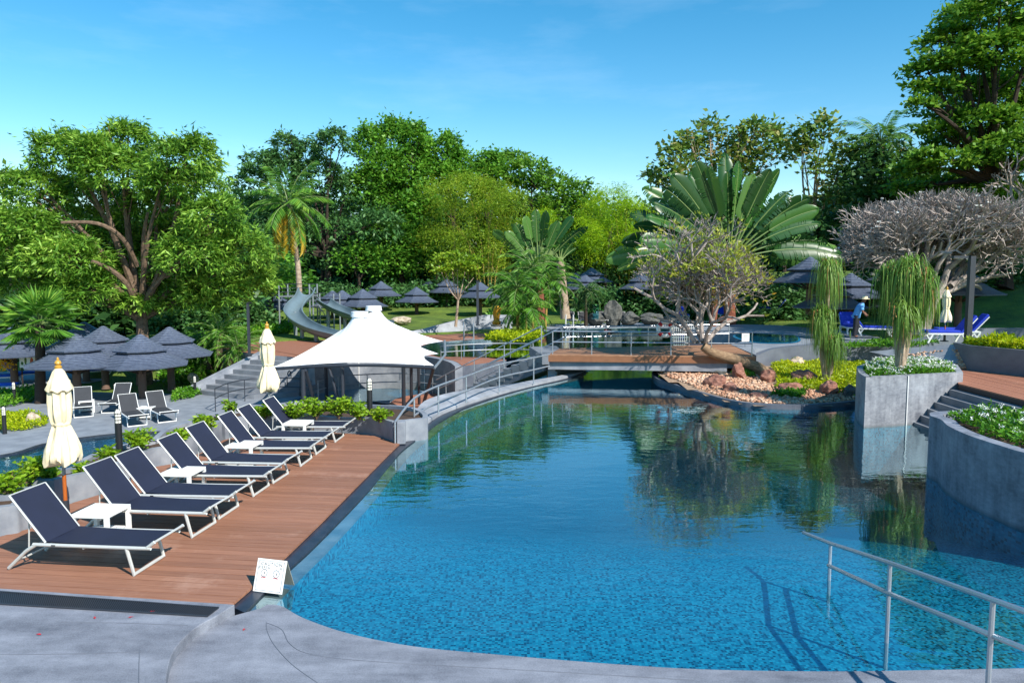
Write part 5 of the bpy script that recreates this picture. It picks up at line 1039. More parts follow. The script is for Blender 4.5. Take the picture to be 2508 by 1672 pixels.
# ---- the far cream umbrella, yellow carved post, mural board, baby fence
p = G(2313, 836, 1.3); dup(pu, (p.x, p.y, 1.3), .2, 'small closed pale parasol between the blue loungers and the lamp post', .8)
yp = G(1216, 795, .5); yt = thing('carved_post', 'yellow carved post beside the pale stones on the lawn', 'carved post', yp); s = yp.y / F
MB().lathe([(.2, 0), (.26, .15), (.16, .3), (.22, .7), (.3, .95), (.24, 1.1), (.1, 1.2)], 12, c=yp, mod=lambda a, z: 1 + .08 * math.cos(4 * a)).build('body', MT('ochre_paint', lin(206, 150, 30), .6, .25, 9), yt, smooth=True); MB().lathe([(.34, -.1), (.34, .02)], 10, c=yp).build('plinth', M['paleRock'], yt)
mb_ = A(70, 883, 33); mt = thing('mural_board', 'white board painted with green and orange shapes at the far left', 'board', (mb_.x, mb_.y, LOW))
MB().box((mb_.x, mb_.y, mb_.z), (.8, .05, .62)).build('panel', M['white'], mt)
for dx in (-.35, .35): MB().box((mb_.x + dx, mb_.y + .04, (mb_.z + LOW) / 2), (.05, .03, mb_.z - LOW)).build('leg', M['darkbark'], mt)
for (dx, dz_, w, h, cc) in [(-.12, .02, .10, .44, lin(90, 120, 40)), (.16, -.02, .16, .3, lin(190, 84, 40)), (-.28, -.12, .12, .16, lin(60, 110, 50)), (.16, .17, .05, .1, lin(190, 84, 40)), (-.1, .22, .08, .1, lin(214, 150, 50))]:
    q = Vector((mb_.x + dx, mb_.y - .028, mb_.z + dz_)); n = 10; MB().add([q + Vector((w / 2 * math.cos(2 * PI * i / n), 0, h / 2 * math.sin(2 * PI * i / n))) for i in range(n)], [tuple(range(n))]).build('painted_shape', MT('mural_paint', cc, .6, .1, 8), mt)
# white picket barrier behind the bridge
bf_a, bf_b = G(1650, 838, .05), G(1760, 838, .05); fe = thing('picket_fence', 'low pale picket fence behind the footbridge, under the frangipani fork', 'fence', bf_a); n = 22
for row_, zz in ((0, 0), (1, .0)):
    oy = Vector((0, 5.0 * row_, 0)); ex_ = 1 + .12 * row_
    for k in range(n): q = bf_a.lerp(bf_b, k / (n - 1)) * 1; q = Vector((q.x * ex_, q.y + oy.y, .05)); MB().box(q + Vector((0, 0, .42)), (.025, .02, .84)).build('picket', M['alu'], fe)
    for h in (.1, .8): a_, b_ = bf_a.copy(), bf_b.copy(); MB().beam(Vector((a_.x * ex_, a_.y + oy.y + .02, h)), Vector((b_.x * ex_, b_.y + oy.y + .02, h)), .03, .04).build('rail', M['alu'], fe)
# fountain rocks by the far bank
ft = G(1470, 790, .3); fo_ = thing('rock_fountain', 'grey rock fountain behind the navy loungers on the far bank', 'fountain', ft)
for k, (dx, dy, w, h) in enumerate([(-.3, .4, 1.0, .7), (1.0, 1.0, .9, 1.5), (2.2, .8, 1.2, .7), (3.6, .6, 1.4, .6), (5.2, 1.0, 1.3, .6)]): MB().rock(ft + Vector((dx, dy, h * .35)), (w * .75, .8, h * .7), 3, .5, 40 + k).build('rock', M['greyrock'], fo_)
MB().box(ft + Vector((-.35, -.35, .75)), (.4, .06, 1.0)).build('falling_water', M['water2'], fo_)
# rubble wall on the right hill
rq = A(2470, 740, 47); rb_ = thing('rubble_wall', 'pale rough stone wall on the hillside at the right edge', 'wall', (rq.x, rq.y, 0)); MB().box((rq.x + 2.5, rq.y + 1, rq.z - .1), (8.5, .6, 2.2), rz=-.2).build('wall', M['rubble'], rb_)
# ---- people
def skin_person(name, label, joints, edges, radii, mat, loc, subs=2):
    t = thing(name, label, 'person', loc); me = bpy.data.meshes.new('body'); me.from_pydata(joints, edges, []); me.materials.append(mat); o = link(bpy.data.objects.new('body', me), t)
    o.modifiers.new('skin', 'SKIN'); sv = me.skin_vertices[0].data
    for i, r in enumerate(radii): sv[i].radius = (r[0], r[1]) if hasattr(r, '__len__') else (r, r)
    sv[0].use_root = True; sm = o.modifiers.new('sub', 'SUBSURF'); sm.levels = subs; sm.render_levels = subs; return t, o
skinm = MT('tan_skin', lin(120, 78, 56), .6, .06, 10); navy = MT('dark_trousers', lin(28, 30, 38), .8, .1, 10); shirt = MT('pale_blue_shirt', lin(96, 158, 216), .8, .06, 10)
wp_ = G(2095, 826, 1.0); wp_.z = 1.0
J = [(0, 0, .86), (.05, 0, 1.05), (.14, 0, 1.28), (.19, 0, 1.40), (.27, 0, 1.50), (.30, 0, 1.58), (0, -.09, .84), (-.02, -.10, .46), (-.06, -.10, .08), (.06, -.10, .03), (0, .09, .84), (.06, .10, .46), (-.02, .10, .08), (.10, .10, .03), (.16, -.17, 1.33), (.22, -.22, 1.08), (.36, -.18, .90), (.42, -.17, .87), (.16, .17, 1.33), (.24, .22, 1.08), (.38, .18, .92), (.44, .17, .89)]
EJ = [(0, 1), (1, 2), (2, 3), (3, 4), (4, 5), (0, 6), (6, 7), (7, 8), (8, 9), (0, 10), (10, 11), (11, 12), (12, 13), (2, 14), (14, 15), (15, 16), (16, 17), (2, 18), (18, 19), (19, 20), (20, 21)]
RJ = [(.13, .11), (.125, .1), (.14, .11), (.055, .055), (.09, .095), (.075, .08), .085, .06, .04, .035, .085, .06, .04, .035, .055, .042, .032, .03, .055, .042, .032, .03]
pt, po = skin_person('person', 'worker in a pale blue shirt, dark trousers and white hat bending to a lounger', J, EJ, RJ, skinm, wp_)
def cloth(nm, rows, mat):                                           # loft of rings (centre, rx, ry)
    V = []; f = []; n = 16
    for (c_, rx, ry) in rows:
        for k in range(n): a = 2 * PI * k / n; V.append((c_[0] + rx * math.cos(a), c_[1] + ry * math.sin(a), c_[2]))
    for i in range(len(rows) - 1):
        for k in range(n): f.append((i * n + k, i * n + (k + 1) % n, (i + 1) * n + (k + 1) % n, (i + 1) * n + k))
    return MB().add(V, f).build(nm, mat, pt, smooth=True, local=True)
cloth('shirt', [((-.01, 0, .80), .16, .19), ((.01, 0, .92), .155, .185), ((.06, 0, 1.06), .15, .19), ((.12, 0, 1.22), .16, .21), ((.16, 0, 1.34), .13, .20), ((.19, 0, 1.41), .07, .08)], shirt)
for s_ in (-1, 1):
    MB().tube([(.155, s_ * .16, 1.34), (.185, s_ * .205, 1.22), (.215, s_ * .225, 1.12)], [.075, .075, .07], 10).build('sleeve', shirt, pt, smooth=True, local=True)
    x1, x2 = (-.02, -.06) if s_ < 0 else (.06, -.02); MB().tube([(0, s_ * .085, .90), (x1, s_ * .10, .46), (x2, s_ * .10, .07)], [.115, .085, .07], 10).build('trouser_leg', navy, pt, smooth=True, local=True)
MB().lathe([(.19, 0), (.185, .015), (.11, .02), (.105, .10), (.06, .13), (.002, .135)], 18, c=(.29, 0, 1.56)).build('hat', M['cream'], pt, smooth=True, local=True)
pt.rotation_euler.z = math.radians(-25)
sp_ = G(1497, 815, 0.0); J2 = [(0, 0, -.10), (-.12, 0, .02), (-.22, 0, .07), (-.32, 0, .10), (.5, .0, -.12), (-.14, -.19, .0), (-.42, -.25, .05), (-.66, -.16, .02), (-.14, .19, 0), (.05, .28, .12), (-.2, .34, .2)]
skin_person('person', 'swimmer in a red cap crossing the far pool', J2, [(0, 1), (1, 2), (2, 3), (0, 4), (1, 5), (5, 6), (6, 7), (1, 8), (8, 9), (9, 10)], [(.16, .12), (.16, .1), (.06, .06), (.1, .1), (.12, .1), .06, .045, .035, .06, .045, .035], skinm, (sp_.x, sp_.y, .05))
MB().lathe([(.115, -.03), (.12, .04), (.08, .1), (.003, .125)], 14, c=(-.33, 0, .11)).build('swim_cap', M['red'], bpy.data.objects['person.001'], smooth=True, local=True)
# ================================================================== plants
def unit(a): return a / (np.linalg.norm(a, axis=-1, keepdims=True) + 1e-9)
def leaf_quads(C, D, L, W, fold=0.0, N=None):                     # diamond leaves: base, side, tip, side
    n = len(C); R = RS.normal(0, 1, (n, 3)) if N is None else N
    S = unit(np.cross(D, R)); L = np.broadcast_to(L, (n,))[:, None]; W = np.broadcast_to(W, (n,))[:, None]; nn = np.cross(S, D)
    V = np.empty((n, 4, 3)); mid = C + D * L * .42 - nn * (W * fold); V[:, 0] = C; V[:, 1] = mid + S * W / 2; V[:, 2] = C + D * L; V[:, 3] = mid - S * W / 2
    return V.reshape(-1, 3), np.arange(n * 4).reshape(-1, 4)
def px_blobs(bl, Y, dy=2.0):
    out = []
    for b in bl:
        x, y, rx, ry = b[:4]; yy = Y + (b[4] if len(b) > 4 else random.uniform(-dy, dy)); c_ = A(x, y, yy); s = yy / F
        out.append((np.array(c_), np.array([rx * s, min(rx, ry * 1.3) * s * .95, ry * s])))
    return out
def crown(name, mat, parent, blobs, dens, leafL, leafW, sub=.22, per=26, droop=.25, whorl=False, flat=1.0, shell=(.55, 1.05), up=.0):
    Cs = []; Ds = []
    for c_, r in blobs:
        area = 4 * PI * ((r[0] * r[2]) ** .8); ns = max(6, int(dens * area)); d = unit(RS.normal(0, 1, (ns, 3))); d[:, 2] = np.where(d[:, 2] < -.5, -d[:, 2], d[:, 2])
        rr = RS.uniform(shell[0], shell[1], (ns, 1)); rr = np.where(RS.rand(ns, 1) < .75, np.maximum(rr, .8 * shell[1]), rr); wob = 1 + .18 * np.sin(d[:, :1] * 5 + c_[0]) * np.cos(d[:, 2:] * 6 + c_[1])
        sc_ = c_ + d * r * rr * wob; srad = sub * float(np.mean(r)) ** .5 * RS.uniform(.6, 1.4, (ns, 1))
        if whorl:
            P = np.repeat(sc_, per, 0) + RS.normal(0, .06, (ns * per, 3)); rd = unit(RS.normal(0, 1, (ns * per, 3))); rd[:, 2] = rd[:, 2] * .6 - droop; D = unit(rd + np.repeat(d, per, 0) * .55)
            big = RS.rand(ns * per) < .45; P = np.where(big[:, None], P + RS.normal(0, 1, (ns * per, 3)) * np.repeat(srad, per, 0) * .7, P)
        else:
            P = np.repeat(sc_, per, 0) + RS.normal(0, 1, (ns * per, 3)) * np.repeat(srad, per, 0) * np.array([1, 1, flat]); D = unit(RS.normal(0, 1, (ns * per, 3)) * np.array([1, 1, .55]) + np.repeat(d, per, 0) * .5 + np.array([0, 0, up - droop]))
        Cs.append(P); Ds.append(D)
    C = np.concatenate(Cs); D = np.concatenate(Ds); n = len(C); V, Q = leaf_quads(C, D, leafL * RS.uniform(.6, 1.25, n), leafW * RS.uniform(.7, 1.2, n), .18, RS.normal(0, .7, (n, 3)) + np.array([0, 0, 1.2]))
    return np_mesh(name, V, Q, mat, parent)
def limbs(name, mat, parent, base, fork, blobs, r0, n=7, every=1):
    mb = MB(); b = Vector(base); f = Vector(fork); mid_ = b.lerp(f, .5) + Vector((random.uniform(-.15, .15), 0, 0))
    mb.tube(cr([b - Vector((0, 0, .2)), b + Vector((0, 0, .25)), mid_, f], 4), [r0 * (1.35 - .75 * i / 12) for i in range(13)], n)
    for c_, r in blobs[::every]:
        c_ = Vector(c_); s = f.lerp(b, random.uniform(0, .25)); m_ = s.lerp(c_, .5) + Vector((random.uniform(-.4, .4), random.uniform(-.4, .4), random.uniform(.0, .5)))
        pts = cr([s, m_, c_ + Vector((0, 0, r[2] * .4))], 5); mb.tube(pts, [r0 * (.55 - .47 * i / (len(pts) - 1)) for i in range(len(pts))], 6)
        for _ in range(3):
            e = c_ + Vector((random.uniform(-1, 1) * r[0], random.uniform(-1, 1) * r[1], random.uniform(-.5, 1) * r[2])) * .8; mb.tube(cr([m_.lerp(c_, random.random()), (m_ + e) / 2 + Vector((0, 0, .2)), e], 3), [r0 * .17, r0 * .13, r0 * .1, r0 * .08, r0 * .06, r0 * .05, r0 * .04], 5)
    return mb.build(name, mat, parent, smooth=True)
def tree(name, label, base, fork, bl, Y, leafmat, bark, dens, L, W, r0=.3, group=None, dy=2.0, **kw):
    t = thing(name, label, 'tree', base, group=group); B = px_blobs(bl, Y, dy); limbs('trunk', bark, t, base, fork, B, r0); crown('crown', leafmat, t, B, dens, L, W, **kw); return t
def gz(px, Y, z=None):
    p = A(px, 700, Y); return Vector((p.x, Y, terrain(p.x, Y) if z is None else z))
# ---- broadleaf trees
def off_tree(label, x, y, h, r):                                    # unseen trees added beside the view to shade the right bank
    z0 = terrain(x, y); t = thing('added_shade_tree', label, 'tree', (x, y, z0)); B = [(np.array([x + random.uniform(-.6, .6) * r, y + random.uniform(-.6, .6) * r, h + random.uniform(-.25, .25) * r]), np.array([r * .55, r * .55, r * .4])) for _ in range(9)]
    limbs('trunk', M['darkbark'], t, (x, y, z0), (x, y, z0 + h * .45), B, .35); crown('crown', LV['rain'], t, B, 1.6, .5, .3, per=16, sub=.3, flat=.5)
off_tree('unseen spreading tree added for shade beyond the right edge, nearer the terrace', 33, 25, 11.5, 6.0); off_tree('unseen spreading tree added for shade beyond the right edge, higher on the hill', 36, 33, 13, 6.5)
mb_base = A(352, 868, 34.5); mb_base.z = terrain(mb_base.x, mb_base.y)
tree('mango_tree', 'large bright mango tree spreading over the near sunshades', mb_base, A(345, 735, 34.5), [(315, 350, 60, 52), (165, 385, 75, 58), (300, 430, 110, 62), (455, 400, 82, 62), (475, 470, 75, 60), (90, 470, 80, 52), (215, 500, 110, 60), (380, 520, 100, 55), (520, 540, 72, 60), (70, 570, 90, 60), (585, 620, 78, 62), (480, 630, 95, 62), (150, 640, 120, 60), (280, 600, 90, 50), (60, 690, 85, 55), (200, 715, 90, 42), (520, 710, 90, 48), (420, 690, 80, 45), (620, 690, 50, 50), (340, 745, 60, 26), (20, 620, 70, 70), (130, 745, 80, 34), (470, 740, 80, 34), (250, 660, 70, 40), (400, 600, 70, 50), (230, 385, 60, 50), (400, 455, 60, 50)],
     34.5, LV['mango'], M['bark'], 10.5, .32, .085, .34, whorl=True, per=17, droop=.38, sub=.22, dy=2.2)
limb = MB()
for pts, r in ([[A(330, 740, 34), A(305, 690, 33.2), A(262, 655, 32.6), A(225, 640, 32)], .15], [[A(335, 650, 34), A(300, 585, 33), A(240, 548, 32.4), A(150, 545, 32)], .13], [[A(352, 660, 34), A(352, 580, 33.4), A(362, 520, 33)], .13]):
    limb.tube(cr(pts, 5), [r * (1 - .55 * i / 10 if len(pts) == 3 else 1 - .5 * i / 15) for i in range(5 * (len(pts) - 1) + 1)], 8)
limb.build('limb', M['bark'], bpy.data.objects['mango_tree'], smooth=True)
tree('evergreen_tree', 'tall bluish drooping-leaved tree behind the coconut palm', gz(800, 70), A(805, 600, 70), [(640, 405, 48, 34), (615, 455, 52, 40), (700, 365, 42, 40), (745, 380, 40, 36), (815, 352, 44, 38), (690, 430, 66, 46), (780, 440, 74, 54), (850, 480, 66, 56), (640, 530, 60, 50), (730, 520, 72, 52), (820, 570, 76, 44), (880, 620, 60, 40), (700, 610, 64, 50), (930, 560, 60, 44), (640, 620, 60, 60), (840, 640, 60, 40)], 70, LV['bluegreen'], M['darkbark'], 2.6, .46, .19, .36, whorl=True, per=16, droop=.55, sub=.3, dy=2.5)
tree('evergreen_tree', 'bright green tall tree with upright lobes at the centre of the skyline', gz(985, 73), A(985, 600, 73), [(905, 362, 38, 48), (963, 335, 34, 42), (1012, 352, 32, 46), (1040, 375, 30, 44), (935, 420, 52, 52), (1000, 425, 58, 56), (1045, 450, 38, 50), (900, 470, 44, 50), (960, 500, 60, 54), (1030, 520, 48, 56), (930, 570, 50, 46), (1000, 600, 60, 56), (960, 680, 50, 44), (1035, 640, 40, 50)], 73, LV['bright'], M['darkbark'], 2.6, .42, .27, .34, per=22, droop=.1, sub=.27, dy=2.0)
tree('evergreen_tree', 'narrow pointed bright tree just right of the central skyline tree', gz(1115, 74), A(1112, 520, 74), [(1100, 365, 24, 34), (1118, 405, 38, 34), (1105, 440, 44, 36), (1135, 460, 40, 34)], 74, LV['bright'], M['darkbark'], 2.6, .4, .26, .2, per=22, droop=.1, sub=.27, dy=1)
tree('evergreen_tree', 'small bright tree top between the bamboo and the pointed tree', gz(1195, 75), A(1195, 520, 75), [(1200, 402, 32, 30), (1180, 430, 30, 30), (1215, 440, 34, 30), (1195, 480, 44, 40)], 75, LV['bright'], M['darkbark'], 2.6, .4, .26, .2, per=22, droop=.1, sub=.27, dy=1)
tree('evergreen_tree', 'dark olive tree at the skyline above the second fan palm', gz(1300, 76), A(1300, 560, 76), [(1250, 405, 50, 34), (1300, 425, 50, 34), (1350, 450, 54, 34), (1400, 470, 46, 34), (1290, 480, 70, 50), (1370, 520, 70, 50), (1440, 520, 50, 44), (1320, 580, 70, 50), (1420, 590, 60, 50)], 76, LV['rain'], M['darkbark'], 1.3, .5, .26, .3, per=18, flat=.5, droop=.1, sub=.3, dy=2)
tree('teak_tree', 'flowering bronze and cream crowned tree left behind the traveller palm', gz(1760, 56), A(1760, 520, 56), [(1690, 345, 26, 26), (1660, 380, 36, 28), (1640, 420, 36, 26), (1740, 325, 32, 28), (1800, 345, 36, 22), (1850, 322, 44, 24), (1880, 335, 30, 26), (1720, 380, 50, 30), (1820, 380, 60, 30), (1600, 440, 26, 22), (1660, 450, 50, 36), (1900, 380, 40, 36), (1780, 430, 80, 44)], 56, LV['teak'], M['palebark'], 1.25, .48, .3, .22, per=16, droop=.2, sub=.3, dy=1.5)
tree('teak_tree', 'cream flowering airy tree right behind the traveller palm', gz(2000, 54), A(1990, 560, 54), [(1965, 325, 30, 26), (2020, 318, 34, 30), (1990, 350, 40, 22), (2070, 365, 34, 30), (1965, 375, 26, 24), (2010, 410, 44, 28), (2060, 440, 36, 36), (2085, 480, 28, 26), (2010, 480, 40, 30), (2030, 520, 50, 30)], 54, LV['teak'], M['palebark'], 1.1, .48, .3, .2, per=14, droop=.2, sub=.3, dy=1.5)
tree('rain_tree', 'huge layered dark tree filling the upper right corner', gz(2460, 42, 3.0), A(2440, 420, 42), [(2300, 108, 62, 15), (2370, 40, 58, 26), (2450, 20, 90, 50), (2330, 85, 50, 16), (2270, 175, 62, 13), (2340, 150, 90, 22), (2440, 130, 110, 46), (2290, 215, 72, 15), (2370, 225, 110, 30), (2480, 230, 90, 55), (2330, 280, 82, 17), (2420, 300, 110, 34), (2290, 320, 52, 15), (2370, 350, 100, 24), (2480, 370, 90, 44), (2310, 390, 82, 20), (2430, 420, 110, 34), (2250, 420, 60, 22), (2340, 455, 100, 24), (2480, 480, 80, 34), (2260, 255, 40, 10), (2530, 90, 80, 70), (2540, 300, 70, 80), (2230, 470, 60, 22)], 42, LV['rain'], M['darkbark'], 4.2, .34, .2, .4, per=20, flat=.35, droop=-.05, sub=.26, dy=3)
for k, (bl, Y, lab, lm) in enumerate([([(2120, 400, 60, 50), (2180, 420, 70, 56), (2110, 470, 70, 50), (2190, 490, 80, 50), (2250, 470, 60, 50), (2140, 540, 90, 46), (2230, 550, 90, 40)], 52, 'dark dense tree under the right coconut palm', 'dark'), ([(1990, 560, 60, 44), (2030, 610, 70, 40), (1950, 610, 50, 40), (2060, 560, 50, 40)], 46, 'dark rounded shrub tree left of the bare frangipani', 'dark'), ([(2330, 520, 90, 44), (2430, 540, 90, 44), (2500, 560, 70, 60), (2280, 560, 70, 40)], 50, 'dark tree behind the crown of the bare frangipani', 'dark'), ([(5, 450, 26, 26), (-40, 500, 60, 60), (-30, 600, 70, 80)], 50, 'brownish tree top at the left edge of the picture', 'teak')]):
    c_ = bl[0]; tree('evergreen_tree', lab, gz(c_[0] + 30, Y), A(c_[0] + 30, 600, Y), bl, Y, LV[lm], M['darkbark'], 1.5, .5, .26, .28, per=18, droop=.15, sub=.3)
# background wood, one dark mass under and behind the crowns
B = []
for i in range(46):
    x = -250 + i * 66 + random.uniform(-20, 20); Y = random.uniform(84, 92); lim = 520 if 560 < x < 1350 else (560 if x < 560 else 500 if x > 2050 else 545)
    y = lim
    while y < 720: B.append((np.array(A(x + random.uniform(-20, 20), y + 20, Y)), np.array([3.0, 2.4, 2.7]))); y += 58
for i in range(52):
    x = -150 + i * 45 + random.uniform(-15, 15)
    if x < 2100: Y = 46 if x < 600 else random.uniform(80, 84); B.append((np.array(A(x, (790 if x < 600 else 722) + random.uniform(-12, 8), Y)), np.array([1.5, 1.2, 1.1])))
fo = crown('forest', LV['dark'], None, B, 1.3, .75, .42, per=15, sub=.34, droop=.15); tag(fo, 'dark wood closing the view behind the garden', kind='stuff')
tk = MB()
for i in range(40):
    x = -200 + i * 70 + random.uniform(-25, 25); Y = random.uniform(76, 84); p = gz(x, Y); tk.tube([p, p + Vector((random.uniform(-.4, .4), 0, 4)), p + Vector((random.uniform(-.8, .8), 0, 8))], [.22, .18, .1], 6)
tag(tk.build('forest_trunks', M['darkbark'], fo, smooth=True), kind='stuff')
# mid-height trees under the skyline
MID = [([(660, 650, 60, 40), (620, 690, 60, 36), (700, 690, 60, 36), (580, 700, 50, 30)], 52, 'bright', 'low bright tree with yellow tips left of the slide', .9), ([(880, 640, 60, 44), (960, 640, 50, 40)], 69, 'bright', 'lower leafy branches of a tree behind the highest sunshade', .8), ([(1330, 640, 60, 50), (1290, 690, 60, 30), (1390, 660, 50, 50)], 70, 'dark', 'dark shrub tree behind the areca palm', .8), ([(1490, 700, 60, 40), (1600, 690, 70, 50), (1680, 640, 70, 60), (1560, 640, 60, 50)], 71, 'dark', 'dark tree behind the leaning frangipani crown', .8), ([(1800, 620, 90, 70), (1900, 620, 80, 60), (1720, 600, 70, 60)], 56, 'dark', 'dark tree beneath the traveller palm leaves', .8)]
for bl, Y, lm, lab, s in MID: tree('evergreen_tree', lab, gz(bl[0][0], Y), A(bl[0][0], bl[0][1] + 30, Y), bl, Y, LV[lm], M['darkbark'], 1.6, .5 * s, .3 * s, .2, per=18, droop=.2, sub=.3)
fl_ = bpy.data.objects.new('x', None); bpy.data.objects.remove(fl_)
# slim yellow-green tree on the lawn
yb = G(1116, 800, .55); yt_ = thing('slim_tree', 'slim pale-stemmed tree with flat yellow-green crown on the lawn', 'tree', yb); Yy = yb.y; mb = MB()
fk = A(1122, 735, Yy); mb.tube([yb, A(1119, 770, Yy), fk], [.09, .075, .06], 8)
for e in [(1090, 665), (1075, 650), (1140, 660), (1120, 655), (1160, 680), (1105, 640)]: mb.tube(cr([fk, A((fk.x * 0 + 1122 + e[0]) / 2, 705, Yy + random.uniform(-.4, .4)), A(*e, Yy + random.uniform(-.8, .8))], 4), [.05 - .004 * i for i in range(9)], 6)
mb.build('trunk', M['palebark'], yt_, smooth=True); crown('crown', LV['bamboo'], yt_, px_blobs([(1080, 645, 26, 12), (1110, 632, 36, 12), (1150, 640, 34, 12), (1130, 655, 44, 12), (1095, 662, 30, 8), (1165, 668, 20, 8)], Yy, .8), 5, .26, .13, per=16, flat=.4, sub=.2, droop=.1)
# ---- bamboo
def bamboo(label, bl, Y, leaf, culms, z):
    p0 = gz(bl[0][0], Y); t = thing('bamboo_clump', label, 'bamboo', p0); mb = MB()
    for (x0, x1, y1) in culms:
        a = gz(x0, Y); b = A(x1, y1, Y); m_ = a.lerp(b, .6) + Vector(((a.x - b.x) * .25, 0, .5)); mb.tube(cr([a, m_, b], 6), [.075 - .005 * i for i in range(13)], 7)
    mb.build('culms', M['cane'], t, smooth=True)['kind'] = 'stuff'
    crown('foliage', leaf, t, px_blobs(bl, Y, 2), 3.2, .34, .05, per=26, sub=.36, droop=.42, flat=.7); return t
bamboo('feathery yellow-green bamboo clump right of the skyline trees', [(1090, 470, 56, 26), (1150, 455, 56, 26), (1210, 470, 50, 28), (1250, 500, 46, 34), (1110, 520, 66, 34), (1190, 530, 66, 36), (1080, 590, 58, 40), (1160, 600, 76, 44), (1230, 580, 50, 50), (1120, 660, 60, 36), (1200, 660, 56, 40)], 68, LV['bamboo'], [(1180, 1090, 520), (1190, 1150, 480), (1200, 1230, 500), (1205, 1260, 560), (1185, 1120, 560), (1195, 1200, 470)], 0)
bamboo('lime bamboo clump with yellow canes left of the traveller palm', [(1500, 490, 50, 30), (1460, 530, 46, 36), (1540, 530, 56, 40), (1500, 580, 66, 40), (1450, 630, 50, 40), (1560, 610, 60, 44), (1520, 660, 60, 36), (1590, 660, 44, 36), (1440, 580, 40, 40), (1330, 560, 30, 50)], 69, LV['bamboo2'], [(1512, 1470, 520), (1520, 1500, 490), (1528, 1535, 500), (1536, 1560, 540), (1544, 1520, 520), (1552, 1580, 590), (1524, 1480, 560), (1540, 1545, 560)], 0)
# ---- palms
def frond(C, D, base, az, el, L, droop, nl=26, ll=.55, lw=.035, vang=.5, taper=.55, hang=.35):
    """rachis points plus leaflet positions and directions of one feather frond"""
    dx = Vector((math.cos(az), math.sin(az), 0)); pts = []
    for i in range(9):
        t = i / 8; ang = el - droop * t ** 1.3; pts.append(pts[-1] + (dx * math.cos(ang) + Vector((0, 0, math.sin(ang)))) * (L / 8) if pts else Vector(base))
    side = Vector((-dx.y, dx.x, 0))
    for i in range(nl):
        t = .12 + .88 * i / (nl - 1); s = t * 8; k = min(7, int(s)); p = pts[k].lerp(pts[k + 1], s - k); tg = (pts[k + 1] - pts[k]).normalized(); up = side.cross(tg)
        l_ = ll * (1 - taper * abs(t - .35) ** 1.2)
        for sg_ in (-1, 1):
            d = (side * sg_ * .8 + tg * .65 + up * vang * .4 + Vector((0, 0, -hang))).normalized(); C.append(tuple(p)); D.append((*d, l_, lw))
    return pts
def palm(name, label, base, top, r, fronds, leafmat, bark, L, ll, lw, nl=26, crown_el=(-.4, 1.35), droop=1.2, yellow=0, hang=.35, lean=0.0, ringed=False, cat='palm'):
    t = thing(name, label, cat, base); b, tp_ = Vector(base), Vector(top); mid_ = b.lerp(tp_, .5) + Vector((lean, 0, 0)); pts = cr([b - Vector((0, 0, .1)), mid_, tp_], 8); n = len(pts)
    MB().tube(pts, [r * (1.25 - .45 * i / (n - 1)) * (1 + (.06 if ringed and i % 2 else 0)) for i in range(n)], 10).build('trunk', bark, t, smooth=True)
    sets = [([], [], MB(), leafmat, 'fronds'), ([], [], MB(), LV['yellowpalm'], 'yellow_fronds')]
    for i in range(fronds):
        f = i / max(1, fronds - 1); el = crown_el[1] + (crown_el[0] - crown_el[1]) * f; az = i * 2.399 + random.uniform(-.2, .2); st_ = sets[1] if i >= fronds - yellow else sets[0]
        rp = frond(st_[0], st_[1], tp_, az, el, L * random.uniform(.85, 1.1), droop * random.uniform(.8, 1.2), nl, ll, lw, hang=hang); st_[2].tube(rp, [.03 * L / 3 * (1 - .8 * k / 8) + .004 for k in range(9)], 5)
    for Cc, Dd, rm, mt, nm in sets:
        if not Cc: continue
        Cc = np.array(Cc); Dd = np.array(Dd); V, Q = leaf_quads(Cc, Dd[:, :3], Dd[:, 3] * RS.uniform(.85, 1.1, len(Cc)), Dd[:, 4], .1); o = np_mesh(nm, V, Q, mt, t); rm.build('midribs', LV['stalk'], o, smooth=True).parent = o
        ch = o.children[0]
    return t
cb = A(732, 720, 48); cb.z = terrain(cb.x, 48); palm('coconut_palm', 'coconut palm with yellowing lower fronds beside the slide', cb, A(706, 500, 48), .17, 24, LV['palm'], M['palebark'], 3.1, .95, .07, 34, (-.95, 1.4), .95, 5, .4, lean=.25)
cb = gz(2165, 52); palm('coconut_palm', 'coconut palm rising above the dark trees at the right', cb, A(2158, 350, 52), .18, 20, LV['palm'], M['palebark'], 3.0, .8, .06, 30, (-.2, 1.45), 1.1, 2, .4)
for (px, py, z, h, L, n, lab) in [(1305, 800, .5, 3.4, 2.1, 14, 'areca palm stem clump in front of the second fan palm'), (1268, 806, .5, 2.3, 1.8, 13, 'bushy areca palm at the left of the palm group by the far pool'), (1335, 802, .5, 2.6, 1.8, 12, 'areca palm at the right of the palm group by the far pool'), (1290, 812, .4, 1.2, 1.6, 14, 'low areca palm at the front of the palm group by the far pool')]:
    p = G(px, py, z); palm('areca_palm', lab, p, p + Vector((random.uniform(-.2, .2), 0, h)), .07, n + 6, LV['palm'], M['cane'], L * 1.15, .62, .06, 24, (-.3, 1.35), 1.35, 0, .3)
p = G(1435, 797, .1); palm('small_palm', 'small dark palm in front of the far sunshade trio', p, p + Vector((0, 0, 2.4)), .12, 18, LV['dark'], M['darkbark'], 1.7, .5, .06, 22, (-.6, 1.2), 1.3)
for (px, py, z, h, ln, lab) in [(560, 905, -.9, 1.0, .5, 'cycad with leaning trunk beside the curved stairs'), (510, 900, -1.0, 1.1, -.3, 'dark cycad behind the right near sunshade'), (465, 905, -1.2, 1.0, -.5, 'cycad nearest the mango trunk'), (535, 893, -.7, 1.5, .1, 'tall cycad at the back of the cycad group')]:
    p = G(px, py, z); palm('cycad', lab, p, p + Vector((ln, 0, h)), .15, 26, LV['palm'], M['bark'], 1.7, .34, .035, 30, (-.5, 1.3), 1.1, 0, .1, ringed=True, cat='cycad')
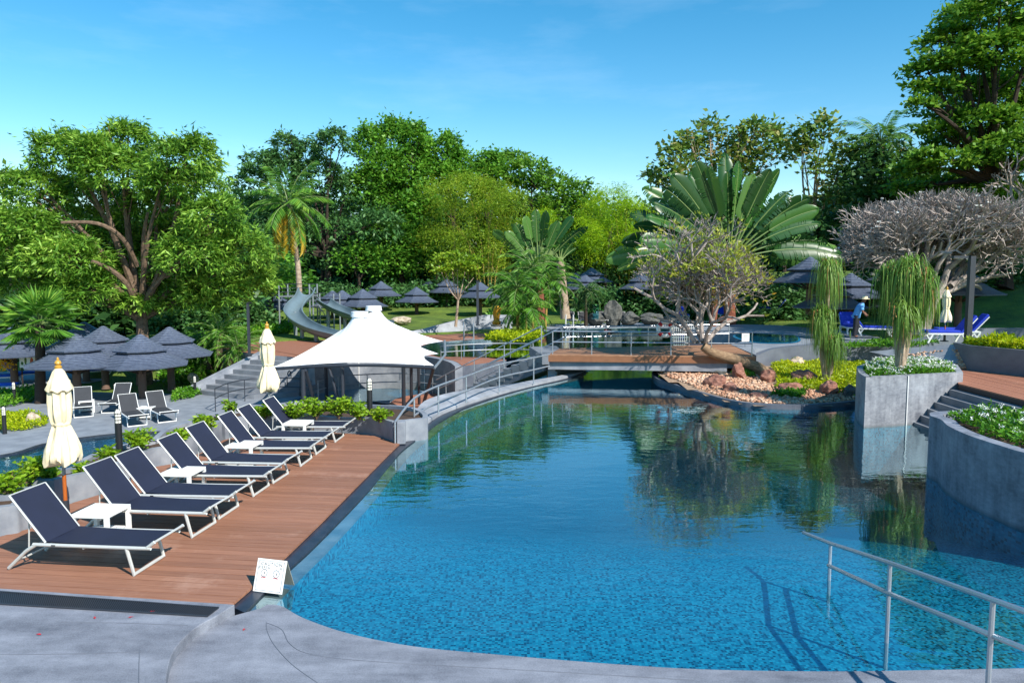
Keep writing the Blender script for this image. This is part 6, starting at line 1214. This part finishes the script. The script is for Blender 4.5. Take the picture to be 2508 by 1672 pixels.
def fan_palm(label, base, top, n, R):
    t = thing('fan_palm', label, 'palm', base); MB().tube([base, Vector(base).lerp(top, .5), top], [.2, .18, .16], 10).build('trunk', M['darkbark'], t, smooth=True); C = []; D = []; N_ = []; mb = MB()
    for i in range(n):
        az = i * 2.399; el = 1.3 - 1.9 * i / n; d = Vector((math.cos(az) * math.cos(el), math.sin(az) * math.cos(el), math.sin(el))); pl = R * random.uniform(.5, .75); h = top + d * pl; mb.tube([top, (top + h) / 2 + Vector((0, 0, .08)), h], .018, 5)
        s = Vector((-math.sin(az), math.cos(az), 0)); up = s.cross(d) * -1
        for k in range(24):
            a = -1.9 + 3.8 * k / 23; dd = (d * math.cos(a) + s * math.sin(a) + Vector((0, 0, -.30))).normalized(); C.append(tuple(h)); D.append((*dd, R * .62 * (1 - .12 * abs(a))))
    C = np.array(C); D = np.array(D); V, Q = leaf_quads(C, D[:, :3], D[:, 3], .085, .1); np_mesh('fronds', V, Q, LV['palm'], t); mb.build('stalks', LV['stalk'], t)
p = A(95, 920, 28.5); p.z = LOW; fan_palm('fan palm with drooping leaves at the far left', p, A(98, 795, 28.5), 34, 1.35)
# ---- traveller palms: flat fans of paddle leaves
def traveller(label, base, hub, n, R, spread, yaw, tilt=.12, stalk=.42, bark=None, yellowhub=False, hubR=.9):
    t = thing('traveller_palm', label, 'palm', base); b = Vector(base); h = Vector(hub); MB().tube(cr([b, b.lerp(h, .5), h], 5), [.36, .34, .32, .31, .3, .3, .3, .3, .28, .27, .26], 12).build('trunk', bark or M['redfibre'], t, smooth=True)
    X = Vector((math.cos(yaw), math.sin(yaw), 0)); Yv = Vector((-X.y, X.x, 0))
    for i in range(n):
        a = PI / 2 + spread * (i / (n - 1) - .5) * -1 + random.uniform(-.05, .05); dr = X * math.cos(a) + Vector((0, 0, math.sin(a))) + Yv * (tilt * (1 if i % 2 else -1)); dr.normalize(); Lt_ = R * random.uniform(.80, 1.02) * (.92 + .16 * abs(math.cos(a))); stk = stalk * random.uniform(.9, 1.15)
        outw = abs(math.cos(a)); pts = []; tw = random.uniform(-.25, .25)
        for k in range(17):
            q = k / 16; bend = (.10 + .34 * outw) * q ** 2.4; pts.append(h + dr * (Lt_ * q) + Vector((0, 0, -Lt_ * bend * .6)) + Yv * (tw * q * q))
        st_ = MB().tube(pts, [.055 * (1 - .82 * k / 16) + .005 for k in range(17)], 5); lf = st_.build('stalk', LV['stalk'], t, smooth=True)
        turn = random.uniform(-1.0, 1.0); bw = Lt_ * random.uniform(.066, .088); torn = random.random() * (1.5 if dr.x * X.x > 0 else 1.0); m = 30; bl = MB(); at = lambda q: pts[min(15, int(q * 16))].lerp(pts[min(15, int(q * 16)) + 1], q * 16 - min(15, int(q * 16)))
        prof = lambda u: bw * min(1, (u * 7) ** .5) * min(1.0, max(0, (1 - u) * 4.5) ** .5)
        for sgn in (-1, 1):
            cuts = [k for k in range(1, m) if random.random() < torn * .55]; segs = []; c0 = 0
            for k in cuts + [m]: segs.append((c0, k)); c0 = k
            for (k0, k1) in segs:
                dz_ = Vector((0, 0, -random.uniform(0, .35 * torn) * bw)); row = []; gap = .0 if len(segs) == 1 else .22
                for k in range(k0, k1 + 1):
                    u = k / m; sh = (gap if k == k0 and k0 else 0) - (gap if k == k1 and k1 < m else 0); q = min(.999, stk + (1 - stk) * u); p0 = at(q); tgv = (at(min(.999, q + .02)) - at(q - .02)).normalized(); sd_ = tgv.cross(Yv).normalized(); sv = (sd_ * math.cos(turn) + tgv.cross(sd_) * math.sin(turn)) * sgn; w_ = prof(u) * (1 - .12 * random.random() * torn)
                    e = p0 + sv * w_ + tgv * (bw * .25 + sh * (1 - stk) * Lt_ / m) + dz_; mid2 = p0.lerp(e, .5) + Yv * (-.12 * bw) + Vector((0, 0, .05 * bw)); row.append((p0, mid2, e))
                v = [x for r3 in row for x in r3]; bl.add(v, [(3 * j + c2, 3 * j + 3 + c2, 3 * j + 4 + c2, 3 * j + 1 + c2) for j in range(len(row) - 1) for c2 in (0, 1)])
        bl.build('leaf', LV['paddle'], t, smooth=True)
    hubm = MB(); K = 16; ring = [h - Vector((0, 0, .5))] + [h + (X * math.cos(PI / 2 + spread * (k / (K - 1) - .5)) + Vector((0, 0, math.sin(PI / 2 + spread * (k / (K - 1) - .5))))) * hubR for k in range(K)]
    hubm.add([p + Yv * .10 for p in ring] + [p - Yv * .10 for p in ring], [(0, k, k + 1) for k in range(1, K)] + [(K + 1, K + 2 + k, K + 1 + k) for k in range(0, K) if k > 0 and k < K]); hubm.build('leaf_sheaths', LV['yellowpalm'] if yellowhub else LV['stalk'], t)
    return t
tbp = G(1790, 800, .5); tbp = A(1788, 800, 40); tbp.z = .3
traveller('giant traveller palm fan with red trunk behind the frangipani', tbp, A(1785, 640, 40), 40, 6.7, 2.7, .12, yellowhub=True, stalk=.38)
t2b = A(1325, 790, 49); t2b.z = .6; traveller('smaller traveller palm with green fan base above the arecas', t2b, A(1318, 668, 49), 17, 4.9, 1.35, -.1, stalk=.48, hubR=1.7)
t3b = A(1385, 790, 50); t3b.z = .6; traveller('ragged banana-like palm leaning right of the smaller traveller palm', t3b, A(1372, 640, 50), 6, 2.0, 1.6, .3, bark=M['palebark'], stalk=.3, hubR=.3)
pal = MB(); q = A(1700, 790, 39); 
for (px, lab) in [(1738, 'reddish ringed palm trunk behind the frangipani fork'), ]:
    q = A(px, 812, 38.5); q.z = .0; palm('red_palm', lab, q, A(px + 22, 690, 38.5), .18, 10, LV['yellowpalm'], M['redfibre'], 1.5, .4, .06, 18, (-.7, .6), 1.2, 0, .3, ringed=True)
# ---- ponytail palms
def ponytail(label, base, heads, lead):
    t = thing('ponytail_palm', label, 'ponytail palm', base); mb = MB(); b = Vector(base); prev = b
    Vs = []; Qs = []; Vd = []; Qd = []
    for (c_, L, n, wd) in heads:
        mb.tube(cr([b, (b + c_) / 2 + Vector((random.uniform(-.08, .08), 0, 0)), c_], 5), [.10 - .004 * i for i in range(11)], 8)
        for i in range(n):
            az = random.uniform(0, 2 * PI); d = Vector((math.cos(az), math.sin(az), 0)); el = random.uniform(.2, 1.4); l_ = L * random.choice((random.uniform(.45, 1.2), random.uniform(.8, 1.1))); p = Vector(c_) + Vector((random.gauss(0, .11), random.gauss(0, .11), random.gauss(-.02, .10))); v = d * math.cos(el) + Vector((0, 0, math.sin(el))); w = .022; s = Vector((-d.y, d.x, 0)) * w / 2; K = 9; dry = random.random() < .06
            tgt, tq = (Vd, Qd) if dry else (Vs, Qs); hor = wd * random.uniform(.12, .95); z = 0
            row0 = len(tgt)
            for k in range(K + 1):
                u = k / K; rr = hor * (1 - (1 - u) ** 2.2); zz = math.sin(el) * .34 * math.sin(min(1, u * 3.2) * PI * .5) * (1 - u * .4) - l_ * u ** 1.5; q = p + d * rr + Vector((0, 0, zz)); sw = s * (1 - .7 * u); tgt += [tuple(q + sw), tuple(q - sw)]
            for k in range(K): a = row0 + 2 * k; tq.append((a, a + 1, a + 3, a + 2))
    mb.build('trunk', M['palebark'], t, smooth=True); np_mesh('leaves', np.array(Vs), np.array(Qs), LV['pony'], t)
    if Vd: np_mesh('dry_leaves', np.array(Vd), np.array(Qd), LV['dry'], t)
pb0 = A(2025, 906, 22.5); pb0.z = islz(pb0.x, pb0.y)
ponytail('tall ponytail palm with three tiered tufts on the island', pb0, [(A(2030, 650, 22.5), 1.28, 420, .52), (A(2012, 770, 22.4), 1.1, 380, .46), (A(2042, 838, 22.3), .85, 260, .42)], 0)
q = G(2205, 884, 1.08); q = A(2205, 876, 17.9); q.z = 1.05
ponytail('broad ponytail palm with a thick curtain of leaves in the flower planter', q, [(A(2228, 655, 18.2), 1.25, 620, .60), (A(2180, 672, 18.4), 1.2, 420, .42), (A(2262, 690, 17.9), 1.15, 420, .42), (A(2210, 770, 17.8), .75, 300, .5)], 0)
# ---- frangipani: forking candelabra branches
def frangipani(label, base_pts, r0, forks, C0, R0, levels, leafmat, leaf_n, leafL, bark, seed, twist=.62, short=.80, tips=1, flowers=0, rmin=.014, lmin=.22, lift=.10, lp=.75, tbark=None, fl=1.0):
    rnd = random.Random(seed); t = thing('frangipani_tree', label, 'tree', base_pts[0]); mb = MB(); npt = len(base_pts); P = cr(base_pts, 5); mb.tube(P, [r0 * (1.15 - .4 * i / (len(P) - 1)) for i in range(len(P))], 12); mb.build('trunk', tbark or bark, t, smooth=True)
    br_ = MB(); tipl = []; c0 = Vector(C0); R0 = Vector(R0)
    def grow(p, d, l_, r, lev):
        d = d.normalized(); e = p + d * l_; r = max(r, rmin)
        rel = Vector(((e.x - c0.x) / R0.x, (e.y - c0.y) / R0.y, (e.z - c0.z) / R0.z)).length
        q1_ = p + d * l_ * .5 + Vector((rnd.uniform(-1, 1), rnd.uniform(-1, 1), rnd.uniform(-.6, .8))) * l_ * .09
        br_.tube([p, q1_, e], [r, r * .9, r * .82], 7 if lev < 2 else (5 if lev < 4 else 3), cap=False)
        if lev >= levels or (rel > rnd.uniform(.82, 1.16) and lev > 1): tipl.append((e, d)); return
        k = 3 if rnd.random() < .38 else 2; a0 = rnd.uniform(0, 2 * PI); u = d.orthogonal().normalized(); w = d.cross(u)
        for i in range(k):
            a = a0 + 2 * PI * i / k + rnd.uniform(-.3, .3); ang = twist * rnd.uniform(.6, 1.3); nd = d * math.cos(ang) + (u * math.cos(a) + w * math.sin(a)) * math.sin(ang); nd += Vector((0, 0, lift)); grow(e, nd, max(lmin, l_ * short * rnd.uniform(.75, 1.2)), r * .74, lev + 1)
    for (p, d, l_, r) in forks: grow(Vector(p), Vector(d), l_ * fl, r, 0)
    br_.build('branches', bark, t, smooth=True)
    C = []; D = []
    for e, d in tipl:
        for _ in range(leaf_n if rnd.random() < lp else 0):
            a = rnd.uniform(0, 2 * PI); v = Vector((math.cos(a), math.sin(a), rnd.uniform(-.1, .9))) * .8 + d * .6; C.append(tuple(e)); D.append(tuple(v.normalized()))
    if C: V, Q = leaf_quads(np.array(C), np.array(D), leafL * RS.uniform(.6, 1.2, len(C)), leafL * .30, .15); np_mesh('leaves', V, Q, leafmat, t)
    if flowers:
        C = []; D = []
        for e, d in tipl[::flowers]:
            for k in range(6): C.append(tuple(e + Vector((rnd.uniform(-.06, .06), rnd.uniform(-.06, .06), .03)))); a = k; D.append(tuple(Vector((math.cos(a), math.sin(a), .6)).normalized()))
        V, Q = leaf_quads(np.array(C), np.array(D), .1, .07, .1); np_mesh('blossoms', V, Q, LV['petal'], t)
    return t, len(tipl)
fb = A(1885, 922, 24.3); fb.z = islz(fb.x, fb.y) - .05
fkp = A(1722, 848, 24.2); base_pts = [fb, A(1850, 898, 24.3), A(1800, 880, 24.3), A(1750, 866, 24.2), fkp]
fk2 = A(1712, 848, 24.2)
c_ = A(1735, 660, 24.5); s = 24.3 / F
forks = [(A(1702, 838, 24.2), A(1640, 742, 23.9) - A(1702, 838, 24.2), 1.55, .085), (A(1722, 836, 24.2), A(1715, 745, 24.6) - A(1722, 836, 24.2), 1.15, .085), (A(1730, 836, 24.2), A(1800, 765, 24.9) - A(1730, 836, 24.2), 1.35, .08), (A(1722, 838, 24.2), A(1690, 760, 25.6) - A(1722, 838, 24.2), 1.2, .07), (A(1728, 838, 24.2), A(1760, 750, 23.2) - A(1728, 838, 24.2), 1.2, .07), (A(1708, 838, 24.2), A(1655, 790, 25.2) - A(1708, 838, 24.2), 1.2, .06)]
frangipani('leaning frangipani with dense twigs and sparse yellow-green leaves on the island', base_pts, .19, forks, c_, (190 * s, 2.5, 125 * s), 8, LV['plumeria'], 3, .20, M['greybark'], 5, .66, .76, rmin=.013, lmin=.20, lp=.38, tbark=M['tanbark'], fl=.74, lift=.15)
bp_ = A(2255, 800, 30); bp_.z = 1.0; c_ = A(2290, 592, 31); s = 31 / F
f0_ = A(2285, 735, 30.5); base_pts = [bp_, A(2268, 775, 30.2), f0_]
forks = [(f0_, A(2180, 640, 29.5) - f0_, 2.0, .15), (f0_, A(2250, 610, 31.5) - f0_, 1.9, .15), (f0_, A(2340, 620, 30.5) - f0_, 1.9, .15), (f0_, A(2430, 660, 31) - f0_, 2.2, .15), (f0_, A(2290, 610, 29) - f0_, 1.7, .13), (f0_, A(2390, 640, 33) - f0_, 2.0, .14), (f0_, A(2210, 650, 32.5) - f0_, 1.9, .13), (A(2330, 700, 30.6), A(2480, 610, 31) - A(2330, 700, 30.6), 2.2, .12)]
frangipani('wide bare grey frangipani with leafless forking branches at the right', base_pts, .30, forks, c_, (255 * s, 3.6, 104 * s), 9, LV['plumeria'], 0, .2, M['greybark'], 9, .62, .74, flowers=60, rmin=.018, lmin=.30, lift=.12, fl=.72)
bp2 = A(2560, 760, 38); bp2.z = 2.0; f2_ = A(2520, 600, 38); c2_ = A(2500, 480, 38)
frangipani('second bare grey frangipani cut by the right edge, higher on the hill', [bp2, A(2545, 680, 38), f2_], .25, [(f2_, A(2450, 520, 37.5) - f2_, 2.0, .13), (f2_, A(2500, 500, 38.5) - f2_, 2.0, .13), (f2_, A(2560, 520, 38) - f2_, 2.0, .13)], c2_, (80 * 38 / F, 2.2, 75 * 38 / F), 7, LV['plumeria'], 0, .2, M['greybark'], 12, .62, .76, rmin=.024, lmin=.3, fl=.7)
# ---- ground covers, shrubs, flowers
def cover(name, label, poly, zf, n, L, mat, tall=.15, flowers=0, mat2=None, patch=None):
    poly = ccw(poly); x0, x1 = min(p[0] for p in poly), max(p[0] for p in poly); y0, y1 = min(p[1] for p in poly), max(p[1] for p in poly); C = []
    while len(C) < n:
        x, y = random.uniform(x0, x1), random.uniform(y0, y1)
        if inside(x, y, poly):
            h = tall * (.55 + .6 * (mnoise.noise((x * 1.9, y * 1.9, 3.1)) + .4)); C.append((x, y, zf(x, y) + max(.01, h) * random.uniform(.2, 1.0)))
    C = np.array(C); D = unit(RS.normal(0, 1, (n, 3)) * np.array([1, 1, .5]) + np.array([0, 0, .45])); V, Q = leaf_quads(C, D, L * RS.uniform(.6, 1.3, n), L * .5, .15); o = tag(np_mesh(name, V, Q, mat), label, kind='stuff')
    if flowers:
        fl = C[RS.choice(n, flowers, replace=False)].copy(); top = np.array([zf(x, y) + max(.02, tall * (.55 + .6 * (mnoise.noise((x * 1.9, y * 1.9, 3.1)) + .4))) * 1.04 for x, y, z in fl]); fl[:, 2] = top; F5 = np.repeat(fl, 9, 0) + RS.normal(0, .016, (flowers * 9, 3)); Df = unit(RS.normal(0, 1, F5.shape) * np.array([1, 1, .3]) + np.array([0, 0, .25])); V, Q = leaf_quads(F5, Df, .030, .026, .1); f_ = np_mesh('blossoms', V, Q, LV['petal'], o); f_['kind'] = 'stuff'
    return o
cover('ground_cover', 'yellow-green ground cover on the island round the ponytail palm', [G2(*q, .2) for q in [(1905, 930), (1900, 948), (1935, 950), (1990, 952), (2040, 955), (2110, 968), (2140, 930), (2120, 895), (2000, 890), (1920, 889), (1890, 905)]], islz, 14000, .10, LV['lime'], .26)
cover('ground_cover', 'small tuft of green plants before the stone abutment', [G2(*q, .3) for q in [(1790, 912), (1810, 920), (1850, 916), (1830, 904)]], islz, 700, .10, LV['cover'], .22)
cover('grass_tufts', 'grass tufts at the front of the island pebbles', [G2(*q, .12) for q in [(1890, 968), (1960, 974), (1975, 966), (1930, 960)]], islz, 700, .14, LV['cover'], .14)
cover('flower_bed', 'white flowers over green leaves in the tall planter by the steps', inset(insPB, .02), lambda x, y: ZT - .12, 9000, .075, LV['cover'], .27, 480)
cover('flower_bed', 'white flowers over green leaves in the round planter nearest the camera', inset(insPN, .10), lambda x, y: 1.02, 24000, .085, LV['cover'], .24, 620)
cover('ground_cover', 'lime shrubs filling the planter on the right terrace', inset(insPR, .05), lambda x, y: zW - .1, 5000, .13, LV['lime'], .36)
cover('ground_cover', 'yellow-green bed with a pale boulder at the left edge', [G2(*q, LOW) for q in [(-80, 1062), (0, 1058), (60, 1055), (110, 1045), (118, 1028), (60, 1015), (-80, 1020)]], lambda x, y: LOW, 5000, .11, LV['lime'], .24)
cover('ground_cover', 'green low bed behind the left bollards', [G2(*q, LOW) for q in [(-80, 1010), (40, 995), (130, 972), (140, 955), (60, 955), (-80, 975)]], lambda x, y: LOW, 5000, .13, LV['cover'], .3)
cover('ground_cover', 'small green bed by the foot of the right near sunshade', [G2(*q, LOW) for q in [(420, 985), (470, 975), (495, 965), (470, 958), (430, 965)]], lambda x, y: LOW, 1500, .12, LV['cover'], .3)
cover('ground_cover', 'lime shrubs at the edge of the far pool', [G2(*q, .1) for q in [(1185, 838), (1260, 842), (1330, 836), (1320, 822), (1230, 824)]], lambda x, y: .12, 3500, .2, LV['lime'], .45)
cover('ground_cover', 'green strip of plants on top of the wavy wall bank', [G2(*q, 1.0) for q in [(2060, 848), (2200, 850), (2300, 838), (2280, 832), (2100, 838)]], lambda x, y: .95, 3000, .12, LV['cover'], .16)
cover('ground_cover', 'green hedge under the far pines behind the lawn', [G2(*q, .7) for q in [(1190, 775), (1300, 775), (1310, 765), (1200, 765)]], lambda x, y: terrain(x, y), 2500, .3, LV['cover'], .9)
cover('ground_cover', 'undergrowth beneath the mango tree and cycads', [G2(*q, -1.2) for q in [(380, 925), (480, 925), (600, 880), (560, 870), (420, 890)]], lambda x, y: terrain(x, y), 4000, .2, LV['cover'], .4)
cover('ground_cover', 'undergrowth behind the slide terrace', [G2(*q, .0) for q in [(540, 835), (640, 826), (760, 815), (760, 800), (560, 812)]], lambda x, y: max(0, terrain(x, y)), 4000, .28, LV['cover'], .5)
def shrub(label, p, h, w, n, L, mat, fl=0):
    p = Vector(p); t = thing('shrub', label, 'shrub', p, group='shrubs in the deck planters'); mb = MB(); C = []; D = []
    for i in range(max(5, int(n / 26))):
        a = random.uniform(0, 2 * PI); e = p + Vector((math.cos(a) * w * random.uniform(.2, 1), math.sin(a) * w * random.uniform(.2, .7), h * random.uniform(.45, 1.0))); pts = cr([p, p.lerp(e, .5) + Vector((0, 0, h * .15)), e], 4); mb.tube(pts, [.010 - .0008 * k for k in range(len(pts))], 5)
        for k in range(26): u = random.uniform(.35, 1.0); q = pts[min(len(pts) - 1, int(u * (len(pts) - 1)))]; b_ = random.uniform(0, 2 * PI); C.append((q.x + random.gauss(0, .035), q.y + random.gauss(0, .035), q.z + random.gauss(0, .03))); D.append(Vector((math.cos(b_), math.sin(b_), random.uniform(-.3, .7))).normalized()[:])
    mb.build('stems', M['bark'], t); V, Q = leaf_quads(np.array(C), np.array(D), L * RS.uniform(.6, 1.25, len(C)), L * .55, .15); np_mesh('leaves', V, Q, mat, t)
SH = [(20, 1212, .62, .34, 300, 'leafy shrub in the planter left of the nearest lounger back'), (70, 1180, .72, .36, 420, 'tall leafy shrub behind the nearest lounger back'), (120, 1165, .42, .26, 260, 'shrub behind the parasol pole near the lower pool'), (205, 1150, .26, .2, 140, 'tiny shrub on the planter beside the parasol skirt'), (262, 1118, .38, .24, 220, 'shrub at the foot of the planter bollard, on its left'), (340, 1090, .56, .4, 460, 'bushy shrub right of the planter bollard'), (440, 1068, .36, .22, 200, 'small shrub in the planter behind the fourth lounger'), (500, 1050, .58, .34, 420, 'bushy shrub behind the fifth lounger back'), (565, 1010, .62, .2, 160, 'thin flowering shrub by the dark curved railing'), (650, 1015, .42, .26, 240, 'yellow-green shrub left of the farther parasol pole'),
      (720, 1020, .52, .36, 460, 'bright shrub right of the farther parasol pole'), (775, 1016, .60, .42, 620, 'bright bushy shrub below the tent, second in its planter'), (830, 1014, .62, .42, 620, 'bright bushy shrub below the tent, third in its planter'), (880, 1016, .48, .34, 420, 'bright shrub left of the bollard before the tent'), (930, 1024, .42, .28, 320, 'bright shrub right of the bollard before the tent')]
for px, py, h, w, n, lab in SH: p = G(px, py + 12, .37); k_ = .62 if px < 560 else .8; shrub(lab, p, h * k_, w * (k_ + .15), int(n * 1.3), .095, LV['shrub'])
# small yellow blooms
for nm, bl, Y, lab in [('flower_cluster', [(18, 875, 16, 10), (10, 895, 14, 12), (30, 860, 8, 8)], 33, 'hanging yellow flowers at the far left edge'), ('flower_cluster', [(665, 680, 18, 8), (640, 690, 14, 6)], 51, 'yellow flower spray on the low tree left of the slide')]:
    o = crown(nm, LV['yellowflower'], None, px_blobs(bl, Y, .3), 9, .12, .09, per=12, sub=.2); tag(o, lab, kind='stuff')


# ---- shrubbery between the far sunshades and on the right bank
B = []
for (x0, x1, y, Y, n) in [(740, 1320, 738, 68, 26), (1440, 2000, 735, 58, 26), (1840, 2120, 748, 46, 12), (2120, 2540, 725, 49, 18), (2380, 2540, 765, 44, 6), (380, 640, 800, 45, 10)]:
    for i in range(n):
        x = x0 + (x1 - x0) * (i + random.random()) / n; yy = Y + random.uniform(-1.5, 1.5); c_ = A(x, y, yy); zt_ = terrain(c_.x, yy); r = random.uniform(.7, 1.4); B.append((np.array([c_.x, yy, zt_ + r * .6]), np.array([r * 1.2, r, r])))
tag(crown('shrubbery', LV['bluegreen'], None, B, 2.4, .36, .2, per=16, sub=.28, droop=.1), 'leafy shrubs filling the ground between the far sunshades', kind='stuff')
